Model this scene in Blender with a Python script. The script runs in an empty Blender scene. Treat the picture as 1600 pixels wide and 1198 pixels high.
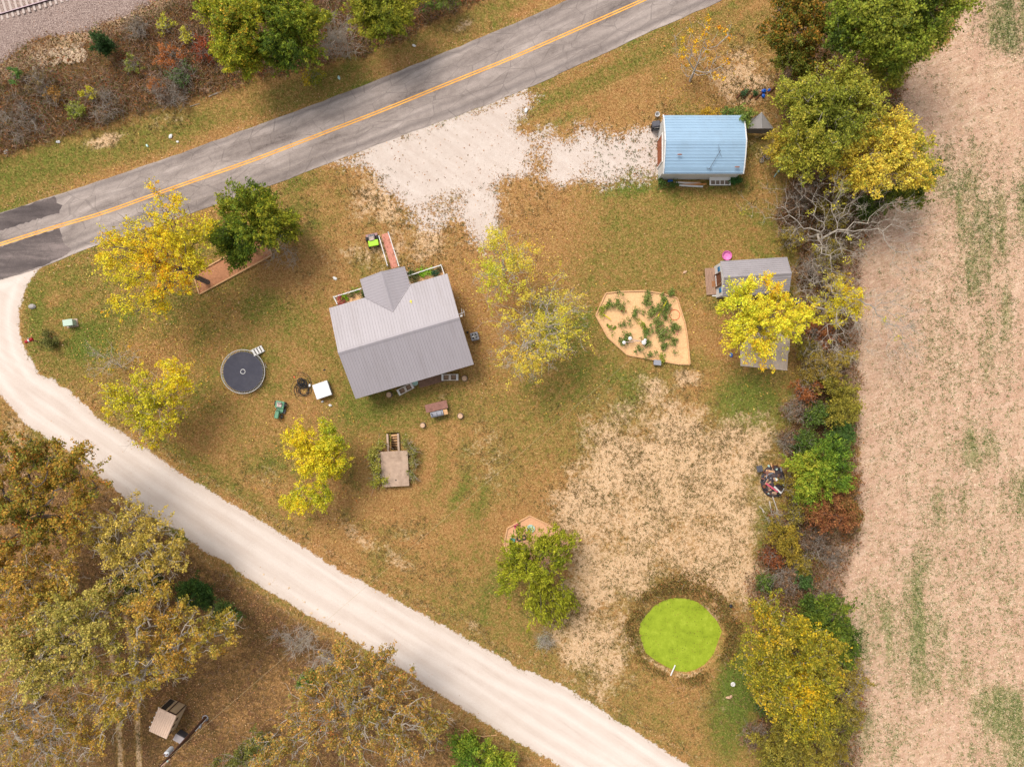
import bpy, math, random
import numpy as np
from mathutils import Vector, Matrix, Euler

# ------------------------------------------------------------------ camera, light, exposure
SC = bpy.context.scene
COL = SC.collection
H = 70.0                      # drone height in metres; 16 photo pixels = 1 m on the ground
K = 16.0
cd = bpy.data.cameras.new('camera'); cam = bpy.data.objects.new('camera', cd); COL.objects.link(cam)
cam.location = (0, 0, H); cam.rotation_euler = (0, 0, 0)
cd.sensor_width = 36.0; cd.lens = 18.0 * H / 50.0
cd.clip_start = 0.5; cd.clip_end = 5000
SC.camera = cam
SUN_EL, SUN_ROT = math.radians(56), math.radians(-38)      # light from the upper left of the frame
w = bpy.data.worlds.new('World'); SC.world = w; w.use_nodes = True
wn = w.node_tree
sky = wn.nodes.new('ShaderNodeTexSky'); sky.sky_type = 'NISHITA'; sky.sun_disc = False
sky.sun_elevation = SUN_EL; sky.sun_rotation = SUN_ROT; sky.dust_density = 3.0; sky.altitude = 200
hs = wn.nodes.new('ShaderNodeHueSaturation'); hs.inputs['Saturation'].default_value = 0.16
wn.links.new(sky.outputs[0], hs.inputs['Color'])
bgn = wn.nodes['Background']; wn.links.new(hs.outputs[0], bgn.inputs[0]); bgn.inputs[1].default_value = 0.135
sl = bpy.data.lights.new('sun', 'SUN'); sl.energy = 1.9; sl.angle = math.radians(24); sl.color = (1.0, 0.90, 0.785)
so = bpy.data.objects.new('sun', sl); COL.objects.link(so)
sd_ = Vector((math.sin(SUN_ROT) * math.cos(SUN_EL), math.cos(SUN_ROT) * math.cos(SUN_EL), math.sin(SUN_EL)))
so.rotation_euler = sd_.to_track_quat('Z', 'Y').to_euler(); so.location = sd_ * 60
SC.view_settings.view_transform = 'Standard'; SC.view_settings.look = 'None'
SC.view_settings.exposure = 0.70; SC.view_settings.gamma = 1.0
try:
    SC.cycles.max_bounces = 6; SC.cycles.diffuse_bounces = 3; SC.cycles.transparent_max_bounces = 4
except Exception: pass

# ------------------------------------------------------------------ helpers
rng = np.random.default_rng(7)
random.seed(7)
def lin(c):
    c = c / 255.0
    return c / 12.92 if c <= 0.04045 else ((c + 0.055) / 1.055) ** 2.4
GAIN = 1.25
def S(r, g, b, a=1.0):        # photo colour -> surface reflectance
    return (min(lin(r) / GAIN, .85), min(lin(g) / GAIN, .85), min(lin(b) / GAIN, .85), a)
def P(px, py, h=0.0):         # a point at height h seen at photo pixel (px, py)
    f = (H - h) / H / K
    return ((px - 800) * f, (599 - py) * f)
def P3(px, py, h=0.0):
    x, y = P(px, py, h); return Vector((x, y, h))

def nd(nt, typ, ins=None, **pr):
    n = nt.nodes.new(typ)
    for k, v in pr.items(): setattr(n, k, v)
    for k, v in (ins or {}).items():
        if hasattr(v, 'is_linked') or isinstance(v, bpy.types.NodeSocket): nt.links.new(v, n.inputs[k])
        else: n.inputs[k].default_value = v
    return n
def mth(nt, op, a, b=0.0, clamp=False):
    return nd(nt, 'ShaderNodeMath', {0: a, 1: b}, operation=op, use_clamp=clamp).outputs[0]
def mixc(nt, f, a, b, mode='MIX'):
    n = nt.nodes.new('ShaderNodeMix'); n.data_type = 'RGBA'; n.blend_type = mode
    for i, v in ((0, f), (6, a), (7, b)):
        if isinstance(v, bpy.types.NodeSocket): nt.links.new(v, n.inputs[i])
        else: n.inputs[i].default_value = v
    return n.outputs[2]
def ramp(nt, f, stops):
    n = nt.nodes.new('ShaderNodeValToRGB'); nt.links.new(f, n.inputs[0])
    e = n.color_ramp.elements
    while len(e) < len(stops): e.new(0.5)
    for q, (p, c) in zip(e, stops): q.position = p; q.color = c
    return n.outputs[0]
def noise(nt, vec, sc, det=3, ro=0.55, dist=0.0):
    n = nd(nt, 'ShaderNodeTexNoise', {'Vector': vec, 'Scale': sc, 'Detail': det, 'Roughness': ro, 'Distortion': dist})
    return n.outputs[0]
def stretch(nt, f, g=2.4):     # widen the narrow noise histogram to about 0..1
    return mth(nt, 'ADD', mth(nt, 'MULTIPLY', mth(nt, 'SUBTRACT', f, 0.5), g), 0.5, True)
def thr(nt, mask, n, k=4.0):   # noise-broken mask
    a = mth(nt, 'ADD', n, mth(nt, 'MULTIPLY', mask, 1.3))
    return mth(nt, 'MULTIPLY', mth(nt, 'SUBTRACT', a, 1.12), k, True)

def newmat(name):
    m = bpy.data.materials.new(name); m.use_nodes = True
    nt = m.node_tree; b = nt.nodes['Principled BSDF']; return m, nt, b
MATS = {}
def mat(name, col, rough=0.7, metal=0.0, var=0.12, scale=6.0, dirt=None, dirtamt=0.35, spec=0.3, bump=0.0, stre=None):
    """procedural paint / wood / stone with mottling and wear"""
    if name in MATS: return MATS[name]
    m, nt, b = newmat(name)
    tc = nd(nt, 'ShaderNodeTexCoord').outputs['Object']
    if stre:
        tc = nd(nt, 'ShaderNodeMapping', {'Vector': tc, 'Scale': stre}).outputs[0]
    n1 = noise(nt, tc, scale, 5, 0.6)
    lo = tuple(c * (1 - var) for c in col[:3]) + (1,); hi = tuple(min(1, c * (1 + var)) for c in col[:3]) + (1,)
    c = ramp(nt, n1, [(0.3, lo), (0.7, hi)])
    if dirt:
        n2 = stretch(nt, noise(nt, tc, scale * 0.35, 6, 0.7))
        f = mth(nt, 'MULTIPLY', mth(nt, 'SUBTRACT', n2, 0.5, True), dirtamt * 2, True)
        c = mixc(nt, f, c, dirt)
    nt.links.new(c, b.inputs['Base Color'])
    b.inputs['Roughness'].default_value = rough; b.inputs['Metallic'].default_value = metal
    b.inputs['Specular IOR Level'].default_value = spec
    if bump:
        bn = nd(nt, 'ShaderNodeBump', {'Height': n1, 'Strength': bump, 'Distance': 0.02})
        nt.links.new(bn.outputs[0], b.inputs['Normal'])
    MATS[name] = m; return m

def vcmat(name, transl=0.3, rough=0.6):
    """leaf material: each leaf carries its own colour"""
    if name in MATS: return MATS[name]
    m, nt, b = newmat(name)
    a = nd(nt, 'ShaderNodeAttribute', attribute_name='Col').outputs['Color']
    nt.nodes.remove(b)
    out = nt.nodes['Material Output']
    d = nd(nt, 'ShaderNodeBsdfPrincipled', {'Base Color': a, 'Roughness': rough, 'Specular IOR Level': 0.25})
    if transl > 0:
        t = nd(nt, 'ShaderNodeBsdfTranslucent', {'Color': a})
        mx = nd(nt, 'ShaderNodeMixShader', {0: transl, 1: d.outputs[0], 2: t.outputs[0]})
        nt.links.new(mx.outputs[0], out.inputs[0])
    else:
        nt.links.new(d.outputs[0], out.inputs[0])
    MATS[name] = m; return m

def npmesh(name, V, F, m, cols=None, parent=None, smooth=False):
    """fast mesh: V (n,3), F (k,3|4) index array, cols (k,3) one colour per face"""
    V = np.asarray(V, dtype=np.float32); F = np.asarray(F, dtype=np.int32)
    me = bpy.data.meshes.new(name); k, q = F.shape
    me.vertices.add(len(V)); me.vertices.foreach_set('co', V.ravel())
    me.loops.add(k * q); me.loops.foreach_set('vertex_index', F.ravel())
    me.polygons.add(k)
    me.polygons.foreach_set('loop_start', np.arange(0, k * q, q, dtype=np.int32))
    me.polygons.foreach_set('loop_total', np.full(k, q, dtype=np.int32))
    if smooth: me.polygons.foreach_set('use_smooth', np.ones(k, dtype=bool))
    me.update(calc_edges=True)
    if cols is not None:
        ca = me.color_attributes.new('Col', 'FLOAT_COLOR', 'CORNER')
        c4 = np.ones((k, q, 4), dtype=np.float32); c4[:, :, :3] = np.asarray(cols)[:, None, :]
        ca.data.foreach_set('color', c4.ravel())
    me.materials.append(m)
    o = bpy.data.objects.new(name, me); COL.objects.link(o)
    if parent is not None: o.parent = parent
    return o

class MB:
    def __init__(s): s.v = []; s.f = []
    def add(s, vs, fs):
        k = len(s.v); s.v += [tuple(v) for v in vs]; s.f += [tuple(i + k for i in f) for f in fs]; return s
    def box(s, c, d, rz=0, rx=0, ry=0, taper=1.0):
        R = Euler((rx, ry, rz)).to_matrix(); c = Vector(c); vs = []
        for z in (-1, 1):
            t = taper if z > 0 else 1.0
            for x, y in ((-1, -1), (1, -1), (1, 1), (-1, 1)):
                vs.append(c + R @ Vector((x * d[0] / 2 * t, y * d[1] / 2 * t, z * d[2] / 2)))
        return s.add(vs, [(3, 2, 1, 0), (4, 5, 6, 7), (0, 1, 5, 4), (1, 2, 6, 5), (2, 3, 7, 6), (3, 0, 4, 7)])
    def bbox(s, c, d, b=0.03, rz=0, rx=0, ry=0):      # bevelled box: chamfered all round
        R = Euler((rx, ry, rz)).to_matrix(); c = Vector(c); vs = []
        x, y, z = d[0] / 2, d[1] / 2, d[2] / 2
        rings = [(x - b, y - b, 0, -z), (x, y, b, -z + b), (x, y, b, z - b), (x - b, y - b, 0, z)]
        for X, Y, cb, Z in rings:
            cb = b * 0.9 if cb else b * 0.6
            for px, py in ((-X + cb, -Y), (X - cb, -Y), (X, -Y + cb), (X, Y - cb), (X - cb, Y), (-X + cb, Y), (-X, Y - cb), (-X, -Y + cb)):
                vs.append(c + R @ Vector((px, py, Z)))
        fs = [tuple(range(7, -1, -1)), tuple(range(24, 32))]
        for r in range(3):
            for i in range(8): fs.append((r * 8 + i, r * 8 + (i + 1) % 8, r * 8 + 8 + (i + 1) % 8, r * 8 + 8 + i))
        return s.add(vs, fs)
    def tube(s, p0, p1, r0, r1=None, n=8, cap=True):
        r1 = r0 if r1 is None else r1; p0 = Vector(p0); p1 = Vector(p1); d = (p1 - p0)
        if d.length < 1e-6: return s
        q = d.to_track_quat('Z', 'Y'); vs = []
        for p, r in ((p0, r0), (p1, r1)):
            for i in range(n):
                a = 2 * math.pi * i / n; vs.append(p + q @ Vector((r * math.cos(a), r * math.sin(a), 0)))
        fs = [(i, (i + 1) % n, n + (i + 1) % n, n + i) for i in range(n)]
        if cap: fs += [tuple(range(n - 1, -1, -1)), tuple(range(n, 2 * n))]
        return s.add(vs, fs)
    def path(s, pts, r, n=6):
        for a, b in zip(pts[:-1], pts[1:]): s.tube(a, b, r, r, n)
        return s
    def lathe(s, c, prof, n=16, sx=1.0, sy=1.0):      # prof [(r,z)...]
        k = len(prof); vs = []
        for r, z in prof:
            for i in range(n):
                a = 2 * math.pi * i / n; vs.append((c[0] + r * sx * math.cos(a), c[1] + r * sy * math.sin(a), c[2] + z))
        fs = []
        for j in range(k - 1):
            for i in range(n): fs.append((j * n + i, j * n + (i + 1) % n, (j + 1) * n + (i + 1) % n, (j + 1) * n + i))
        fs += [tuple(range(n - 1, -1, -1)), tuple(range((k - 1) * n, k * n))]
        return s.add(vs, fs)
    def torus(s, c, R, r, n=32, m=6, rx=0, ry=0, rz=0, arc=1.0):
        M_ = Euler((rx, ry, rz)).to_matrix(); vs = []; c = Vector(c)
        N = n if arc >= 1 else n + 1
        for i in range(N):
            a = 2 * math.pi * arc * i / n
            for j in range(m):
                b = 2 * math.pi * j / m
                vs.append(c + M_ @ Vector(((R + r * math.cos(b)) * math.cos(a), (R + r * math.cos(b)) * math.sin(a), r * math.sin(b))))
        fs = []
        for i in range(n):
            i2 = (i + 1) % N
            for j in range(m): fs.append((i * m + j, i2 * m + j, i2 * m + (j + 1) % m, i * m + (j + 1) % m))
        return s.add(vs, fs)
    def prism(s, poly, z0, z1):
        n = len(poly); ar = sum(poly[i][0] * poly[(i + 1) % n][1] - poly[(i + 1) % n][0] * poly[i][1] for i in range(n))
        if ar < 0: poly = poly[::-1]
        vs = [(x, y, z0) for x, y in poly] + [(x, y, z1) for x, y in poly]
        fs = [tuple(range(n - 1, -1, -1)), tuple(range(n, 2 * n))] + [(i, (i + 1) % n, n + (i + 1) % n, n + i) for i in range(n)]
        return s.add(vs, fs)
    def build(s, name, m, parent=None, smooth=False, loc=None, rz=0):
        me = bpy.data.meshes.new(name); me.from_pydata(s.v, [], s.f); me.update()
        if smooth:
            for p in me.polygons: p.use_smooth = True
        me.materials.append(m)
        o = bpy.data.objects.new(name, me); COL.objects.link(o)
        if parent is not None: o.parent = parent
        if loc is not None: o.location = loc; o.rotation_euler = (0, 0, rz)
        return o

def tag(o, label=None, cat=None, group=None, kind=None):
    if label: o['label'] = label
    if cat: o['category'] = cat
    if group: o['group'] = group
    if kind: o['kind'] = kind
    return o
def thing(name, px, py, rz=0, label=None, cat=None, group=None, z=0.0):
    o = bpy.data.objects.new(name, None); COL.objects.link(o); o.empty_display_size = 0.3
    x, y = P(px, py, z); o.location = (x, y, z); o.rotation_euler = (0, 0, math.radians(rz))
    return tag(o, label, cat, group)
def copy_thing(src, px, py, rz, label, group=None, z=0.0, scale=1.0):
    r = src.copy(); COL.objects.link(r); x, y = P(px, py, z)
    r.location = (x, y, z); r.rotation_euler = (0, 0, math.radians(rz)); r.scale = (scale,) * 3
    r['label'] = label
    if group: r['group'] = group
    for ch in list(src.children):
        c = ch.copy(); COL.objects.link(c); c.parent = r
        for g in list(ch.children):
            d = g.copy(); COL.objects.link(d); d.parent = c
    return r

# ------------------------------------------------------------------ ground masks (all in photo-pixel coordinates of the ground plane)
def axis(a, b, st, far):
    core = list(np.arange(a, b + st, st)); lo = []; v = a; d = st
    while v > -far: d *= 1.45; v -= d; lo.append(v)
    hi = []; v = core[-1]; d = st
    while v < far: d *= 1.45; v += d; hi.append(v)
    return np.array(lo[::-1] + core + hi)
gx = axis(-53.0, 53.0, 0.2, 1500); gy = axis(-40.5, 40.5, 0.2, 1500)
GX, GY = np.meshgrid(gx, gy)
U = GX * K + 800; V_ = 599 - GY * K

def vnoise(scale, seed, oct=3, rough=0.5):
    """value noise over the grid; scale in photo pixels"""
    r = np.random.default_rng(seed); out = np.zeros_like(U); amp = 1; tot = 0
    T = r.random((256, 256))
    for o in range(oct):
        u = U / scale + 37.1 * o; v = V_ / scale + 11.7 * o
        iu = np.floor(u).astype(int); iv = np.floor(v).astype(int); fu = u - iu; fv = v - iv
        fu = fu * fu * (3 - 2 * fu); fv = fv * fv * (3 - 2 * fv)
        a = T[iu % 256, iv % 256]; b = T[(iu + 1) % 256, iv % 256]; c = T[iu % 256, (iv + 1) % 256]; d = T[(iu + 1) % 256, (iv + 1) % 256]
        out += amp * ((a * (1 - fu) + b * fu) * (1 - fv) + (c * (1 - fu) + d * fu) * fv); tot += amp; amp *= rough; scale /= 2.1
    return out / tot
def sstep(x, a, b):
    t = np.clip((x - a) / (b - a), 0, 1); return t * t * (3 - 2 * t)
def sdf(poly, u=None, v=None):
    u = U if u is None else u; v = V_ if v is None else v
    d2 = np.full(u.shape, 1e12); ins = np.zeros(u.shape, bool); n = len(poly)
    for i in range(n):
        x0, y0 = poly[i]; x1, y1 = poly[(i + 1) % n]; ex, ey = x1 - x0, y1 - y0
        t = np.clip(((u - x0) * ex + (v - y0) * ey) / (ex * ex + ey * ey + 1e-9), 0, 1)
        d2 = np.minimum(d2, (u - x0 - t * ex) ** 2 + (v - y0 - t * ey) ** 2)
        c = ((y0 > v) != (y1 > v)) & (u < (x1 - x0) * (v - y0) / (y1 - y0 + 1e-9) + x0); ins ^= c
    return np.where(ins, 1, -1) * np.sqrt(d2)
def ldist(line):
    d2 = np.full(U.shape, 1e12)
    for (x0, y0), (x1, y1) in zip(line[:-1], line[1:]):
        ex, ey = x1 - x0, y1 - y0; t = np.clip(((U - x0) * ex + (V_ - y0) * ey) / (ex * ex + ey * ey), 0, 1)
        d2 = np.minimum(d2, (U - x0 - t * ex) ** 2 + (V_ - y0 - t * ey) ** 2)
    return np.sqrt(d2)
def blob(x, y, rx, ry=None, rot=0, soft=0.5):
    ry = ry or rx; a = math.radians(rot); dx = U - x; dy = V_ - y
    p = dx * math.cos(a) - dy * math.sin(a); q = dx * math.sin(a) + dy * math.cos(a)
    d = np.sqrt((p / rx) ** 2 + (q / ry) ** 2)
    return 1 - sstep(d, 1 - soft, 1 + soft)
N5 = vnoise(34, 9, 4, 0.6); N1 = vnoise(60, 1, 4, 0.6); N2 = vnoise(22, 2, 4, 0.6); N3 = vnoise(140, 3, 3); N4 = vnoise(10, 4, 3, 0.6)
jag = (N2 - 0.5) * 14 + (N4 - 0.5) * 8

ROAD_UP = [(-900, 600), (-400, 460), (0, 332), (105, 300), (225, 260), (400, 197), (500, 160), (600, 121), (700, 80), (800, 39), (875, 6), (1000, -52), (1300, -210), (2300, -780)]
ROAD_LO = [(2300, -640), (1400, -145), (1140, -4), (1100, 13), (1025, 46), (895, 107), (800, 149), (700, 187), (625, 213), (525, 252), (425, 289), (335, 322), (207, 364), (155, 382), (112, 398), (62, 419), (0, 438), (-400, 570), (-900, 730)]
ROAD = ROAD_UP + ROAD_LO
GRAV_R = [(70, 408), (54, 428), (40, 450), (31, 480), (30, 512), (38, 545), (60, 582), (107, 608), (150, 648), (225, 698), (300, 750), (400, 808), (475, 855), (540, 895), (625, 940), (700, 980), (800, 1037), (887, 1074), (975, 1130), (1075, 1195), (1500, 1450)]
GRAV_L = [(1300, 1450), (870, 1195), (800, 1156), (725, 1107), (650, 1060), (550, 999), (475, 958), (400, 910), (375, 893), (312, 855), (275, 826), (225, 800), (162, 748), (100, 700), (37, 660), (0, 618), (-40, 560), (-300, 480), (-300, 400), (0, 430)]
GRAV = GRAV_R + GRAV_L
DRIVE = [(515, 250), (625, 208), (700, 182), (800, 145), (832, 150), (815, 180), (812, 200), (870, 207), (905, 208), (965, 207), (1000, 197), (1034, 200), (1034, 281), (930, 284), (880, 290), (850, 283), (835, 268), (790, 275), (768, 290), (770, 340), (772, 362), (752, 385), (735, 372), (722, 345), (680, 356), (640, 345), (612, 305), (585, 268), (560, 258)]
FIELD = [(1560, -900), (1520, -30), (1480, 60), (1425, 110), (1400, 200), (1385, 300), (1350, 360), (1330, 400), (1328, 560), (1335, 680), (1335, 760), (1345, 830), (1305, 850), (1295, 960), (1335, 1060), (1335, 1200), (1300, 2200), (9000, 9000), (90000, 90000), (90000, -90000), (9000, -900)]
BALL = [(-900, 360), (0, 98), (60, 62), (130, 50), (200, 25), (260, -10), (700, -160), (2300, -700), (2300, -1050), (700, -520), (-900, -20)]
YARD_BARE = [(930, 690), (985, 650), (1040, 625), (1100, 655), (1160, 660), (1200, 685), (1205, 715), (1180, 760), (1180, 850), (1165, 915), (1120, 935), (1060, 905), (1005, 935), (985, 1000), (975, 1050), (935, 1060), (905, 1020), (890, 940), (900, 880), (870, 820), (870, 770), (905, 720)]
POND = [(1000 + a / 5.706, 900 + b / 5.706) for a, b in [(300, 205), (370, 207), (440, 215), (505, 235), (560, 270), (605, 308), (640, 350), (680, 390), (705, 430), (735, 500), (712, 560), (690, 620), (660, 700), (620, 750), (580, 795), (500, 840), (420, 862), (330, 850), (240, 812), (150, 760), (60, 690), (25, 600), (2, 500), (12, 430), (60, 360), (100, 320), (130, 278), (210, 232)]]
GARDEN = [(946.3, 458.2), (968.8, 455.6), (1007.6, 454.4), (1034, 458.8), (1057.7, 465.7), (1070, 505), (1074, 530), (1077.7, 569), (1061.5, 569), (1036.4, 564.6), (1017.6, 561.4), (980, 554.5), (949.4, 527), (930.6, 492.6)]
SANDB = [(303, 429), (312, 460), (425, 399), (417, 366)]
PLAYB = [(827.6, 805), (857, 819), (890, 845), (884, 885), (800, 885), (787.5, 849), (792.6, 824.6)]

m_grav = sstep(sdf(GRAV) + jag * 0.55, -7, 7)
m_drive = sstep(sdf(DRIVE) + jag * 1.6 + (N1 - .5) * 26, -46, 30) * (1 - sstep(U, 775, 850) * (.04 + .9 * (N5 - .45))) * (1 - .4 * blob(840, 243, 24, 20, 0, .7)) * (1 - .35 * blob(690, 320, 50, 20, 20, .7))
m_field = sstep(sdf(FIELD) + jag * 2.2 + (N1 - .5) * 30, -16, 10)
m_ball = sstep(sdf(BALL) + jag, -8, 6)
d_road = sdf(ROAD)
d_grav = sdf(GRAV)
d_pond = sdf(POND)
m_bare = sstep(sdf(YARD_BARE) + (N1 - 0.5) * 90 + jag * 1.5, -95, 45) * (0.84 + (N2 - .5) * .5 + (N1 - .5) * .7)
# smaller worn patches: (x, y, rx, ry, rot, amount)
for x, y, rx, ry, ro, am in [(600, 300, 55, 55, 0, .7), (650, 380, 90, 28, 15, .7), (790, 310, 55, 50, 0, .5), (590, 855, 85, 12, -32, .6), (545, 822, 60, 9, -32, .5), (690, 900, 50, 16, -30, .35), (900, 655, 40, 20, 0, .3), (450, 350, 40, 20, 20, .35), (490, 440, 40, 16, 30, .35), (640, 830, 30, 20, 0, .45),
                           (765, 715, 40, 55, 20, .5), (560, 395, 38, 14, 10, .6), (520, 410, 50, 20, 0, .4), (1160, 118, 38, 34, 0, .95), (1140, 100, 26, 22, 0, .8), (10, 745, 40, 30, 0, .5),
                           (165, 220, 30, 9, 15, .8), (260, 190, 30, 9, 15, .6), (720, 40, 26, 8, 25, .6), (1075, 590, 22, 14, 0, .7), (905, 940, 40, 60, 0, .5), (930, 1010, 60, 50, 0, .5),
                           (735, 975, 26, 7, -30, .6), (1175, 300, 22, 12, 0, .4), (1200, 190, 30, 14, 0, .7), (510, 750, 24, 18, 0, .4), (22, 690, 26, 70, 0, .6), (1190, 235, 30, 25, 0, .5),
                           (415, 745, 30, 18, 0, .5), (1040, 165, 22, 12, 0, .4), (695, 620, 10, 8, 0, .6), (760, 610, 14, 30, 20, .3), (1260, 600, 8, 40, 0, .4), (1165, 440, 30, 20, 0, 0.0),
                           (1310, 880, 20, 50, 0, .8), (1080, 1160, 60, 26, -30, .35), (1110, 1100, 50, 22, 0, .4), (470, 330, 60, 30, 0, .15), (1130, 445, 40, 20, 0, .5), (1220, 560, 30, 40, 0, .3)]:
    m_bare = np.maximum(m_bare, blob(x, y, rx * 1.25, ry * 1.5, ro, 0.75) * am * np.clip(.25 + 1.35 * N2 + .5 * (N4 - .5), 0, 1.1))
# shoulder strips of thin gravel beside the gravel road and below the railway
m_bare = np.maximum(m_bare, (1 - sstep(np.abs(d_grav + 14), 2, 14)) * 0.45 * sstep(V_, 560, 700))
m_bare = np.maximum(m_bare, (1 - sstep(ldist([(-20, 130), (60, 80), (180, 40), (300, -20)]), 4, 26)) * 0.9)
m_green = 0.36 + (N3 - 0.5) * 0.9 + (N1 - 0.5) * 0.8 + (N5 - 0.5) * 0.5
mow = np.sin(np.hypot(U - 980, (V_ - 900)) / 7.5 + N1 * 6) * sstep(U, 880, 950) * (1 - sstep(V_, 440, 600)) * sstep(V_, 270, 300)
mow2 = np.sin(np.hypot(U - 620, V_ - 715) / 6.5 + N1 * 5) * (1 - sstep(np.hypot(U - 640, V_ - 715), 110, 200)) * sstep(V_, 640, 680)
mow3 = np.sin((U * .42 + V_) / 6.0 + N1 * 5) * (d_road < 0) * (d_road > -90)
inn = (np.abs(GX) < 60) & (np.abs(GY) < 50)
m_green = m_green + (.14 * mow + .16 * mow2 + .12 * mow3) * inn
for x, y, rx, ry, ro, am in [(60, 262, 170, 26, 18, .72), (250, 212, 150, 24, 20, .62), (480, 150, 110, 12, 20, .55), (760, 20, 80, 16, 24, .55), (930, 125, 150, 14, 26, .6), (1050, 60, 110, 14, 28, .5),
                             (560, 640, 60, 26, 8, .75), (640, 640, 110, 34, 10, .6), (510, 560, 35, 60, 0, .35), (740, 590, 40, 30, 0, .4), (1170, 630, 60, 55, 0, .85), (1225, 640, 30, 60, 0, .6), (1180, 340, 80, 30, 0, .45),
                             (1150, 1080, 34, 70, 0, 1.0), (1140, 1130, 38, 50, 0, .8), (1060, 560, 80, 18, -10, .5), (1190, 400, 60, 30, 0, .3), (850, 980, 40, 80, 0, .35), (1000, 1090, 80, 30, -20, .35),
                             (110, 430, 70, 24, 12, .6), (55, 500, 18, 75, 0, .75), (80, 560, 24, 60, 35, .6), (330, 740, 140, 13, -33, .6), (180, 600, 80, 12, -35, .4), (420, 560, 60, 50, 0, .25), (1180, 770, 18, 80, 0, .6), (1195, 830, 20, 60, 0, .7),
                             (1060, 700, 60, 40, 0, .15), (1010, 370, 150, 80, 0, .52), (960, 430, 60, 60, 0, .45), (860, 690, 120, 70, 20, .45), (800, 640, 70, 30, 0, .5), (960, 590, 60, 40, 0, .3), (760, 250, 60, 30, 0, .0), (500, 320, 50, 40, 0, .3), (1140, 290, 60, 14, 0, .6), (1250, 570, 26, 30, 0, .2),
                             (230, 1130, 60, 70, 0, .45), (740, 1170, 60, 30, 0, .4), (780, 1120, 60, 20, -30, .25), (20, 1000, 80, 60, 0, .2)]:
    m_green = np.maximum(m_green, blob(x, y, rx, ry, ro, 0.6) * am + m_green * (1 - blob(x, y, rx, ry, ro, 0.6)))
for x, y, rx, ry, ro, am in [(820, 340, 90, 90, 0, .9), (760, 480, 60, 90, 0, .9), (470, 640, 50, 30, 0, .6), (980, 200, 60, 40, 0, .5), (1140, 130, 80, 50, 0, .8), (870, 790, 60, 60, 0, .7), (380, 680, 60, 40, 0, .4), (600, 790, 50, 30, 0, .6)]:
    m_green = m_green * (1 - blob(x, y, rx, ry, ro, 0.7) * am)
m_leaf = 0.05 + (N3 - 0.5) * 0.08
for x, y, rx, ry, ro, am in [(760, 440, 110, 120, 0, .75), (830, 330, 90, 80, 0, .5), (740, 600, 40, 40, 0, .4), (330, 480, 120, 60, 0, .35), (200, 520, 150, 90, 0, .3), (1160, 150, 70, 60, 0, .5), (830, 500, 90, 90, 0, .5), (1090, 160, 60, 40, 0, .3),
                             (400, 960, 80, 60, 0, .7), (330, 1080, 120, 120, 0, .5), (150, 850, 160, 160, 0, .6), (520, 940, 60, 40, 0, .5), (600, 1080, 160, 100, 0, .6), (130, 1060, 200, 200, 0, .4), (260, 580, 90, 80, 0, .35), (500, 780, 60, 40, 0, .3)]:
    m_leaf = np.maximum(m_leaf, blob(x, y, rx, ry, ro, 0.7) * am)
m_leaf = np.maximum(m_leaf, (1 - sstep(np.abs(d_grav + 9), 3, 12)) * 0.75)
m_leaf = np.maximum(m_leaf, (1 - sstep(np.abs(d_road + 8), 3, 12)) * 0.8)
m_leaf *= 1 - sstep(-d_pond, 30, 0) * 0.0
# brown scrub / wood floor
SCRUB = [(-900, 500), (-20, 255), (110, 215), (200, 185), (330, 145), (400, 125), (520, 100), (640, 60), (720, 20), (770, -10), (1400, -300), (1400, -900), (-900, -300)]
HEDGE = [(1185, -60), (1240, 60), (1215, 200), (1240, 280), (1200, 340), (1250, 400), (1240, 520), (1270, 600), (1230, 680), (1225, 800), (1190, 850), (1160, 920), (1190, 1000), (1190, 1198), (1330, 1300), (1350, 1050), (1300, 960), (1345, 830), (1340, 560), (1340, 400), (1400, 290), (1410, 110), (1530, -60)]
WOOD = [(-600, 640), (0, 690), (120, 720), (210, 800), (300, 860), (400, 920), (540, 1010), (700, 1110), (850, 1210), (1200, 1500), (-600, 2500)]
m_brush = np.maximum(sstep(sdf(SCRUB) + jag * 1.6, -12, 14), sstep(sdf(HEDGE) + jag * 1.6, -12, 12) * 0.95)
m_wood = sstep(sdf(WOOD) + jag * 1.2, -12, 14)
m_brush = np.maximum(m_brush, m_wood * (0.72 + .6 * (N1 - .45)))
angp = np.arctan2(-(V_ - 993), U - 1063); ringw = 0.55 + 0.45 * np.cos(angp - 1.0); ringp = np.exp(-((d_pond + 12 + 8 * ringw) / (5 + 8.0 * ringw + (N2 - .5) * 14)) ** 2) * (.3 + .6 * ringw) * np.clip((N5 - .36) * 4.5, 0, 1.3); m_brush = np.maximum(m_brush, ringp * 0.8)
m_brush *= (1 - m_ball)
# tyre tracks in the wood
trk = np.minimum(ldist([(166, 960), (176, 1030), (184, 1090), (191, 1250)]), ldist([(196, 960), (206, 1030), (214, 1090), (219, 1250)]))
m_bare = np.maximum(m_bare, (1 - sstep(trk, 2, 7)) * 0.85); m_brush *= 1 - (1 - sstep(trk, 2, 7)) * 0.8
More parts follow.
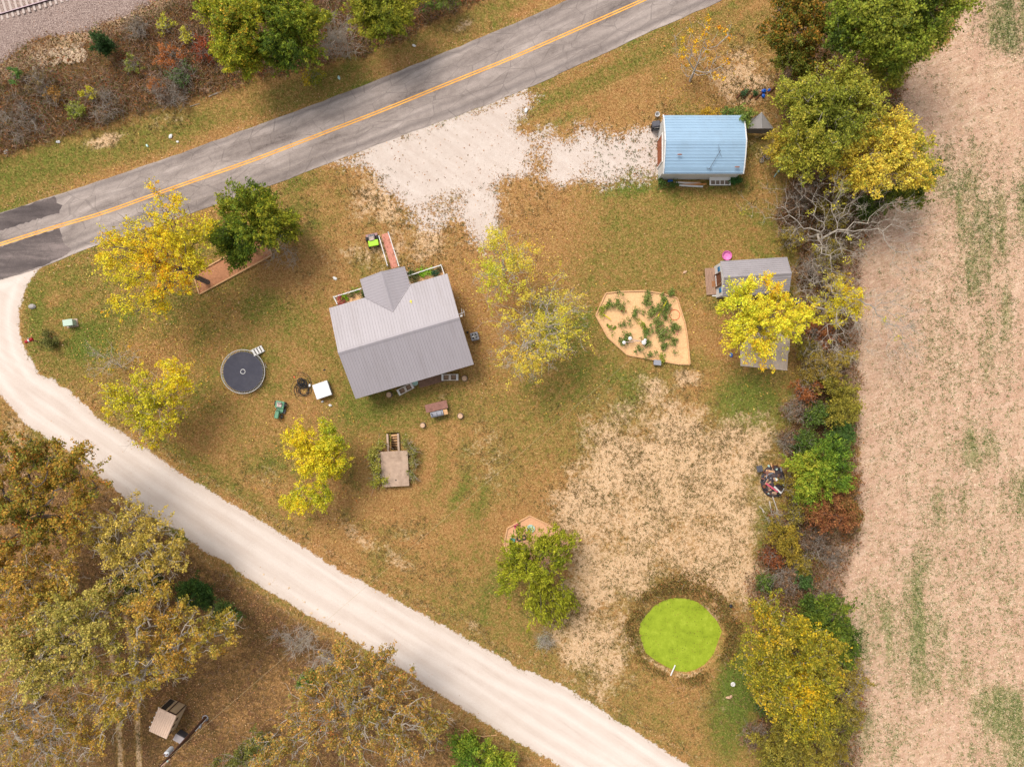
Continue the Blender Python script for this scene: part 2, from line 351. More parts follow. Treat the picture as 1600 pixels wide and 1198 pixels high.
# mud rim of the pond
m_bare = np.maximum(m_bare, np.exp(-((d_pond + 5) / 5.0) ** 2) * sstep(V_ - 0.35 * (U - 1063), 1000, 1050) * .8 * np.clip(.3 + N5 * 1.2, 0, 1))
m_fg = np.zeros_like(U)
for x, y, rx, ry, ro, am in [(1545, 350, 60, 70, 20, .6), (1580, 30, 50, 55, 0, .75), (1500, 290, 40, 40, 0, .6), (1590, 330, 60, 60, 0, .6), (1530, 420, 34, 60, -20, .65), (1560, 500, 26, 70, -10, .5), (1540, 560, 20, 60, 0, .5), (1520, 700, 50, 40, 0, .6), (1480, 790, 40, 50, -30, .55),
                             (1400, 990, 90, 60, 0, .75), (1360, 960, 24, 60, 0, .6), (1425, 960, 20, 90, 0, .7), (1470, 1030, 80, 50, -40, .5), (1575, 1120, 70, 50, -30, .75), (1370, 1150, 60, 60, 0, .45), (1590, 780, 30, 50, 0, .6), (1440, 880, 60, 30, 0, .4), (1600, 1180, 100, 60, 0, .6), (1420, 1050, 60, 50, 0, .5), (1500, 560, 100, 200, 0, .3), (1500, 900, 130, 200, 0, .34), (1450, 700, 100, 90, 0, .25), (1510, 250, 60, 40, 0, .4)]:
    am = min(am * 1.15, .9); m_fg = np.maximum(m_fg, blob(x, y, rx, ry, ro, 0.6) * am)
def streaks(sx, sy, seed):
    global U, V_
    u0, v0 = U, V_; U, V_ = (u0 - .05 * v0) / sx, v0 / sy; n_ = vnoise(1.0, seed, 3); U, V_ = u0, v0; return n_
stk = streaks(13, 110, 71)
m_fg = np.clip(m_fg * (.6 + .9 * np.clip((stk - .25) * 1.6, 0, 1)), 0, 1)
m_green = np.clip(m_green, 0, 1); m_leaf = np.clip(m_leaf, 0, 1)
GH = -0.55 * sstep(d_pond, -8, 6) + 0.5 * sstep(sdf(BALL), -10, 60) + (N1 - 0.5) * 0.10 * (1 - sstep(d_road, -30, -10)) * (1 - sstep(d_grav, -30, -10))
flat = sstep(sdf([(480, 380), (780, 380), (780, 780), (560, 780), (480, 660)]), -30, 0)
GH = GH * (1 - flat)
far_ = sstep(np.maximum(np.abs(GX) - 55, np.abs(GY) - 42), 0, 40); 

def rotscale(nt, v, deg, sc):
    r_ = nd(nt, 'ShaderNodeMapping', {'Vector': v, 'Rotation': (0, 0, math.radians(deg))}).outputs[0]
    return nd(nt, 'ShaderNodeMapping', {'Vector': r_, 'Scale': sc}).outputs[0]
def ground_material():
    m, nt, b = newmat('ground_surface')
    pos = nd(nt, 'ShaderNodeNewGeometry').outputs['Position']
    A = nd(nt, 'ShaderNodeAttribute', attribute_name='A'); B = nd(nt, 'ShaderNodeAttribute', attribute_name='B')
    sa = nd(nt, 'ShaderNodeSeparateColor', {0: A.outputs['Color']}).outputs; green, bare, leaf = sa[0], sa[1], sa[2]; gravel = A.outputs['Alpha']
    sb = nd(nt, 'ShaderNodeSeparateColor', {0: B.outputs['Color']}).outputs; brush, field, fg = sb[0], sb[1], sb[2]; ball = B.outputs['Alpha']
    nL = stretch(nt, noise(nt, pos, 0.45, 4, 0.6)); nM = stretch(nt, noise(nt, pos, 1.9, 5, 0.65, 0.3)); nF = stretch(nt, noise(nt, pos, 5.5, 5, 0.7, 0.4), 2.6)
    nX = stretch(nt, noise(nt, pos, 17, 3, 0.7), 2.6)
    pos2 = nd(nt, 'ShaderNodeVectorMath', {0: pos, 1: (31.3, 17.7, 5.1)}, operation='ADD').outputs[0]
    nF2 = stretch(nt, noise(nt, pos2, 4.2, 5, 0.65, 0.3), 2.6); nM2 = stretch(nt, noise(nt, pos2, 1.2, 5, 0.65))
    fine = mth(nt, 'ADD', mth(nt, 'MULTIPLY', nF, 0.5), mth(nt, 'MULTIPLY', nX, 0.5))
    dry = ramp(nt, fine, [(0.08, S(106, 80, 44)), (0.40, S(160, 125, 74)), (0.66, S(192, 155, 98)), (0.92, S(226, 192, 140))])
    dry2 = ramp(nt, fine, [(0.08, S(104, 70, 42)), (0.45, S(160, 113, 68)), (0.68, S(194, 147, 98)), (0.92, S(230, 190, 144))])
    dry = mixc(nt, nM2, dry, dry2)
    grn = ramp(nt, fine, [(0.10, S(70, 68, 26)), (0.45, S(120, 113, 50)), (0.68, S(150, 138, 70)), (0.92, S(190, 174, 102))])
    grn2 = ramp(nt, fine, [(0.12, S(60, 74, 26)), (0.5, S(100, 118, 46)), (0.9, S(158, 162, 84))])
    grn = mixc(nt, mth(nt, 'MULTIPLY', green, green), grn, grn2)
    mixn = mth(nt, 'ADD', mth(nt, 'MULTIPLY', nM, 0.6), mth(nt, 'MULTIPLY', nF2, 0.4))
    gfac = mth(nt, 'ADD', mth(nt, 'MULTIPLY', mth(nt, 'SUBTRACT', mixn, 0.5), 1.5), mth(nt, 'ADD', mth(nt, 'MULTIPLY', green, 1.5), -0.22), True)
    c = mixc(nt, gfac, dry, grn)
    # brush: dark brown litter
    br = ramp(nt, fine, [(0.08, S(48, 34, 26)), (0.4, S(104, 72, 50)), (0.65, S(144, 102, 76)), (0.92, S(194, 148, 116))])
    br2 = ramp(nt, fine, [(0.1, S(62, 52, 28)), (0.5, S(112, 92, 50)), (0.9, S(160, 132, 84))])
    br = mixc(nt, nM2, br, br2)
    c = mixc(nt, thr(nt, brush, mixn, 2.5), c, br)
    # bare soil showing between clumps
    soil = ramp(nt, fine, [(0.1, S(186, 146, 104)), (0.45, S(216, 180, 140)), (0.9, S(236, 208, 174))])
    nb = mth(nt, 'ADD', mth(nt, 'MULTIPLY', nF2, 0.62), mth(nt, 'MULTIPLY', nM, 0.38))
    c = mixc(nt, thr(nt, bare, nb, 2.3), c, soil)
    # gravel (pale limestone)
    gmp = rotscale(nt, pos, 34, (0.10, 1.5, 1))
    gst = stretch(nt, noise(nt, gmp, 1.0, 5, 0.65, 0.3), 2.8)
    gf = mth(nt, 'ADD', mth(nt, 'MULTIPLY', gst, 0.3), mth(nt, 'ADD', mth(nt, 'MULTIPLY', nL, 0.2), mth(nt, 'MULTIPLY', nX, 0.5)))
    gv = ramp(nt, gf, [(0.12, S(190, 171, 159)), (0.38, S(211, 195, 184)), (0.6, S(218, 204, 194)), (0.9, S(231, 219, 210))])
    C_ = nd(nt, 'ShaderNodeSeparateColor', {0: nd(nt, 'ShaderNodeAttribute', attribute_name='C').outputs['Color']}).outputs
    gv = mixc(nt, mth(nt, 'MULTIPLY', C_[0], mth(nt, 'ADD', mth(nt, 'MULTIPLY', nM, .7), .15)), gv, S(200, 180, 162))
    gv = mixc(nt, mth(nt, 'MULTIPLY', C_[1], mth(nt, 'ADD', mth(nt, 'MULTIPLY', nF, .6), .3)), gv, S(238, 228, 220))
    gv = mixc(nt, mth(nt, 'MULTIPLY', C_[2], mth(nt, 'ADD', mth(nt, 'MULTIPLY', nM, .4), .05)), gv, S(190, 174, 163))
    c = mixc(nt, thr(nt, gravel, mth(nt, 'ADD', mth(nt, 'MULTIPLY', nF2, 0.7), mth(nt, 'MULTIPLY', nX, 0.3)), 5.0), c, gv)
    # ballast
    bl = ramp(nt, stretch(nt, noise(nt, pos, 14, 3, 0.75), 3), [(0.05, S(84, 68, 66)), (0.4, S(150, 128, 120)), (0.7, S(186, 164, 154)), (0.95, S(226, 208, 196))])
    c = mixc(nt, thr(nt, ball, nF2, 4.0), c, bl)
    # crop field: pale stubble, faint drill rows, sprouting green
    mp = rotscale(nt, pos, -20, (0.7, 3.6, 1))
    rows = stretch(nt, noise(nt, mp, 1.0, 4, 0.7, 0.6))
    mp2 = rotscale(nt, pos, 3, (1.1, 0.12, 1))
    track = stretch(nt, noise(nt, mp2, 1.0, 3, 0.6))
    fn = mth(nt, 'ADD', mth(nt, 'MULTIPLY', rows, 0.30), mth(nt, 'ADD', mth(nt, 'MULTIPLY', nX, 0.34), mth(nt, 'ADD', mth(nt, 'MULTIPLY', nF, 0.22), mth(nt, 'ADD', mth(nt, 'MULTIPLY', track, 0.16), mth(nt, 'MULTIPLY', nM2, 0.16)))))
    fc = ramp(nt, fn, [(0.12, S(142, 108, 84)), (0.36, S(188, 152, 123)), (0.58, S(209, 176, 148)), (0.88, S(236, 210, 183))])
    fc2 = ramp(nt, fn, [(0.12, S(140, 104, 84)), (0.36, S(184, 144, 120)), (0.58, S(203, 164, 140)), (0.88, S(230, 198, 174))])
    fc = mixc(nt, nL, fc, fc2)
    fgm = thr(nt, fg, mth(nt, 'ADD', mth(nt, 'MULTIPLY', nF2, 0.5), mth(nt, 'MULTIPLY', nX, 0.5)), 1.8)
    fc = mixc(nt, mth(nt, 'MULTIPLY', fgm, 0.72), fc, ramp(nt, nX, [(0.2, S(104, 124, 66)), (0.8, S(168, 170, 108))]))
    c = mixc(nt, thr(nt, field, nF2, 4.0), c, fc)
    # leaf litter specks (two voronoi layers, each cell a leaf)
    for sc, off, ca, cb in ((7.0, pos, S(212, 160, 110), S(166, 112, 68)), (10.0, pos2, S(226, 180, 136), S(176, 112, 66))):
        v = nd(nt, 'ShaderNodeTexVoronoi', {'Vector': off, 'Scale': sc, 'Randomness': 1.0})
        rr = nd(nt, 'ShaderNodeSeparateColor', {0: v.outputs['Color']}).outputs
        pick = mth(nt, 'LESS_THAN', rr[0], mth(nt, 'MULTIPLY', leaf, 0.28))
        small = mth(nt, 'LESS_THAN', v.outputs['Distance'], 0.30)
        f = mth(nt, 'MULTIPLY', mth(nt, 'MULTIPLY', pick, small), 0.85)
        c = mixc(nt, f, c, mixc(nt, rr[1], ca, cb))
    nt.links.new(c, b.inputs['Base Color']); b.inputs['Roughness'].default_value = 0.95; b.inputs['Specular IOR Level'].default_value = 0.1
    hgt = mth(nt, 'ADD', mth(nt, 'MULTIPLY', nF, 0.6), mth(nt, 'MULTIPLY', nX, 0.4))
    bs = mth(nt, 'SUBTRACT', 0.65, mth(nt, 'MULTIPLY', gravel, 0.5))
    nt.links.new(nd(nt, 'ShaderNodeBump', {'Height': hgt, 'Strength': bs, 'Distance': 0.07}).outputs[0], b.inputs['Normal'])
    return m
GMAT = ground_material()
ATT_A = np.stack([m_green * (1 - m_wood * 0.3), np.clip(m_bare, 0, 1), m_leaf * (1 - m_field) * (1 - m_grav * 0.97) * (1 - m_drive * 0.8), np.maximum(m_grav, m_drive * 0.93)], -1)
wheel = sum(np.exp(-((d_grav - c) / 5.0) ** 2) for c in (17, 40)); crown_ = np.exp(-((d_grav - 5) / 6.0) ** 2) + .6 * np.exp(-((d_grav - 28) / 5.0) ** 2)
ATT_C = np.stack([np.clip(crown_ * (.1 + N5 * .35), 0, 1), np.clip(wheel, 0, 1) * .6, np.clip(m_drive * 1.2 - m_grav, 0, 1), 0 * U + 1], -1)
ATT_B = np.stack([m_brush, m_field, m_fg, m_ball], -1)
NXg, NYg = len(gx), len(gy)
def sheet(name, dz, facemask=None, cutmask=None):
    idx = np.arange(NXg * NYg).reshape(NYg, NXg)
    q = np.stack([idx[:-1, :-1], idx[:-1, 1:], idx[1:, 1:], idx[1:, :-1]], -1)
    if facemask is not None: q = q[facemask]
    q = q.reshape(-1, 4)
    used, inv = np.unique(q, return_inverse=True); q = inv.reshape(-1, 4)
    Vv = np.stack([GX.ravel()[used], GY.ravel()[used], (GH.ravel()[used] + dz)], -1)
    o = npmesh(name, Vv, q, GMAT, smooth=True)
    for nm, A_ in (('A', ATT_A), ('B', ATT_B), ('C', ATT_C)):
        ca = o.data.color_attributes.new(nm, 'FLOAT_COLOR', 'POINT')
        ca.data.foreach_set('color', A_.reshape(-1, 4)[used].astype(np.float32).ravel())
    return tag(o, kind='structure')
def fcen(a): return (a[:-1, :-1] + a[:-1, 1:] + a[1:, 1:] + a[1:, :-1]) / 4
CU, CV = fcen(U), fcen(V_)
STAIR = [(611, 677), (626, 677), (627, 703), (610, 703)]
keep = ~((CU > 611.2) & (CU < 624.8) & (CV > 678) & (CV < 704))
sheet('ground', 0.0, keep)
sheet('gravel_road', 0.005, fcen(d_grav + jag * 0.55) > 0)
sheet('gravel_driveway', 0.008, fcen(sdf(DRIVE) + jag) > 0)
sheet('crop_field', 0.005, (fcen(sdf(FIELD) + jag) > 0))
sheet('railway_ballast', 0.005, fcen(sdf(BALL) + jag) > 0)
def ground_z(x, y):
    i = np.clip(np.searchsorted(gx, x) - 1, 0, NXg - 2); j = np.clip(np.searchsorted(gy, y) - 1, 0, NYg - 2)
    return GH[j, i]
def sample(mask, n, r):
    """n random ground points, density following mask (grid array); returns x,y and grid indices"""
    ins = (np.abs(GX) < 53) & (np.abs(GY) < 40.3)
    p = (mask * ins).ravel(); p = p / p.sum(); c = np.cumsum(p)
    k = np.searchsorted(c, r.random(n)); k = np.minimum(k, c.size - 1)
    x = GX.ravel()[k] + (r.random(n) - .5) * 0.2; y = GY.ravel()[k] + (r.random(n) - .5) * 0.2
    return x, y, k

# ------------------------------------------------------------------ asphalt road
def asphalt_material(name, dark=0.0):
    m, nt, b = newmat(name)
    uv = nd(nt, 'ShaderNodeUVMap', uv_map='UVMap').outputs[0]
    pos = nd(nt, 'ShaderNodeNewGeometry').outputs['Position']
    st = nd(nt, 'ShaderNodeMapping', {'Vector': uv, 'Scale': (0.10, 3.2, 1)}).outputs[0]
    streak = stretch(nt, noise(nt, st, 1.0, 5, 0.65, 0.25), 2.8)
    fine = stretch(nt, noise(nt, pos, 16, 3, 0.75), 2.4); mid = stretch(nt, noise(nt, pos, 1.6, 5, 0.7, 0.5))
    f = mth(nt, 'ADD', mth(nt, 'MULTIPLY', streak, 0.58), mth(nt, 'ADD', mth(nt, 'MULTIPLY', fine, 0.26), mth(nt, 'MULTIPLY', mid, 0.16)))
    if dark:
        c = ramp(nt, f, [(0.15, S(76, 68, 68)), (0.5, S(104, 94, 92)), (0.85, S(146, 132, 128))])
    else:
        c = ramp(nt, f, [(0.10, S(96, 86, 84)), (0.36, S(142, 130, 124)), (0.62, S(170, 157, 150)), (0.9, S(200, 186, 178))])
        # darker wheel rub near the edges of the carriageway: v runs 0..1 across
        v = nd(nt, 'ShaderNodeSeparateXYZ', {0: uv}).outputs[1]
        for cv, wd, am in ((0.06, 0.05, 0.5), (0.90, 0.07, 0.6), (0.76, 0.05, 0.35), (0.27, 0.05, 0.3)):
            g = mth(nt, 'SUBTRACT', 1.0, mth(nt, 'DIVIDE', mth(nt, 'ABSOLUTE', mth(nt, 'SUBTRACT', v, cv)), wd), True)
            g = mth(nt, 'MULTIPLY', mth(nt, 'MULTIPLY', g, mth(nt, 'ADD', streak, 0.2, True)), am)
            c = mixc(nt, g, c, S(88, 80, 80))
    # cracks
    vo = nd(nt, 'ShaderNodeTexVoronoi', {'Vector': nd(nt, 'ShaderNodeMapping', {'Vector': uv, 'Scale': (0.35, 5.0, 1)}).outputs[0], 'Scale': 1.0}, feature='DISTANCE_TO_EDGE')
    ck = mth(nt, 'MULTIPLY', mth(nt, 'LESS_THAN', vo.outputs[0], 0.016), mth(nt, 'MULTIPLY', mid, 0.5))
    c = mixc(nt, ck, c, S(80, 72, 70))
    nt.links.new(c, b.inputs['Base Color']); b.inputs['Roughness'].default_value = 0.85; b.inputs['Specular IOR Level'].default_value = 0.2
    nt.links.new(nd(nt, 'ShaderNodeBump', {'Height': fine, 'Strength': 0.35, 'Distance': 0.02}).outputs[0], b.inputs['Normal'])
    return m
def interp(line, t):
    L = [0]
    for a, b in zip(line[:-1], line[1:]): L.append(L[-1] + math.hypot(b[0] - a[0], b[1] - a[1]))
    xs = np.interp(np.asarray(t) * L[-1], L, [p[0] for p in line]); ys = np.interp(np.asarray(t) * L[-1], L, [p[1] for p in line])
    return xs, ys
def smooth_line(line, n):
    """resample by x with a light moving average so the road bends smoothly"""
    ln = sorted(line); xs = np.linspace(ln[0][0], ln[-1][0], n)
    ys = np.interp(xs, [p[0] for p in ln], [p[1] for p in ln]); k = 9
    yp = np.pad(ys, k // 2, mode='edge'); ys2 = np.convolve(yp, np.ones(k) / k, 'valid'); ys2[:5] = ys[:5]; ys2[-5:] = ys[-5:]
    return xs, ys2
NR = 420
CENTRE = [(-900, 668), (-400, 513), (0, 382), (95, 352), (150, 337), (212, 315), (250, 301), (400, 249), (600, 172), (700, 131), (800, 91), (1007, 0), (1350, -165), (2300, -710)]
ux, uy = smooth_line(ROAD_UP, NR); lx, ly = smooth_line(ROAD_LO, NR)
def ribbon(name, m, top, bot, z, rows=8, wob=0.0, seed=1):
    r = np.random.default_rng(seed); n = len(top[0]); vs = []; uvs = []
    w1 = np.convolve(r.random(n + 8) - .5, np.ones(3) / 3, 'same')[:n] * wob; w2 = np.convolve(r.random(n + 8) - .5, np.ones(3) / 3, 'same')[:n] * wob
    for j in range(rows + 1):
        t = j / rows
        x = top[0] * (1 - t) + bot[0] * t; y = (top[1] + w1) * (1 - t) + (bot[1] + w2) * t
        X = (x - 800) / K; Y = (599 - y) / K; vs.append(np.stack([X, Y, np.full(n, z)], -1)); uvs.append(np.stack([X * 1.08, np.full(n, t)], -1))
    vs = np.concatenate(vs); uvs = np.concatenate(uvs); idx = np.arange((rows + 1) * n).reshape(rows + 1, n)
    q = np.stack([idx[1:, :-1], idx[1:, 1:], idx[:-1, 1:], idx[:-1, :-1]], -1).reshape(-1, 4)
    o = npmesh(name, vs, q, m)
    uvl = o.data.uv_layers.new(name='UVMap'); uvl.data.foreach_set('uv', uvs[q.ravel()].astype(np.float32).ravel())
    return tag(o, kind='structure')
ASPH = asphalt_material('worn_asphalt'); ASPHD = asphalt_material('dark_asphalt', 1)
ribbon('asphalt_road', ASPH, (ux, uy), (lx, ly), 0.03, 8, 3.0, 3)
cxs, cys = smooth_line(CENTRE, NR)
def line_mat():
    m, nt, b = newmat('yellow_line_paint'); pos = nd(nt, 'ShaderNodeNewGeometry').outputs['Position']
    n = stretch(nt, noise(nt, pos, 9, 5, 0.7)); n2 = stretch(nt, noise(nt, pos, 1.2, 4, 0.6))
    c = ramp(nt, n2, [(0.2, S(232, 158, 52)), (0.8, S(246, 182, 76))])
    c = mixc(nt, mth(nt, 'MULTIPLY', mth(nt, 'SUBTRACT', n, 0.72, True), 2.5, True), c, S(160, 138, 110))
    nt.links.new(c, b.inputs['Base Color']); b.inputs['Roughness'].default_value = 0.7; return m
YL = line_mat()
for o_, nm in ((-1.9, 'road_centre_line'), (1.9, 'road_centre_line')):
    ribbon(nm, YL, (cxs, cys + o_ - 1.05), (cxs, cys + o_ + 1.05), 0.036, 1)
def flatpoly(name, m, poly, z, n=60, wob=1.5, seed=1, kind='structure', parent=None):
    """irregular flat sheet with roughened outline (photo pixels)"""
    r = np.random.default_rng(seed); pts = []
    for i in range(len(poly)):
        a = poly[i]; b = poly[(i + 1) % len(poly)]; L = math.hypot(b[0] - a[0], b[1] - a[1]); k = max(1, int(L / 4))
        for t in range(k): pts.append((a[0] + (b[0] - a[0]) * t / k + (r.random() - .5) * wob, a[1] + (b[1] - a[1]) * t / k + (r.random() - .5) * wob))
    mb = MB(); w_ = [P(*p) for p in pts]; ar = sum(w_[i][0] * w_[(i + 1) % len(w_)][1] - w_[(i + 1) % len(w_)][0] * w_[i][1] for i in range(len(w_)))
    if ar < 0: w_ = w_[::-1]
    mb.add([(x, y, z) for x, y in w_], [tuple(range(len(w_)))])
    o = mb.build(name, m, parent); uvl = o.data.uv_layers.new(name='UVMap')
    for lp in o.data.loops:
        co = o.data.vertices[lp.vertex_index].co; uvl.data[lp.index].uv = (co.x, co.y * 0.2)
    if kind: tag(o, kind=kind)
    return o
flatpoly('asphalt_patch', ASPHD, [(-60, 352), (0, 334), (85, 307), (90, 318), (99, 321), (92, 334), (60, 342), (0, 361), (-60, 380)], 0.034, wob=2.5, seed=2)
flatpoly('asphalt_patch', ASPHD, [(-60, 405), (0, 386), (94, 356), (99, 380), (112, 391), (100, 401), (62, 417), (0, 437), (-60, 458)], 0.034, wob=2.5, seed=3)
# ------------------------------------------------------------------ trees and shrubs
BARK = mat('grey_bark', (0.30, 0.26, 0.22, 1), 0.9, var=0.35, scale=5, bump=0.3)
BARKP = mat('pale_bark', (0.40, 0.35, 0.295, 1), 0.9, var=0.25, scale=5, bump=0.3)
BARKD = mat('dark_bark', (0.13, 0.10, 0.085, 1), 0.9, var=0.35, scale=5, bump=0.3)
LEAFM = vcmat('leaf', 0.22)
NEEDM = vcmat('needle', 0.15, 0.7)
def tubes(P0, P1, R0, R1, n=4):
    P0, P1 = np.asarray(P0, float), np.asarray(P1, float); R0, R1 = np.asarray(R0, float), np.asarray(R1, float)
    d = P1 - P0; L = np.linalg.norm(d, axis=1, keepdims=True); d = d / np.maximum(L, 1e-6)
    P1 = P1 + d * R1[:, None] * 0.3
    a = np.where(np.abs(d[:, 2:3]) > 0.9, np.array([[1.0, 0, 0]]), np.array([[0, 0, 1.0]]))
    u = np.cross(d, a); u /= np.linalg.norm(u, axis=1, keepdims=True); v = np.cross(d, u); k = len(P0)
    ang = np.arange(n) * 2 * np.pi / n; ring = u[:, None, :] * np.cos(ang)[None, :, None] + v[:, None, :] * np.sin(ang)[None, :, None]
    A = P0[:, None, :] + ring * R0[:, None, None]; B_ = P1[:, None, :] + ring * R1[:, None, None]
    Vv = np.concatenate([A, B_], 1).reshape(-1, 3); base = np.arange(k)[:, None] * 2 * n; i = np.arange(n); j = (i + 1) % n
    q = np.stack([base + i, base + j, base + n + j, base + n + i], -1).reshape(-1, 4)
    return Vv, q
def skeleton(base, top, pts, r, pathw=0.35, wob=0.25, rtip=0.012, rtrunk=0.2, stems=1):
    """grow branches from a trunk to every crown point: nearest node, short paths preferred"""
    nodes = [np.array(base, float)]; par = [-1]; plen = [0.0]
    nst = 4
    for i in range(1, nst + 1):
        t = i / nst; p = np.array(base) * (1 - t) + np.array(top) * t
        if i < nst: p = p + (r.random(3) - .5) * 0.12
        nodes.append(p); par.append(len(nodes) - 2); plen.append(plen[-1] + np.linalg.norm(nodes[-1] - nodes[-2]))
    order = np.argsort(np.linalg.norm(pts - np.array(top), axis=1))
    cap = len(pts) * 8 + 10; NA = np.zeros((cap, 3)); PL = np.zeros(cap); n = len(nodes); NA[:n] = nodes; PL[:n] = plen
    tips = []; st = max(1, n - 2)
    for k in order:
        p = pts[k]; dv = p - NA[st:n]; dist = np.linalg.norm(dv, axis=1)
        cost = dist + pathw * PL[st:n] + 0.5 * np.maximum(0, -dv[:, 2])
        j = st + int(np.argmin(cost)); a = NA[j]; L = np.linalg.norm(p - a)
        m = int(min(6, max(1, round(L / 0.7)))); prev = j; side = (r.random(3) - .5) * wob * L
        for s in range(1, m + 1):
            t = s / m; q = a * (1 - t) + p * t + side * math.sin(math.pi * t) + (r.random(3) - .5) * 0.06
            if s == m: q = p
            if n >= cap: break
            NA[n] = q; PL[n] = PL[prev] + np.linalg.norm(q - NA[prev]); par.append(prev); prev = n; n += 1
        tips.append(prev)
    par = np.array(par); cnt = np.zeros(n)
    for t in tips: cnt[t] += 1
    for i in range(n - 1, 0, -1): cnt[par[i]] += cnt[i]
    rad = rtip * np.maximum(cnt, 1) ** 0.5
    rad = rad * min(1.0, rtrunk / rad.max()) if rad.max() > rtrunk else rad * (1 + (rtrunk / rad.max() - 1) * (rad / rad.max()))
    i = np.arange(1, n)
    return NA[:n], par, rad, tips
def crown_points(blobs, n, r, shell=0.5):
    """blobs: (px, py, r_px, h, vertical_ratio, weight)"""
    w_ = np.array([b[5] * b[2] ** 2 for b in blobs]); c = r.choice(len(blobs), n, p=w_ / w_.sum()); out = np.zeros((n, 3)); rel = np.zeros(n)
    for i, b in enumerate(blobs):
        k = np.where(c == i)[0]
        if not len(k): continue
        x, y = P(b[0], b[1], b[3]); R = b[2] / K * (H - b[3]) / H
        d = r.normal(size=(len(k), 3)); d /= np.linalg.norm(d, axis=1, keepdims=True); rr = r.random(len(k)) ** (shell * 0.66)
        # outline is lumpy: radius changes with direction
        ph = r.random(4) * 6.28; az = np.arctan2(d[:, 1], d[:, 0])
        lump = 1 + 0.13 * np.sin(3 * az + ph[0]) + 0.10 * np.sin(5 * az + ph[1]) + 0.08 * np.sin(9 * az + ph[2])
        q = d * rr[:, None] * R * lump[:, None]; q[:, 2] *= b[4]
        out[k] = q + np.array([x, y, b[3]]); rel[k] = rr
    out[:, 2] = np.maximum(out[:, 2], 0.25)
    return out, rel
def leaf_quads(C, size, r, up=0.5, aspect=1.6, dirs=None, fold=False):
    n = len(C); nrm = r.normal(size=(n, 3)); nrm[:, 2] = np.abs(nrm[:, 2]) + up; nrm /= np.linalg.norm(nrm, axis=1, keepdims=True)
    a = r.normal(size=(n, 3)) if dirs is None else dirs + r.normal(size=(n, 3)) * 0.35
    u = np.cross(nrm, a); u /= np.maximum(np.linalg.norm(u, axis=1, keepdims=True), 1e-6); v = np.cross(nrm, u)
    s = size * (0.5 + 1.1 * r.random(n) ** 1.4); su = (s / math.sqrt(aspect) / 2)[:, None]; sv = (s * math.sqrt(aspect) / 2)[:, None]
    V = np.stack([C - v * sv, C + u * su * 1.0 - v * sv * 0.1, C + v * sv, C - u * su - v * sv * 0.1], 1).reshape(-1, 3)
    return V, np.arange(n * 4).reshape(n, 4)
LG = 1.0
def pal_pick(pal, t, jit, r):
    """palette of photo colours along t in 0..1"""
    C = np.array([S(*p)[:3] for p in pal]); k = len(C) - 1; x = np.clip(t, 0, 0.9999) * k; i = x.astype(int); f = (x - i)[:, None]
    c = (C[i] * (1 - f) + C[np.minimum(i + 1, k)] * f) * LG
    return np.clip(c * (1 + (r.random((len(t), 1)) - .5) * jit) * (1 + (r.random((len(t), 3)) - .5) * 0.12), 0.004, .85)
LEAFGAIN = 1.06
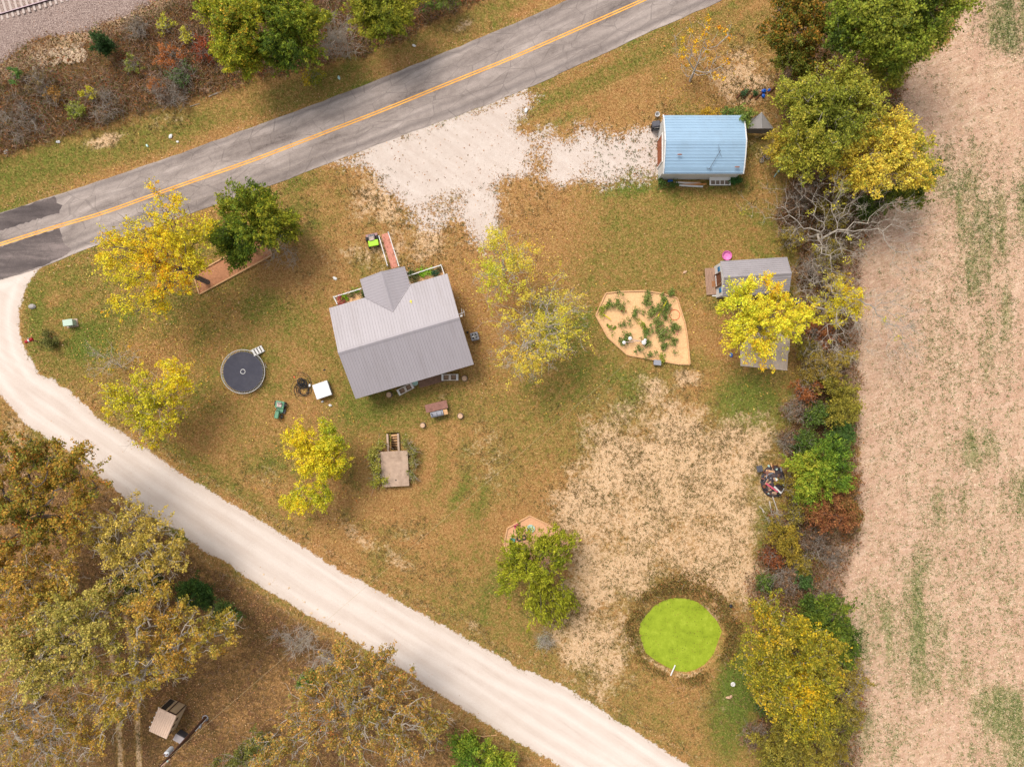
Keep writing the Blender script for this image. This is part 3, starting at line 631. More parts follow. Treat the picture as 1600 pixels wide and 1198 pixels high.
def tree(name, base, blobs, pal, nt=260, nl=12000, lsize=0.17, spread=0.42, bark=None, rtrunk=0.18, htop=None, label='', cat='tree', group=None, seed=1,
         needles=False, twigs=0, tipr=0.012, up=0.5, aspect=1.5, gap=0.3, jit=0.5, pathw=0.35, droop=0.0, wob=0.25, shell=0.5, topcol=None, partn=('trunk', 'crown')):
    r = np.random.default_rng(seed * 101 + 13); bark = bark or BARK
    nl = int(nl * 1.8 * (.56 if (name == 'oak_tree' and base[0] < 700) else 1)); lsize = lsize * .74; jit = jit * 1.7
    blobs = [(b[0], b[1], b[2] * 1.06) + tuple(b[3:]) for b in blobs]
    blobs = [tuple(b) + (0.75, 1.0)[len(b) - 4:] if len(b) < 6 else tuple(b) for b in blobs]
    bx, by = P(base[0], base[1], 0); bz = float(ground_z(bx, by)) - 0.05
    root = bpy.data.objects.new(name, None); COL.objects.link(root); root.location = (bx, by, bz)
    tag(root, label, cat, group)
    pts, rel = crown_points(blobs, nt, r, shell)
    hmean = float(np.mean([b[3] for b in blobs])); hmin = min(b[3] - b[2] / K * b[4] for b in blobs)
    htop = htop or max(0.4, min(hmean * 0.5, 3.0)); cx, cy = pts[:, 0].mean(), pts[:, 1].mean()
    top = (bx + (cx - bx) * 0.35, by + (cy - by) * 0.35, htop)
    N, par, rad, tips = skeleton((bx, by, bz), top, pts, r, pathw, wob, tipr, rtrunk)
    i = np.arange(1, len(N)); org = np.array([bx, by, bz])
    P0, P1, R0, R1 = [N[par[i]]], [N[i]], [np.minimum(rad[par[i]], rad[i] * 1.35)], [rad[i]]
    if twigs:
        k = r.integers(5, len(N), twigs); d = r.normal(size=(twigs, 3)); d[:, 2] = np.abs(d[:, 2]) * 0.6; d += (N[k] - np.array(top)) * 0.25; d /= np.linalg.norm(d, axis=1, keepdims=True)
        L = (0.35 + r.random(twigs) * 0.7)[:, None]; mid = N[k] + d * L * 0.5 + r.normal(size=(twigs, 3)) * 0.05; e = N[k] + d * L + r.normal(size=(twigs, 3)) * 0.12
        P0 += [N[k], mid]; P1 += [mid, e]; R0 += [np.full(twigs, tipr * .9), np.full(twigs, tipr * .7)]; R1 += [np.full(twigs, tipr * .7), np.full(twigs, tipr * .35)]
    big = np.concatenate(R1) > 0.06; P0, P1, R0, R1 = map(np.concatenate, (P0, P1, R0, R1)); Vs, Fs, off = [], [], 0
    for sel, n in ((big, 7), (~big, 4)):
        if sel.sum():
            a, f = tubes(P0[sel] - org, P1[sel] - org, R0[sel], R1[sel], n); Vs.append(a); Fs.append(f + off); off += len(a)
    npmesh(partn[0], np.concatenate(Vs), np.concatenate(Fs), bark, parent=root, smooth=True)
    if nl > 0:
        # clumps: leaves gather round twig ends, with colour shared inside a clump
        nc = max(8, int(nl / 26)); tp = N[np.array(tips)]; k = r.integers(0, len(tp), nc); par_t = N[par[np.array(tips)]][k]
        t = r.random((nc, 1)) * 0.8; cc = tp[k] * (1 - t) + par_t * t + r.normal(size=(nc, 3)) * spread * 0.55
        cc[:, 2] -= droop * r.random(nc)
        if gap > 0:   # noisy gaps
            ph = r.random(6) * 9; g = np.sin(cc[:, 0] * 1.7 + ph[0]) * np.sin(cc[:, 1] * 1.9 + ph[1]) + 0.6 * np.sin(cc[:, 0] * 3.7 + ph[2]) * np.sin(cc[:, 1] * 3.3 + ph[3])
            cc = cc[g > (gap * 2 - 1.3)]; nc = len(cc)
        j = r.integers(0, nc, nl); sp = r.normal(size=(nl, 3)) * spread * 0.42; sp[:, 2] *= 0.6
        outd = cc - np.array([cx, cy, hmean * 0.75]); outd /= np.maximum(np.linalg.norm(outd, axis=1, keepdims=True), 1e-6)
        # shoots: leaves strung along young twigs that point outwards, so the outline is ragged
        sdir = outd * (0.9 if needles else 0.7) + r.normal(size=(nc, 3)) * (0.35 if needles else 0.6) + np.array([0, 0, 0.15]); sdir /= np.linalg.norm(sdir, axis=1, keepdims=True)
        sl = spread * (1.0 + 2.0 * r.random(nc) ** 2); ts_ = r.random(nl); isl = (r.random(nc) < (0.85 if needles else 0.62))[j][:, None]
        shoot = sdir[j] * (ts_ * sl[j])[:, None] + r.normal(size=(nl, 3)) * (0.07 + 0.10 * (1 - ts_))[:, None]
        sp = np.where(isl, shoot, sp)
        C = cc[j] + sp; C[:, 2] = np.maximum(C[:, 2], 0.06)
        zt = (cc[:, 2] - cc[:, 2].min()) / (np.ptp(cc[:, 2]) + 1e-6)
        ph = r.random(4) * 9; big_ = 0.5 + 0.25 * np.sin(cc[:, 0] * 0.9 + ph[0]) + 0.25 * np.sin(cc[:, 1] * 0.8 + ph[1] + 0.5 * cc[:, 0])
        tcl = np.clip(0.55 * big_ + 0.45 * r.random(nc), 0, 1)
        cols = np.clip(pal_pick(pal, np.clip(tcl[j] + r.normal(size=nl) * 0.10, 0, 1), jit, r) * LEAFGAIN * ((1.0 if base[0] == 1212 else 1.2) if name == 'yellow_tree' else 1.2 if (name == 'oak_tree' and base[0] < 700) else 1.0) * (1.12 if needles and name != 'yellow_tree' and name != 'willow_tree' else 1.0), .004, .8)
        Vv, q = leaf_quads(C - org, lsize, r, up, aspect, outd[j] if needles else None)
        npmesh(partn[1], Vv, q, NEEDM if needles else LEAFM, cols, parent=root)
    return root

YEL = [(222, 146, 20), (236, 184, 26), (230, 200, 40), (204, 188, 46), (158, 158, 36)]
YELG = [(236, 184, 26), (228, 196, 36), (204, 192, 46), (158, 166, 40), (122, 142, 34)]
PALEY = [(222, 176, 50), (220, 192, 76), (204, 188, 60), (184, 180, 46)]
CED = [(52, 72, 18), (82, 104, 24), (118, 132, 30), (156, 150, 34), (60, 84, 22)]
CED2 = [(60, 86, 26), (96, 126, 34), (142, 156, 44), (176, 170, 54)]
DKG = [(48, 66, 22), (74, 96, 30), (110, 126, 36), (150, 146, 44)]
GRN = [(84, 96, 28), (128, 136, 40), (164, 166, 58), (196, 182, 64), (104, 116, 34)]
OAKO = [(170, 110, 44), (138, 132, 46), (190, 138, 52), (126, 124, 44), (112, 112, 38), (200, 120, 50)]
OAKG = [(112, 106, 36), (150, 136, 50), (178, 150, 60), (192, 142, 60), (100, 102, 34)]
OAKY = [(190, 156, 72), (172, 154, 62), (200, 172, 84), (142, 136, 52)]
RUST = [(120, 72, 42), (150, 92, 56), (170, 116, 70), (112, 98, 44)]
WIL = [(96, 112, 22), (138, 146, 30), (178, 176, 44), (126, 130, 28)]
T = tree
T('yellow_tree', (325, 441), [(255, 345, 50, 9), (205, 385, 48, 8), (262, 400, 52, 8), (215, 450, 40, 6.5), (300, 360, 34, 8), (240, 480, 28, 6), (180, 410, 24, 7), (180, 478, 20, 6), (290, 420, 34, 7)], YEL, 420, 12500, 0.16, 0.5, BARKD, 0.26, 2.2,
  'large airy yellow tree overhanging the paved road, left of the dark cedar', seed=11, twigs=300, gap=0.42)
T('cedar_tree', (398, 392), [(385, 345, 48, 5.5), (425, 348, 34, 4.5), (358, 360, 32, 4.5), (395, 320, 30, 5), (372, 385, 28, 4), (440, 352, 22, 3.5)], CED, 300, 26000, 0.17, 0.42, BARKD, 0.2, 2.0,
  'dense dark green cedar between the yellow tree and the house, beside the timber bed', seed=12, needles=True, twigs=0, aspect=2.2)
T('yellow_tree', (262, 624), [(250, 600, 34, 5.5), (275, 610, 26, 5), (215, 625, 36, 5.5), (180, 618, 26, 5), (240, 655, 34, 5), (225, 680, 22, 4.5), (270, 580, 20, 5.5), (190, 642, 22, 5)], YEL[1:] + [(214, 200, 40)], 300, 8500, 0.16, 0.40, BARKP, 0.18, 1.8,
  'yellow tree leaning over the gravel road edge, left of the trampoline', seed=13, twigs=300, gap=0.42)
T('yellow_tree', (520, 722), [(495, 698, 38, 5), (520, 700, 28, 4.6), (475, 690, 28, 5), (498, 725, 32, 5), (522, 728, 20, 4.2), (480, 782, 24, 4), (462, 778, 20, 3.6), (500, 775, 18, 3.6), (525, 680, 20, 4.5)], YELG, 260, 15000, 0.15, 0.34, BARK, 0.13, 1.6,
  'small bright lime and yellow tree beside the concrete cellar', seed=14)
T('yellow_tree', (788, 432), [(788, 385, 34, 6), (762, 435, 32, 5.5), (800, 420, 34, 6), (780, 365, 18, 5), (815, 395, 20, 5.5), (770, 460, 20, 5)], PALEY + [(190, 196, 60)], 300, 4000, 0.13, 0.65, BARKP, 0.13, 1.5,
  'thin pale yellow tree right of the house roof, nearer the gravel drive', seed=15, twigs=240, gap=0.5)
T('yellow_tree', (828, 527), [(835, 500, 52, 7), (868, 480, 46, 6.5), (810, 530, 40, 6.5), (850, 545, 34, 6), (785, 500, 28, 6), (890, 468, 24, 6), (815, 570, 24, 5), (875, 520, 40, 6), (800, 560, 30, 5.5), (840, 570, 30, 5)], PALEY, 480, 5200, 0.13, 0.65, BARKP, 0.2, 1.6,
  'wide half bare yellow tree between the house and the vegetable garden', seed=16, twigs=900, gap=0.5)
T('bare_tree', (1078, 127), [(1085, 70, 34, 4), (1070, 90, 24, 3.5), (1120, 60, 30, 4), (1100, 95, 32, 3.2), (1145, 52, 18, 3.5), (1120, 110, 22, 2.5)], [(232, 150, 30), (240, 176, 40), (226, 196, 50)], 110, 520, 0.19, 0.22, BARKP, 0.12, 1.4,
  'nearly bare small tree with a few orange leaves, above the blue roofed garage', seed=17, twigs=90, tipr=0.02)
T('yellow_tree', (1180, 512), [(1190, 480, 42, 6), (1160, 490, 32, 5.5), (1220, 500, 34, 6), (1175, 525, 30, 5), (1240, 495, 26, 5.5), (1160, 455, 22, 5.5), (1200, 548, 22, 4.5), (1200, 452, 18, 6), (1150, 520, 22, 4.5), (1195, 570, 12, 4)],
  [(242, 176, 34), (240, 202, 50), (222, 208, 56), (170, 182, 42)], 330, 15000, 0.16, 0.38, BARK, 0.17, 1.8, 'bright yellow tree hiding the corner of the small grey shed and its concrete pad', seed=18, twigs=120, needles=True, aspect=1.9)
# right-hand tree belt
T('oak_tree', (1262, 130), [(1240, 50, 44, 8), (1270, 20, 40, 8), (1235, 10, 30, 8), (1262, 95, 26, 7), (1225, 80, 22, 6.5)], [(70, 82, 26), (106, 112, 34), (176, 122, 42), (90, 104, 30), (126, 124, 40), (80, 96, 28)], 280, 17000, 0.18, 0.42, BARKD, 0.26, 3,
  'olive and orange tree at the top edge, left of the large dark green tree', seed=21)
T('oak_tree', (1370, 72), [(1360, 20, 60, 11), (1420, 15, 62, 11), (1470, -5, 50, 10), (1400, 60, 46, 10), (1330, 45, 36, 10), (1460, 45, 34, 9), (1350, -40, 60, 11), (1430, -50, 60, 11)], [(58, 76, 22), (96, 116, 30), (142, 154, 44), (168, 170, 58), (70, 92, 26)], 560, 44000, 0.2, 0.5, BARKD, 0.36, 4,
  'large dark green tree spreading over the field edge in the top right', seed=22)
T('green_tree', (1290, 190), [(1265, 150, 44, 9), (1320, 140, 46, 9), (1290, 190, 50, 9), (1380, 110, 30, 8), (1410, 100, 22, 7.5), (1252, 196, 28, 7), (1340, 180, 44, 9), (1234, 150, 20, 7), (1275, 230, 36, 8), (1250, 250, 26, 7)], GRN, 520, 34000, 0.17, 0.46, BARK, 0.32, 3,
  'broad light green tree right of the blue roofed garage', seed=23, twigs=200)
T('yellow_tree', (1358, 232), [(1385, 230, 46, 8), (1420, 250, 36, 8), (1360, 265, 36, 7.5), (1400, 205, 34, 8), (1435, 275, 24, 7), (1340, 240, 30, 8), (1320, 270, 28, 6)], [(196, 182, 72), (216, 196, 80), (226, 186, 60), (166, 164, 60), (146, 150, 52)], 400, 20000, 0.17, 0.44, BARK, 0.26, 3,
  'yellow green tree at the field edge, right half of the broad crown beside the garage', seed=24, twigs=200)
T('green_tree', (1400, 290), [(1420, 300, 22, 4), (1445, 280, 20, 4), (1385, 312, 20, 3.5), (1355, 320, 18, 3)], DKG, 120, 6500, 0.17, 0.35, BARKD, 0.13, 1.5, 'low dark green tree peeping out below the yellow green crown at the field edge', seed=25)
T('yellow_tree', (1212, 238), [(1222, 225, 20, 3), (1235, 245, 20, 3), (1215, 240, 13, 2.6), (1232, 215, 16, 3)], [(226, 184, 60), (214, 190, 70), (176, 172, 60)], 100, 3600, 0.15, 0.3, BARK, 0.08, 1.0, 'small yellow tree leaning over the bicycle behind the garage', seed=26)
BT = dict(twigs=1500, tipr=0.0085, wob=0.35, pathw=0.25)
T('bare_tree', (1262, 372), [(1310, 350, 60, 7, .6, 1), (1370, 345, 56, 7, .5, 1), (1240, 330, 46, 6.5, .6, 1), (1290, 300, 48, 7, .6, 1), (1430, 345, 40, 6.5, .4, .9), (1195, 315, 34, 5.5, .5, .8), (1410, 405, 38, 6, .4, .8), (1300, 400, 40, 5.5, .5, 1)], [(196, 190, 60), (214, 200, 70)], 330, 160, 0.15, 0.5, BARKP, 0.115, 2.0,
  'big grey bare tree above the small shed, branches reaching over the field', seed=27, **BT)
T('bare_tree', (1268, 478), [(1300, 470, 40, 5.5, .5, 1), (1340, 520, 44, 5.5, .4, 1), (1380, 490, 44, 5.5, .4, .9), (1290, 530, 32, 5, .5, 1), (1410, 540, 38, 5, .4, .9), (1400, 480, 36, 5, .4, .8), (1270, 440, 36, 5.5, .5, 1), (1250, 460, 24, 5, .5, 1)], [(196, 190, 60), (214, 200, 70)], 330, 200, 0.15, 0.5, BARKP, 0.11, 1.5,
  'grey bare tree right of the yellow tree by the small shed', seed=28, **BT)
T('yellow_tree', (1296, 474), [(1320, 465, 26, 4.5), (1300, 490, 20, 4), (1338, 478, 16, 4), (1285, 470, 16, 4)], YEL[1:], 110, 3000, 0.15, 0.36, BARKP, 0.09, 1.2, 'sparse yellow tree tangled in the bare branches right of the small shed', seed=29, twigs=100)
# hedgerow
T('green_shrub', (1302, 625), [(1310, 640, 24, 2.5), (1325, 620, 18, 2.2), (1300, 600, 22, 2.5), (1330, 640, 14, 2)], [(96, 96, 36), (140, 132, 50), (176, 160, 58), (110, 120, 44)], 120, 6500, 0.15, 0.33, BARKD, 0.08, .8, 'olive hedge shrub at the field edge below the bare trees', 'shrub', 'shrubs in the hedgerow', 31, partn=('stem', 'foliage'))
T('green_shrub', (1315, 668), [(1312, 680, 18, 2.2), (1305, 665, 16, 2), (1322, 672, 12, 2)], [(56, 84, 34), (76, 108, 46), (100, 126, 54)], 70, 4000, 0.14, 0.26, BARKD, 0.07, .7, 'small blue green hedge shrub touching the top of the bright green cedar', 'shrub', 'shrubs in the hedgerow', 32, partn=('stem', 'foliage'))
T('cedar_tree', (1280, 732), [(1290, 720, 30, 4), (1300, 745, 28, 3.6), (1275, 750, 26, 3.4), (1310, 700, 18, 3), (1255, 725, 18, 3), (1265, 770, 18, 2.8)], CED2, 220, 15000, 0.17, 0.36, BARKD, 0.15, 1.2, 'bright green feathery cedar in the hedgerow right of the burn pile', seed=33, needles=True, aspect=2.4)
T('rust_shrub', (1305, 797), [(1305, 800, 32, 3), (1330, 800, 22, 2.8), (1275, 795, 22, 2.6), (1325, 770, 18, 2.4), (1330, 745, 9, 2)], RUST + [(138, 122, 48)], 220, 11000, 0.14, 0.32, BARKD, 0.10, .9, 'rusty brown shrub bulging into the field below the bright green cedar', 'shrub', 'shrubs in the hedgerow', 34, partn=('stem', 'foliage'))
T('olive_shrub', (1240, 830), [(1225, 840, 22, 2.2), (1232, 865, 16, 2), (1215, 820, 14, 1.8)], [(140, 120, 40), (180, 152, 50), (120, 112, 44)], 100, 4500, 0.14, 0.3, BARKD, 0.07, .7, 'yellow olive shrub below the burn pile', 'shrub', 'shrubs in the hedgerow', 35, partn=('stem', 'foliage'), twigs=100)
T('green_shrub', (1258, 905), [(1252, 905, 12, 1.6), (1262, 915, 9, 1.5)], [(66, 96, 44), (96, 124, 60)], 40, 1500, 0.13, 0.2, BARKD, 0.05, .5, 'tiny green shrub in the brown brush above the big yellow tree', 'shrub', 'shrubs in the hedgerow', 36, partn=('stem', 'foliage'))
T('olive_shrub', (1275, 580), [(1285, 575, 26, 2.4), (1265, 590, 18, 2), (1300, 560, 16, 2)], [(120, 104, 44), (160, 136, 58), (176, 150, 60)], 120, 4200, 0.14, 0.33, BARKP, 0.07, .7, 'thin brownish olive shrub right of the concrete pad', 'shrub', 'shrubs in the hedgerow', 37, partn=('stem', 'foliage'), twigs=300)
T('yellow_tree', (1212, 1010), [(1215, 985, 46, 8), (1250, 1030, 50, 8), (1200, 1040, 44, 7.5), (1230, 1085, 46, 7.5), (1280, 1060, 36, 7), (1290, 1015, 28, 7.5), (1265, 1120, 34, 6), (1190, 960, 22, 6), (1290, 1100, 24, 6)], [(236, 180, 24), (214, 186, 40), (170, 160, 44), (118, 122, 36), (190, 166, 60), (226, 184, 30)], 560, 36000, 0.17, 0.44, BARK, 0.32, 3,
  'large yellow tree at the hedgerow right of the green pond', seed=38, twigs=200)
T('cedar_tree', (1290, 972), [(1300, 975, 34, 4), (1318, 1005, 26, 3.6), (1280, 955, 26, 3.4), (1322, 1020, 16, 3)], DKG, 200, 13000, 0.17, 0.36, BARKD, 0.14, 1.2, 'dark green cedar behind the upper right of the large yellow tree', seed=39, needles=True, aspect=2.0)
T('green_tree', (1225, 1130), [(1215, 1175, 40, 5), (1270, 1160, 36, 5), (1240, 1200, 50, 5), (1310, 1135, 22, 4)], [(92, 92, 34), (130, 124, 46), (160, 146, 56), (176, 150, 50)], 300, 17000, 0.16, 0.4, BARKD, 0.2, 1.8, 'olive tree at the bottom edge below the large yellow tree', seed=40, twigs=150)
T('olive_shrub', (1335, 1080), [(1335, 1065, 20, 2), (1325, 1090, 16, 2), (1340, 1045, 12, 2)], [(150, 130, 50), (180, 156, 66), (120, 116, 46)], 90, 1900, 0.14, 0.3, BARKP, 0.06, .6, 'sparse olive shrub on the field edge right of the large yellow tree', 'shrub', 'shrubs in the hedgerow', 41, partn=('stem', 'foliage'), twigs=160)
T('willow_tree', (835, 878), [(838, 880, 44, 5), (865, 905, 34, 4.6), (810, 900, 34, 4.4), (850, 935, 30, 4), (870, 860, 26, 4.4), (810, 860, 22, 4), (880, 935, 18, 3), (800, 880, 22, 3.5), (865, 955, 22, 3), (835, 955, 20, 3), (862, 838, 16, 4)], WIL, 300, 15000, 0.19, 0.42, BARKD, 0.18, 1.8,
  'yellow green willow growing over the small play corner', seed=42, needles=True, aspect=3.2, up=0.2, droop=0.6, twigs=120)
# top edge, north of the road
T('yellow_green_tree', (392, 78), [(370, 40, 40, 7), (365, 75, 34, 6), (350, 20, 30, 7), (385, 90, 22, 5), (395, 10, 26, 7)], [(196, 150, 32), (190, 176, 40), (160, 166, 36), (112, 130, 30), (214, 170, 44)], 280, 20000, 0.17, 0.4, BARKD, 0.2, 2, 'yellow and green tree above the road, left of the green cedar', seed=43)
T('cedar_tree', (460, 70), [(450, 40, 42, 6), (470, 70, 30, 5), (430, 80, 28, 5), (480, 25, 28, 6), (440, 5, 30, 6.5), (410, 70, 18, 4.5)], CED, 300, 24000, 0.17, 0.42, BARKD, 0.2, 1.8, 'dense green cedar above the road, right of the yellow and green tree', seed=44, needles=True, aspect=2.3)
T('bare_shrub', (530, 62), [(522, 45, 28, 3, .6, 1), (535, 65, 24, 2.6, .6, 1), (515, 75, 16, 2, .6, 1)], YEL, 130, 0, bark=BARKP, rtrunk=0.06, htop=.5, label='bare grey twiggy bush between two cedars above the road', cat='shrub', seed=45, twigs=900, tipr=0.014, partn=('stem', 'foliage'))
T('cedar_tree', (598, 36), [(590, 18, 36, 5), (615, 30, 24, 4.4), (570, 10, 26, 5), (625, 5, 22, 4.5), (585, 45, 16, 4)], [(88, 100, 24), (130, 136, 34), (160, 150, 40), (66, 82, 24)], 240, 16000, 0.17, 0.4, BARKD, 0.16, 1.6, 'yellowish cedar at the top edge, rightmost of the cedars above the road', seed=46, needles=True, aspect=2.4)
T('green_shrub', (672, 8), [(672, 0, 20, 2.2), (700, -6, 22, 2.4), (655, 12, 10, 1.6)], [(70, 90, 34), (106, 124, 46), (140, 140, 60)], 70, 2600, 0.15, 0.3, BARKD, 0.06, .6, 'thin green shrub cut by the top edge, right of the yellowish cedar', 'shrub', 'shrubs beside the road', 47, partn=('stem', 'foliage'), twigs=200)
T('cedar_tree', (160, 72), [(158, 68, 14, 1.8, 1.0, 1), (168, 74, 9, 1.4, .9, .6)], [(30, 52, 22), (48, 76, 28), (74, 100, 34)], 60, 2600, 0.15, 0.22, BARKD, 0.06, .6, 'small round dark cedar beside the rock pile below the railway', seed=48, needles=True, aspect=2)
HG = 'shrubs in the hedgerow'
HP = dict(ol=[(110, 100, 36), (150, 134, 48), (176, 150, 60)], ru=[(116, 64, 36), (156, 92, 50), (180, 116, 66)], gr=[(52, 80, 28), (86, 110, 40), (120, 132, 52)], ye=[(196, 160, 44), (214, 184, 60), (160, 146, 50)], br=[(104, 80, 60), (140, 108, 80), (166, 132, 100)])
for i, (x, y, rp, hh, c, nl, tw, lb) in enumerate([
    (1258, 606, 20, 1.8, 'ru', 1500, 160, 'rust brown shrub just below the concrete pad'), (1240, 640, 17, 1.5, 'br', 500, 260, 'drab bare shrub at the right rim of the green grass patch'),
    (1275, 650, 18, 2.0, 'gr', 1700, 60, 'mid green shrub between the drab bare shrub and the olive hedge shrub'), (1225, 690, 15, 1.4, 'br', 360, 260, 'thin brown shrub above the burn pile'),
    (1258, 690, 18, 1.8, 'gr', 1500, 80, 'green shrub touching the upper left of the bright green cedar'), (1240, 760, 20, 1.6, 'ol', 1500, 160, 'olive shrub between the burn pile and the bright green cedar'),
    (1245, 800, 18, 1.5, 'ol', 1300, 160, 'olive shrub left of the rusty brown shrub'), (1270, 845, 20, 1.5, 'br', 600, 300, 'brown shrub right below the rusty brown shrub'),
    (1205, 870, 14, 1.2, 'ru', 700, 120, 'small rust shrub at the left rim of the hedge below the burn pile'), (1225, 905, 20, 1.4, 'br', 600, 300, 'grey brown thicket above the large yellow tree'),
    (1195, 910, 12, 1.1, 'gr', 700, 60, 'little green shrub at the upper left of the large yellow tree'), (1250, 880, 16, 1.3, 'ol', 700, 120, 'dull olive shrub in the middle of the lower hedge'),
    (1285, 930, 22, 1.6, 'br', 600, 320, 'twiggy brown shrub at the field edge above the dark green cedar'), (1300, 870, 16, 1.2, 'br', 300, 260, 'faint brown shrub at the field edge below the rusty brown shrub'),
    (1260, 548, 18, 1.7, 'ol', 900, 220, 'olive shrub right of the broken concrete pad'), (1262, 420, 22, 1.6, 'br', 500, 420, 'brown thicket under the bare branches right of the small shed'),
    (1235, 372, 18, 1.4, 'ol', 700, 260, 'thin olive thicket between the garage trees and the small shed'), (1290, 400, 24, 1.8, 'ol', 1200, 300, 'olive thicket under the middle of the big bare tree'),
    (1245, 310, 22, 1.8, 'br', 700, 320, 'brown thicket below the small yellow tree behind the garage'), (1300, 330, 26, 2.0, 'ol', 1800, 260, 'olive thicket below the broad light green tree'),
    (1285, 520, 20, 1.6, 'ru', 1100, 260, 'rust and grey thicket under the lower bare tree'), (1300, 440, 20, 1.8, 'ye', 700, 220, 'thin yellow thicket at the field edge right of the small shed'),
    (1318, 560, 15, 1.5, 'ye', 500, 120, 'small yellowish shrub at the field edge below the lower bare tree'), (1240, 110, 20, 1.6, 'br', 600, 260, 'brown thicket under the olive and orange tree'),
    (1195, 1100, 14, 1.2, 'gr', 900, 40, 'low green shrub at the left foot of the large yellow tree'), (1175, 1150, 18, 1.2, 'br', 500, 220, 'brown weeds beside the bottom olive tree'), (1325, 1120, 20, 1.6, 'ol', 1500, 120, 'olive shrub at the lower right of the large yellow tree'),
    (1300, 1180, 22, 1.8, 'ol', 1700, 120, 'olive shrub in the hedge corner at the bottom edge')]):
    T('hedge_shrub', (x + 1, y + 1), [(x, y, rp, hh, .7, 1), (x + rp * .5, y - rp * .4, rp * .6, hh * .8, .7, .6)], HP[c], 70, int(nl * 1.25), 0.16, 0.32, BARK, 0.04, .4, lb, 'shrub', HG, 600 + i, twigs=tw, tipr=0.010, partn=('stem', 'foliage'))
SH = 'shrubs on the railway bank'
for i, (x, y, rp, pal, nl, lb, tw) in enumerate([
    (268, 92, 22, [(176, 96, 44), (196, 122, 60), (150, 84, 44)], 1500, 'orange shrub in the brown brush, left of the yellow and green tree', 160),
    (325, 75, 20, [(130, 60, 32), (166, 82, 40), (110, 60, 40)], 1700, 'dark red brown shrub touching the yellow and green tree', 160),
    (285, 118, 18, [(74, 100, 44), (96, 124, 60), (120, 110, 80)], 900, 'grey green shrub with pale twigs in the middle of the brush', 260),
    (118, 172, 11, [(130, 140, 50), (166, 170, 66)], 900, 'small pale green shrub at the lower rim of the brush', 30),
    (140, 148, 9, [(196, 186, 50), (214, 200, 60)], 420, 'small yellow shrub in the lower left of the brush', 30),
    (82, 152, 15, [(170, 120, 46), (150, 112, 50)], 700, 'ochre shrub near the left edge of the brush', 80),
    (258, 40, 12, [(206, 196, 60), (180, 180, 56)], 460, 'thin yellow shrub high on the railway bank', 50),
    (292, 55, 11, [(206, 196, 70), (190, 180, 60)], 380, 'thin yellow sapling just left of the yellow and green tree', 50),
    (242, 132, 11, [(200, 130, 70), (180, 116, 60)], 420, 'small orange shrub in the lower middle of the brush', 60),
    (20, 116, 10, [(70, 120, 54), (110, 140, 60)], 420, 'bright green weed bush at the left edge below the ballast', 20),
    (205, 100, 13, [(150, 160, 60), (130, 130, 60)], 380, 'faint lime shrub in the centre of the bank', 60),
    (165, 165, 22, [(120, 100, 70), (150, 126, 90)], 500, 'grey twiggy shrub above the grass verge', 420),
    (265, 150, 26, [(110, 86, 66), (130, 100, 76)], 500, 'wide grey brown thicket above the grass verge', 520),
    (495, 118, 12, [(206, 176, 40), (170, 160, 50), (110, 130, 40)], 800, 'small yellow and green shrub at the road verge below the cedars', 30),
    (480, 122, 8, [(214, 186, 40), (186, 160, 40)], 300, 'small golden shrub left of the two tone verge shrub', 30),
    (62, 128, 20, [(110, 92, 60), (140, 116, 70)], 600, 'drab brown shrub left of the dark round cedar', 240),
    (215, 45, 16, [(120, 100, 76), (150, 126, 96)], 300, 'bare thin shrub high on the bank near the railway', 260),
    (35, 185, 30, [(90, 72, 54), (120, 96, 70)], 500, 'wide dark thicket at the left edge of the brush', 520)]):
    T('bank_shrub', (x + 2, y + 2), [(x, y, rp, 0.9, .7, 1)], pal, 50, nl, 0.14, 0.22, BARK, 0.035, .3, lb, 'shrub', SH, 60 + i, twigs=tw, tipr=0.011, partn=('stem', 'foliage'))
# wood in the lower left
OK_ = dict(tipr=0.014, wob=0.4, pathw=0.22, gap=0.5)
T('oak_tree', (112, 828), [(60, 730, 44, 9), (110, 725, 36, 9), (20, 770, 44, 9), (90, 790, 46, 9), (135, 760, 28, 8.5), (40, 820, 44, 8.5), (110, 830, 30, 7.5), (-10, 720, 40, 9), (55, 705, 20, 8.5), (-30, 800, 44, 9)], OAKO, 480, 34000, 0.19, 0.42, BARKD, 0.36, 3.5, 'orange and green oak by the gravel road bend, highest in the lower left wood', seed=81, twigs=500, **OK_)
T('oak_tree', (232, 852), [(200, 830, 44, 7), (245, 850, 38, 7), (160, 830, 34, 7.5), (220, 880, 40, 7), (270, 870, 26, 6.5), (180, 870, 32, 7), (215, 805, 22, 7)], OAKY, 360, 17000, 0.17, 0.42, BARKP, 0.26, 3, 'thin tan and yellow oak beside the gravel road, right of the orange oak', seed=82, twigs=700, **OK_)
T('oak_tree', (20, 900), [(40, 880, 50, 8), (0, 930, 50, 8), (90, 900, 40, 8), (60, 940, 34, 8), (-40, 880, 50, 8)], OAKG + [(190, 120, 52)], 360, 24000, 0.18, 0.45, BARKP, 0.3, 3, 'mixed green and orange oak at the left edge of the photo', seed=83, twigs=600, **OK_)
T('oak_tree', (135, 1000), [(80, 990, 48, 9), (120, 960, 46, 9), (60, 1040, 46, 9), (150, 1000, 36, 9), (110, 1040, 40, 9), (170, 940, 34, 8), (30, 1000, 30, 8.5)], [(136, 130, 54), (172, 160, 74), (188, 166, 84), (120, 122, 46), (196, 150, 74)], 520, 38000, 0.18, 0.42, BARKP, 0.36, 3.5, 'olive green oak in the middle of the lower left wood', seed=84, twigs=600, **OK_)
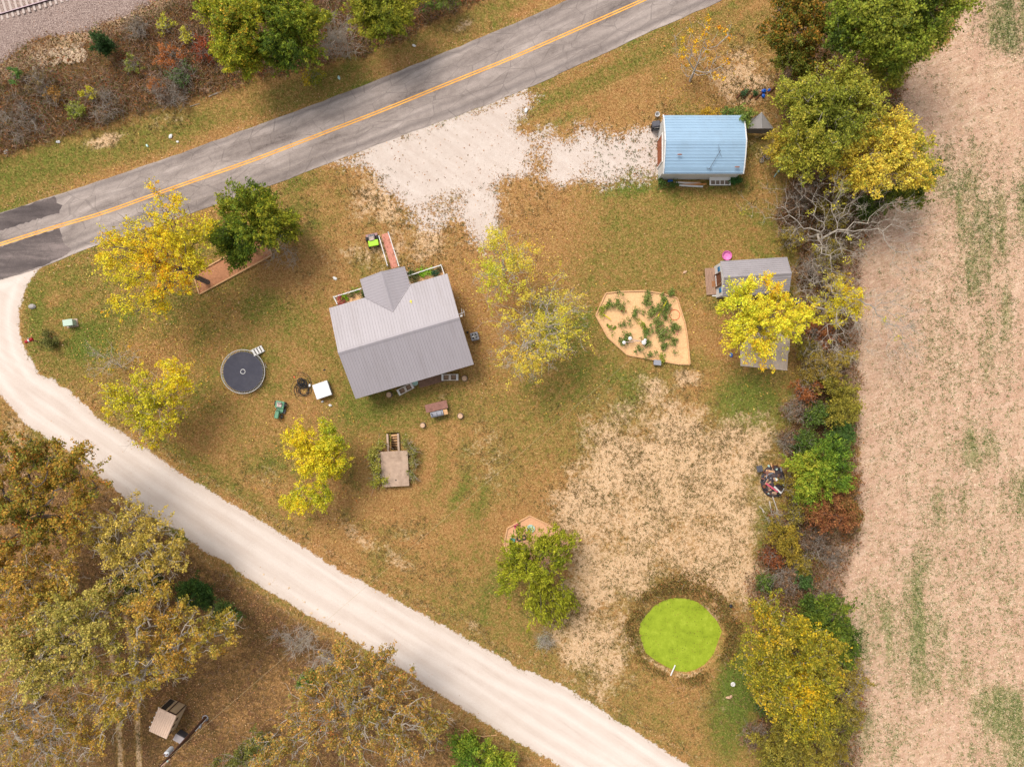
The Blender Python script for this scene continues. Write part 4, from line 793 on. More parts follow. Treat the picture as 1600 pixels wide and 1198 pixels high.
T('oak_tree', (232, 1032), [(240, 940, 44, 8), (280, 990, 40, 8), (230, 1000, 44, 8), (320, 1000, 34, 7), (200, 1060, 46, 8), (350, 975, 26, 6.5), (180, 1100, 40, 7.5), (270, 1040, 30, 7), (145, 1090, 30, 7.5), (140, 1150, 34, 7)], OAKG, 520, 27000, 0.17, 0.4, BARKP, 0.34, 3.2, 'spreading pale branched oak over the two wheel tracks', seed=85, twigs=1100, **OK_)
T('bare_tree', (60, 1085), [(60, 1130, 56, 8, .5, 1), (20, 1100, 44, 8, .5, 1), (90, 1160, 50, 7.5, .5, 1), (30, 1180, 50, 8, .5, 1), (110, 1110, 30, 7, .5, 1)], OAKG, 420, 5000, 0.17, 0.4, BARKP, 0.3, 3, 'mostly bare grey oak in the bottom left corner', seed=86, twigs=1500, tipr=0.015, wob=0.5, pathw=0.22)
T('oak_tree', (560, 1085), [(560, 1070, 56, 8), (500, 1100, 50, 8), (620, 1090, 50, 8), (560, 1140, 56, 8), (470, 1160, 46, 7.5), (640, 1150, 44, 7.5), (600, 1040, 30, 7.5), (420, 1180, 34, 7), (540, 1040, 34, 7.5), (610, 1020, 14, 7), (680, 1130, 24, 6.5)], [(176, 128, 60), (164, 140, 66), (120, 118, 48), (194, 142, 70), (140, 134, 58), (186, 104, 56)], 680, 34000, 0.17, 0.42, BARKP, 0.42, 3, 'large mottled oak at the bottom edge beside the gravel road', seed=87, twigs=1500, **OK_)
T('cedar_tree', (308, 926), [(300, 925, 20, 3), (315, 930, 14, 2.6)], [(34, 58, 26), (54, 84, 30), (90, 112, 38)], 100, 6000, 0.15, 0.28, BARKD, 0.10, 1, 'dark green cedar bush right of the wood, upper of the close pair', seed=88, needles=True, aspect=2)
T('cedar_tree', (345, 952), [(342, 950, 16, 2.6), (355, 962, 14, 2.2), (330, 940, 12, 2.4)], [(50, 70, 34), (76, 98, 44), (120, 130, 56)], 90, 4800, 0.15, 0.28, BARKD, 0.09, 1, 'dull green cedar bush right of the wood, lower of the close pair', seed=89, needles=True, aspect=2)
T('green_shrub', (486, 1060), [(480, 1070, 14, 1.6), (488, 1058, 10, 1.4)], [(56, 88, 34), (84, 122, 44), (120, 140, 60)], 60, 3000, 0.14, 0.22, BARKD, 0.05, .5, 'round green shrub against the left side of the large mottled oak', 'shrub', None, 90, partn=('stem', 'foliage'))
T('cedar_tree', (748, 1178), [(742, 1185, 34, 3), (775, 1200, 26, 3), (725, 1165, 14, 2.4)], CED2, 150, 9500, 0.17, 0.36, BARKD, 0.12, 1, 'bright green cedar cut by the bottom edge, right of the mottled oak', seed=91, needles=True, aspect=2.4)
T('cedar_tree', (250, 905), [(225, 905, 22, 4), (245, 915, 16, 3.5), (200, 915, 16, 4)], [(36, 48, 22), (58, 70, 28), (84, 92, 34)], 100, 5000, 0.16, 0.3, BARKD, 0.1, 1, 'very dark cedar under the oaks beside the dark green cedar bush', seed=92, needles=True, aspect=2)
T('green_shrub', (395, 1150), [(405, 1165, 26, 2.4), (385, 1185, 24, 2.2), (350, 1190, 18, 2)], [(96, 104, 44), (130, 130, 54), (80, 92, 38)], 100, 3600, 0.15, 0.32, BARKP, 0.07, .7, 'loose olive shrub at the bottom edge between the pole and the mottled oak', 'shrub', None, 93, partn=('stem', 'foliage'), twigs=200)
# low plants near the buildings
PL = 'self sown plants beside the buildings'
T('climbing_vine', (1168, 196), [(1162, 188, 9, 2.9, .4, 1), (1168, 198, 7, 2.4, .8, 1), (1155, 178, 10, 1.8, 1, 1), (1170, 180, 9, 1.6, 1, 1), (1140, 176, 9, .9, .8, .6)], [(88, 112, 44), (116, 140, 60), (150, 160, 70)], 90, 2600, 0.13, 0.2, BARKD, 0.03, .8, 'green vine climbing onto the upper right corner of the blue roof', 'vine', PL, 94, partn=('stem', 'foliage'))
T('yellow_weeds', (1105, 176), [(1105, 177, 8, .5, .6, 1), (1120, 176, 7, .5, .6, 1)], [(226, 176, 50), (190, 160, 50), (140, 140, 56)], 40, 700, 0.11, 0.16, BARKD, 0.015, .2, 'yellow weeds behind the upper wall of the blue roofed garage', 'weeds', PL, 95, partn=('stem', 'foliage'))
T('green_weeds', (1148, 284), [(1146, 283, 9, .5, .6, 1), (1155, 280, 6, .5, .6, 1)], [(46, 92, 40), (70, 116, 54)], 40, 900, 0.11, 0.16, BARKD, 0.015, .2, 'dark green weeds below the lower right corner of the blue roofed garage', 'weeds', PL, 96, partn=('stem', 'foliage'))
T('green_weeds', (1038, 286), [(1036, 284, 8, .4, .6, 1), (1050, 286, 6, .4, .6, 1)], [(60, 96, 40), (96, 120, 50)], 40, 600, 0.11, 0.16, BARKD, 0.015, .2, 'green weeds below the lower left corner of the blue roofed garage', 'weeds', PL, 97, partn=('stem', 'foliage'))
T('weedy_bush', (586, 727), [(584, 712, 9, .9, .8, 1), (586, 728, 9, .9, .8, 1), (598, 745, 12, .8, .7, 1), (590, 755, 8, .6, .7, 1), (597, 692, 8, .7, .8, 1)], [(196, 170, 50), (160, 170, 60), (176, 160, 80), (120, 150, 50)], 90, 2600, 0.13, 0.2, BARKP, 0.03, .3, 'yellow green bush hugging the left side of the concrete cellar', 'shrub', None, 98, partn=('stem', 'foliage'), twigs=80)
T('weedy_bush', (646, 712), [(643, 705, 7, .7, .8, 1), (645, 722, 7, .7, .8, 1), (644, 742, 6, .6, .7, 1), (636, 694, 6, .6, .7, 1)], [(130, 130, 50), (160, 150, 80), (100, 116, 50)], 70, 1200, 0.12, 0.18, BARKP, 0.03, .3, 'thin dull bush along the right side of the concrete cellar', 'shrub', None, 99, partn=('stem', 'foliage'), twigs=80)
T('roadside_bush', (80, 528), [(80, 528, 12, .7, .7, 1)], [(96, 100, 44), (124, 122, 60)], 50, 1300, 0.12, 0.2, BARKD, 0.02, .3, 'low green bush beside the red mailbox', 'shrub', None, 100, partn=('stem', 'foliage'))
# ------------------------------------------------------------------ materials for built things
WHITE = mat('white_paint', S(226, 224, 222), 0.55, var=.05, scale=3, dirt=S(170, 160, 145), dirtamt=.25)
GREYROOF = mat('grey_metal_roof', S(164, 157, 162), 0.42, 0.0, var=.035, scale=0.7, dirt=S(140, 131, 130), dirtamt=.4, spec=.4, stre=(3.0, .4, 1))
SHEDROOF = mat('dull_metal_roof', S(158, 152, 156), 0.45, 0.0, var=.07, scale=0.8, dirt=S(126, 118, 116), dirtamt=.5, spec=.5)
BLUEROOF = mat('blue_metal_roof', S(150, 180, 206), 0.4, 0.0, var=.05, scale=0.6, dirt=S(130, 146, 160), dirtamt=.4, spec=.5)
TANROOF = mat('tan_metal_roof', S(234, 202, 178), 0.5, 0.0, var=.05, scale=0.9, dirt=S(170, 140, 118), dirtamt=.3)
TANWALL = mat('tan_siding', S(206, 180, 146), 0.7, var=.06, scale=3, dirt=S(150, 124, 98), dirtamt=.3)
SIDING = mat('pale_siding', S(206, 204, 200), 0.7, var=.05, scale=2, dirt=S(160, 150, 138), dirtamt=.3)
TIMBER = mat('raw_timber', S(216, 170, 124), 0.85, var=.18, scale=3, dirt=S(170, 126, 84), dirtamt=.5, bump=.2, stre=(.6, 6, 6))
OLDWOOD = mat('weathered_boards', S(168, 136, 116), 0.9, var=.25, scale=3, dirt=S(108, 84, 68), dirtamt=.5, bump=.3, stre=(8, 1, 1))
BROWN = mat('brown_wood', S(120, 74, 50), 0.8, var=.25, scale=4, dirt=S(70, 44, 34), dirtamt=.4)
RUSTM = mat('rusted_steel', S(146, 104, 92), 0.8, var=.2, scale=5, dirt=S(100, 66, 54), dirtamt=.6)
DOORB = mat('rust_brown_door', S(156, 84, 48), 0.6, var=.1, scale=3, dirt=S(110, 60, 40), dirtamt=.3)
BLACK = mat('black_rubber', (0.022, 0.022, 0.025, 1), 0.7, var=.3, scale=8)
STEEL = mat('galvanised_steel', S(190, 188, 186), 0.45, 0.3, var=.1, scale=8, dirt=S(130, 124, 118), dirtamt=.3)
DKSTEEL = mat('dark_steel', S(92, 92, 100), 0.5, 0.2, var=.15, scale=6, dirt=S(60, 58, 60), dirtamt=.4)
GREYPL = mat('grey_plastic', S(150, 152, 162), 0.6, var=.08, scale=5, dirt=S(110, 108, 110), dirtamt=.3)
CONC = mat('weathered_concrete', S(188, 162, 142), 0.92, var=.14, scale=2.2, dirt=S(134, 112, 92), dirtamt=.6, bump=.25)
SLAB = mat('pale_slab', S(222, 202, 184), 0.92, var=.12, scale=2.0, dirt=S(150, 126, 104), dirtamt=.6, bump=.2)
GLASS = mat('window_glass', (0.05, 0.06, 0.07, 1), 0.08, var=.1, scale=2, spec=.8)
MATBLK = mat('trampoline_fabric', S(66, 66, 78), 0.8, var=.12, scale=2.5, dirt=S(92, 90, 96), dirtamt=.3)
LIME = mat('lime_plastic', S(168, 224, 32), 0.4, var=.05, scale=4, dirt=S(130, 160, 50), dirtamt=.2)
GREENP = mat('faded_green_paint', S(104, 154, 122), 0.5, var=.1, scale=5, dirt=S(76, 104, 84), dirtamt=.4)
UTILG = mat('pale_green_paint', S(186, 206, 190), 0.5, var=.06, scale=4, dirt=S(150, 160, 144), dirtamt=.3)
RED = mat('red_paint', S(172, 30, 40), 0.45, var=.1, scale=6, dirt=S(110, 30, 34), dirtamt=.3)
BLUE = mat('blue_plastic', S(20, 96, 200), 0.4, var=.1, scale=5)
PINK = mat('pink_plastic', S(228, 130, 196), 0.45, var=.06, scale=6, dirt=S(236, 180, 214), dirtamt=.5)
PINK2 = mat('rose_plastic', S(206, 92, 112), 0.5, var=.1, scale=6)
TEAL = mat('teal_plastic', S(70, 176, 182), 0.45, var=.08, scale=6)
PALET = mat('pale_teal_plastic', S(190, 220, 210), 0.4, var=.1, scale=4)
ORANGE = mat('orange_plastic', S(226, 110, 70), 0.5, var=.08, scale=6)
YELLOWP = mat('yellow_plastic', S(236, 216, 30), 0.5, var=.05, scale=6)
BRICK_ = None
def brick_mat():
    m, nt, b = newmat('salmon_brick'); pos = nd(nt, 'ShaderNodeTexCoord').outputs['Object']
    mp = nd(nt, 'ShaderNodeMapping', {'Vector': pos, 'Rotation': (0, 0, math.radians(106))}).outputs[0]
    bk = nd(nt, 'ShaderNodeTexBrick', {'Vector': mp, 'Color1': S(222, 140, 122), 'Color2': S(202, 116, 102), 'Mortar': S(186, 150, 128), 'Scale': 1.0, 'Mortar Size': 0.008, 'Brick Width': 0.21, 'Row Height': 0.105})
    n = stretch(nt, noise(nt, pos, 3, 5, .7)); c = mixc(nt, mth(nt, 'MULTIPLY', n, .45), bk.outputs[0], S(206, 158, 132))
    nt.links.new(c, b.inputs['Base Color']); b.inputs['Roughness'].default_value = .9; return m
SALMON = brick_mat()

def panel(mb, p0, u, v, sp=0.27, h=0.015, w_=0.07, th=0.02):
    """ribbed sheet metal: ribs spaced along u, running along v"""
    p0, u, v = Vector(p0), Vector(u), Vector(v); n = u.cross(v).normalized(); L = u.length; ud = u.normalized()
    if n.z < 0: n = -n
    pr = [(0, 0)]; k = int(L / sp)
    for i in range(k + 1):
        c = sp * (i + 0.5)
        if c + w_ / 2 < L: pr += [(c - w_ / 2, 0), (c - w_ / 4, h), (c + w_ / 4, h), (c + w_ / 2, 0)]
    pr.append((L, 0)); m = len(pr)
    vs = [p0 + ud * a + n * b for a, b in pr] + [p0 + v + ud * a + n * b for a, b in pr]
    vs += [p0 - n * th, p0 + u - n * th, p0 + u + v - n * th, p0 + v - n * th]
    fs = [(i, i + 1, m + i + 1, m + i) for i in range(m - 1)]
    b = 2 * m; fs += [(b + 3, b + 2, b + 1, b)]
    fs += [(b, b + 1, m - 1) + tuple(range(m - 2, -1, -1)), (b + 3, b + 2, 2 * m - 1) + tuple(range(2 * m - 2, m - 1, -1)), (b, 0, m, b + 3), (b + 1, m - 1, 2 * m - 1, b + 2)]
    return mb.add(vs, fs)
def window_part(root, c, wd, ht, ax, m=None, sill=True, nm='window'):
    """window on a wall; ax 'x' -> wall runs along x (faces +-y); c = centre on the wall face, sign in c[3]"""
    x, y, z, s = c; d = .05; F = MB(); t = .07
    def bx_(dx, dz, a, b_):
        if ax == 'x': F.box((x + dx, y + s * d / 2, z + dz), (a, d, b_))
        else: F.box((x + s * d / 2, y + dx, z + dz), (d, a, b_))
    bx_(0, ht / 2, wd + t, t); bx_(0, -ht / 2, wd + t, t); bx_(-wd / 2, 0, t, ht - t); bx_(wd / 2, 0, t, ht - t); bx_(0, 0, wd - t, .04)
    f = F.build(nm, m or WHITE, root)
    g = MB(); g.box((x, y + s * .012, z), (wd - t, .02, ht - t)) if ax == 'x' else g.box((x + s * .012, y, z), (.02, wd - t, ht - t)); g.build('pane', GLASS, f)
    if sill:
        q = MB(); q.box((x, y + s * .07, z - ht / 2 - .06), (wd + .2, .14, .04)) if ax == 'x' else q.box((x + s * .07, y, z - ht / 2 - .06), (.14, wd + .2, .04)); q.build('sill', WHITE, f)
    return f
def door_part(root, c, wd, ht, ax, m, nm='door'):
    x, y, z, s = c; d = MB()
    if ax == 'x': d.box((x, y + s * .025, z), (wd, .05, ht))
    else: d.box((x + s * .025, y, z), (.05, wd, ht))
    for dz in (-.25, .22):
        for k in (-.22, .22):
            if ax == 'x': d.box((x + k * wd, y + s * .055, z + dz * ht), (wd * .32, .012, ht * .36))
            else: d.box((x + s * .055, y + k * wd, z + dz * ht), (.012, wd * .32, ht * .36))
    o = d.build(nm, m, root); h = MB()
    if ax == 'x': h.tube((x + wd * .4, y + s * .05, z), (x + wd * .4, y + s * .11, z), .025)
    else: h.tube((x + s * .05, y + wd * .4, z), (x + s * .11, y + wd * .4, z), .025)
    h.build('handle', DKSTEEL, o); return o

# ------------------------------------------------------------------ house
hx = (627.25 - 800) * (H - 3) / H / K; hy = (599 - 525.25) * (H - 3) / H / K
house = bpy.data.objects.new('house', None); COL.objects.link(house); house.location = (hx, hy, 0); house.rotation_euler = (0, 0, math.radians(16.3))
tag(house, 'single storey house with grey ribbed metal gable roof and small front porch gable', 'house')
W2, D2, EZ, RZ = 5.76, 4.42, 3.0, 4.6
r_ = MB()
panel(r_, (-W2, D2, EZ), (2 * W2, 0, 0), (0, -D2, RZ - EZ)); panel(r_, (-W2, -D2, EZ), (2 * W2, 0, 0), (0, D2, RZ - EZ))
roof = r_.build('roof', GREYROOF, house)
rc = MB(); rc.add([(-W2 - .01, -.2, RZ - .045), (W2 + .01, -.2, RZ - .045), (W2 + .01, 0, RZ + .05), (-W2 - .01, 0, RZ + .05), (W2 + .01, .2, RZ - .045), (-W2 - .01, .2, RZ - .045)], [(0, 1, 2, 3), (3, 2, 4, 5)])
rc.build('ridge_cap', GREYROOF, roof)
fa = MB()
for s in (-1, 1):
    fa.box((0, s * (D2 - .012), EZ - .11), (2 * W2 - .02, .03, .16))
    for e in (-1, 1):
        fa.add([(e * (W2 + .002), s * D2, EZ - .03), (e * (W2 + .002), 0, RZ - .03), (e * (W2 + .002), 0, RZ - .2), (e * (W2 + .002), s * D2, EZ - .2)], [(0, 1, 2, 3) if s * e < 0 else (3, 2, 1, 0)])
fa.build('fascia', WHITE, roof)
wl = MB(); a, b_ = W2 - .35, D2 - .4; gz = EZ + (RZ - EZ) * (.4 / D2)
wl.add([(-a, -b_, 0), (a, -b_, 0), (a, b_, 0), (-a, b_, 0), (-a, -b_, gz - .04), (a, -b_, gz - .04), (a, b_, gz - .04), (-a, b_, gz - .04), (-a, 0, RZ - .04), (a, 0, RZ - .04)],
       [(0, 1, 5, 4), (2, 3, 7, 6), (1, 2, 6, 9, 5), (3, 0, 4, 8, 7)])
wl.build('wall', SIDING, house)
bs = MB(); bs.box((0, 0, .12), (2 * a + .08, 2 * b_ + .08, .36)); bs.build('foundation', CONC, house)
for x in (-4.2, 3.6): window_part(house, (x, b_, 1.6, 1), 1.2, 1.2, 'x')
for x in (-4, 1.2, 4.2): window_part(house, (x, -b_, 1.7, -1), 1.1, 1.1, 'x')
for y in (-2, 1.8):
    window_part(house, (-a, y, 1.6, -1), 1.0, 1.2, 'y'); window_part(house, (a, y, 1.6, 1), 1.0, 1.2, 'y')
door_part(house, (0, b_, 1.35, 1), .95, 2.05, 'x', BROWN); door_part(house, (-1.5, -b_, 1.35, -1), .9, 2.05, 'x', WHITE)
pr_ = MB(); PX0, PX1, PXR, PZR = -2.25, 2.12, -.03, 3.76; PY1 = 6.18
panel(pr_, (PX0, 2.2, EZ), (0, PY1 - 2.2, 0), (PXR - PX0, 0, PZR - EZ)); panel(pr_, (PX1, 2.2, EZ), (0, PY1 - 2.2, 0), (PXR - PX1, 0, PZR - EZ))
pr = pr_.build('porch_roof', GREYROOF, house)
pc = MB(); pc.add([(PXR - .16, PY1 + .01, PZR - .03), (PXR - .16, 2.3, PZR - .03), (PXR, 2.3, PZR + .05), (PXR, PY1 + .01, PZR + .05), (PXR + .16, 2.3, PZR - .03), (PXR + .16, PY1 + .01, PZR - .03)], [(0, 1, 2, 3), (3, 2, 4, 5)]); pc.build('ridge_cap', GREYROOF, pr)
for x in (-2.05, 1.92):
    q = MB(); q.box((x, 6.0, 1.55), (.13, .13, 2.82)); q.box((x, 6.0, .2), (.2, .2, .12)); q.box((x, 6.0, 2.9), (.2, .2, .1)); q.build('post', WHITE, house)
q = MB(); q.box((-.06, 5.2, .07), (4.1, 2.1, .14)); q.build('porch_floor', CONC, house)
gb = MB(); gb.add([(PX0 + .1, PY1 - .08, EZ - .02), (PX1 - .1, PY1 - .08, EZ - .02), (PXR, PY1 - .08, PZR - .05), (PX0 + .1, PY1 - .14, EZ - .02), (PX1 - .1, PY1 - .14, EZ - .02), (PXR, PY1 - .14, PZR - .05)], [(2, 1, 0), (3, 4, 5), (0, 1, 4, 3)]); gb.build('gable', SIDING, house)
vl = MB()   # valley flashing where the porch roof meets the main roof
def zmain(y): return EZ + (RZ - EZ) * (D2 - y) / D2
for xe in (PX0, PX1): vl.tube((xe, D2 - .02, EZ + .035), (PXR, D2 - (PZR - EZ) / (RZ - EZ) * D2, PZR + .03), .035, .035, 5)
vl.build('valley_flashing', GREYROOF, roof)
an = MB(); an.tube((W2 - .1, .3, 4.3), (W2 + .6, .35, 4.5), .025); an.tube((W2 + .3, .1, 4.4), (W2 + .4, .75, 4.5), .02); an.tube((W2 + .5, 0, 4.4), (W2 + .55, .6, 4.5), .02); an.box((W2 + .2, .1, 4.35), (.2, .16, .12)); an.build('antenna', STEEL, house)
def house_pt(lx_, ly_):
    c, s = math.cos(math.radians(16.3)), math.sin(math.radians(16.3)); return hx + lx_ * c - ly_ * s, hy + lx_ * s + ly_ * c
lf = MB(); lf.add([(1.7, 2.75, zmain(2.75) + .06), (1.85, 2.68, zmain(2.68) + .06), (1.93, 2.82, zmain(2.82) + .09), (1.8, 2.92, zmain(2.92) + .05)], [(0, 1, 2, 3)])
lf.add([(1.78, 2.6, zmain(2.6) + .06), (1.86, 2.55, zmain(2.55) + .07), (1.84, 2.72, zmain(2.72) + .07)], [(0, 1, 2)])
x_, y_ = house_pt(0, 0); o = lf.build('fallen_leaf', YELLOWP, None, loc=(hx, hy, 0), rz=math.radians(16.3)); tag(o, 'single large yellow leaf lying in the valley of the porch roof', 'leaf')

# flower beds either side of the porch, white railing round each
def rail_fence(name, pts, label, cat='fence', h=.75, step=1.3, group=None, rails=(.98, .5), mat_=None):
    x0, y0 = P(*pts[0], 0); root = thing(name, pts[0][0], pts[0][1], 0, label, cat, group); m = mat_ or WHITE
    W_ = [Vector((*P(p[0], p[1], 0), 0)) - Vector((x0, y0, 0)) for p in pts]
    for i, (a_, c_) in enumerate(zip(W_[:-1], W_[1:])):
        d = c_ - a_; k = max(1, round(d.length / step)); ang = math.atan2(d.y, d.x)
        for j in range(k + (1 if i == len(W_) - 2 else 0)):
            p = a_ + d * j / k; q = MB(); q.box((p.x, p.y, h / 2), (.09, .09, h), rz=ang); q.box((p.x, p.y, h + .02), (.12, .12, .04), rz=ang, taper=.6); q.build('post', m, root)
        for f in rails:
            q = MB(); mid = (a_ + c_) / 2; q.box((mid.x, mid.y, h * f - .03), (d.length - .09, .045 if f < .9 else .08, .06), rz=ang); q.build('rail', m, root)
    return root
rail_fence('flower_bed_fence', [(529, 476), (523.5, 465), (566, 452)], 'white railing round the flower bed left of the porch', h=.6)
rail_fence('flower_bed_fence', [(640, 432), (690, 415.5), (694.5, 429)], 'white railing round the flower bed right of the porch', h=.6)
SOIL = mat('bare_soil', S(234, 188, 138), 0.95, var=.14, scale=7, dirt=S(186, 138, 96), dirtamt=.5, bump=.5)
SOIL2 = mat('red_brown_soil', S(190, 134, 98), 0.95, var=.16, scale=6, dirt=S(130, 84, 56), dirtamt=.6, bump=.5)
flatpoly('flower_bed_soil', SOIL, [(524, 466), (570, 452), (575, 466), (531, 482)], .02, seed=8)
flatpoly('flower_bed_soil', SOIL, [(640, 432), (690, 416), (697, 434), (642, 452)], .02, seed=9)
def plant(x, y, rp, pal, n, label, seed, h=.35, cat='plant', group='flower bed plants', **k):
    return T('garden_plant', (x, y), [(x, y, rp, h, .8, 1)], pal, 26, n, 0.10, 0.12, BARKD, 0.012, .15, label, cat, group, seed, tipr=.006, partn=('stem', 'foliage'), **k)
plant(534, 469, 6, [(200, 60, 70), (70, 96, 50), (220, 100, 100), (80, 90, 50)], 420, 'red flowered plant, leftmost in the left flower bed', 200)
plant(541.5, 460.5, 4, [(120, 170, 30), (160, 196, 40)], 260, 'lime green round plant in the left flower bed', 201)
plant(550, 459, 4.5, [(110, 120, 60), (150, 140, 90)], 160, 'dull olive plant in the middle of the left flower bed', 202)
plant(556, 455.5, 3.5, [(130, 176, 40), (100, 130, 50)], 140, 'small lime plant near the porch end of the left flower bed', 203)
plant(568, 461, 4, [(60, 90, 40), (90, 110, 50)], 220, 'dark green plant against the porch roof edge in the left flower bed', 204)
plant(643, 428, 7, [(60, 86, 40), (100, 116, 60)], 380, 'leafy dark green plant where the right railing meets the porch', 205)
plant(658, 426, 5, [(120, 180, 30), (160, 200, 50)], 320, 'round lime plant in the right flower bed, nearer the porch', 206)
plant(669.5, 424, 4, [(130, 180, 36), (160, 200, 60)], 240, 'round lime plant in the middle of the right flower bed', 207)
plant(680, 427, 5.5, [(60, 100, 70), (90, 120, 80)], 300, 'blue green plant near the outer end of the right flower bed', 208)
plant(686, 420, 5, [(80, 90, 50), (130, 110, 70)], 200, 'brown green plant in the outer corner of the right flower bed', 209)
plant(648, 437, 5, [(100, 110, 60), (140, 130, 80)], 200, 'low olive plant against the eaves in the right flower bed', 210)
# path and its hand rails
flatpoly('brick_path', SALMON, [(595.5, 367), (607, 364), (614, 385), (622, 417), (612, 420), (604, 395)], .03, wob=1.2, seed=10)
rail_fence('path_handrail', [(593.6, 371), (606.7, 416)], 'thin pale handrail along the left side of the salmon brick path', 'handrail', .55, 1.4, 'handrails along the path', rails=(.98,))
rail_fence('path_handrail', [(608.2, 365), (624.6, 417)], 'thin pale handrail along the right side of the salmon brick path', 'handrail', .55, 1.4, 'handrails along the path', rails=(.98,))
flatpoly('tire_scrap', BLACK, [(624, 412), (628, 411), (630, 415), (626, 417)], .04, wob=.5, seed=11, kind='structure') if False else None

# riding mower
mw = thing('riding_mower', 583, 377, 11, 'riding mower with lime green cover parked left of the brick path', 'mower')
q = MB(); q.bbox((.0, .1, .35), (.62, 1.0, .22), .04); q.build('body', DKSTEEL, mw)
q = MB(); q.bbox((.1, -.34, .72), (.98, .58, .1), .04); q.box((.1, -.34, .60), (.7, .4, .16)); q.build('cover', LIME, mw)
q = MB(); q.bbox((0, .14, .52), (.5, .42, .12), .04); q.bbox((0, -.05, .72), (.5, .1, .34), .03); q.build('seat', mat('grey_beige_vinyl', S(190, 170, 160), .6), mw)
for x, y, rr in ((-.52, .22, .24), (.52, .22, .24), (-.42, -.5, .18), (.42, -.5, .18)):
    q = MB(); q.tube((x - .09, y, rr), (x + .09, y, rr), rr, rr, 16); wq = q.build('wheel', BLACK, mw)
    q = MB(); q.tube((x - .095, y, rr), (x + .095, y, rr), rr * .45, rr * .45, 10); q.build('rim', GREYPL, wq)
q = MB(); q.bbox((0, .55, .2), (1.15, .3, .12), .03); q.build('cutting_deck', mat('worn_deck_paint', S(170, 130, 130), .6, var=.2), mw)
for s in (-1, 1):
    q = MB(); q.path([(s * .3, .1, .5), (s * .32, .34, .85), (s * .05, .42, .88)], .02); q.build('steering_lever', STEEL, mw)

# trampoline and its plastic steps
tr = thing('trampoline', 379.5, 580.5, 0, 'round black trampoline with grey ring frame on the lawn left of the house', 'trampoline', z=.6); tr.location.z = 0
q = MB(); q.torus((0, 0, .6), 2.12, .036, 64, 8); q.build('frame', STEEL, tr, True)
q = MB(); q.lathe((0, 0, .585), [(1.92, 0), (1.92, .012), (.01, .004)], 64); mt_ = q.build('mat', MATBLK, tr)
q = MB(); q.torus((0, 0, .6), .22, .028, 32, 6); q.build('centre_ring', WHITE, mt_)
sp = None
for i in range(80):
    a_ = 2 * math.pi * i / 80
    if sp is None:
        q = MB(); q.tube((1.9, 0, .6), (2.1, 0, .605), .014, .014, 5); sp = q.build('spring', STEEL, tr); s_ = sp
    else:
        s_ = sp.copy(); COL.objects.link(s_); s_.parent = tr
    s_.rotation_euler = (0, 0, a_)
for i in range(6):
    a_ = 2 * math.pi * i / 6 + .3; q = MB(); q.path([(2.1 * math.cos(a_ - .12), 2.1 * math.sin(a_ - .12), .58), (2.12 * math.cos(a_ - .12), 2.12 * math.sin(a_ - .12), .04), (2.12 * math.cos(a_ + .12), 2.12 * math.sin(a_ + .12), .04), (2.1 * math.cos(a_ + .12), 2.1 * math.sin(a_ + .12), .58)], .025); q.build('leg', STEEL, tr)
st = thing('plastic_steps', 405, 548, -148, 'white moulded plastic steps against the upper right rim of the trampoline', 'steps')
q = MB()
for s in (-1, 1): q.add([(-.5, s * .28, 0), (.55, s * .28, 0), (.55, s * .28, .62), (.35, s * .28, .62), (-.5, s * .28, .1), (-.5, s * .33, 0), (.55, s * .33, 0), (.55, s * .33, .62), (.35, s * .33, .62), (-.5, s * .33, .1)], [(0, 1, 2, 3, 4), (9, 8, 7, 6, 5), (0, 5, 6, 1), (1, 6, 7, 2), (2, 7, 8, 3), (3, 8, 9, 4), (4, 9, 5, 0)])
q.build('side_frame', WHITE, st)
for i in range(4):
    q = MB(); q.bbox((-.38 + i * .25, 0, .16 + i * .14), (.2, .56, .04), .01); q.build('tread', WHITE, st)
cut = thing('slotted_board', 409, 545, 32, 'dark slot panel lying on the white plastic steps', 'panel'); bpy.data.objects.remove(cut)

# black hose pile
hp = MB(); r0 = np.random.default_rng(5)
for i in range(16):
    hp.torus(((r0.random() - .5) * .55, (r0.random() - .5) * .8, .04 + i * .012), .25 + r0.random() * .38, .022, 26, 5, rx=(r0.random() - .5) * .3, ry=(r0.random() - .5) * .3, arc=.6 + .4 * r0.random(), rz=r0.random() * 6)
hp.torus((-.22, .5, .14), .3, .05, 26, 6, ry=.15)
for i in range(5):
    a_ = r0.random() * 6.28; hp.path([(math.cos(a_ + t * .5) * (.5 + t * .18), math.sin(a_ + t * .5) * (.5 + t * .2), .03) for t in range(6)], .016, 5)
x_, y_ = P(474, 604); tag(hp.build('hose_pile', BLACK, None, loc=(x_, y_, 0)), 'tangled pile of black hose on the lawn left of the white box', 'hose pile')
q = MB(); q.bbox((0, 0, .1), (.2, .26, .2), .03); x_, y_ = P(484.5, 602); tag(q.build('plastic_jug', WHITE, None, loc=(x_, y_, 0)), 'small white jug between the hose pile and the white box', 'jug')
wb = thing('white_box', 506, 609, 19, 'square white metal box with flat lid left of the house', 'box')
q = MB(); q.box((0, 0, .32), (1.42, 1.38, .64)); q.build('body', mat('grey_white_panel', S(168, 170, 176), .5, var=.06, dirt=S(140, 136, 134)), wb)
q = MB(); q.bbox((0, 0, .68), (1.52, 1.46, .09), .02); q.build('lid', mat('bright_white_lid', S(230, 231, 236), .4, var=.03, dirt=S(200, 198, 196), dirtamt=.2), wb)
q = MB(); q.tube((.71, -.15, .45), (.76, -.15, .45), .02); q.tube((.76, -.15, .45), (.76, .15, .45), .015); q.tube((.71, .15, .45), (.76, .15, .45), .02); q.build('handle', STEEL, wb)

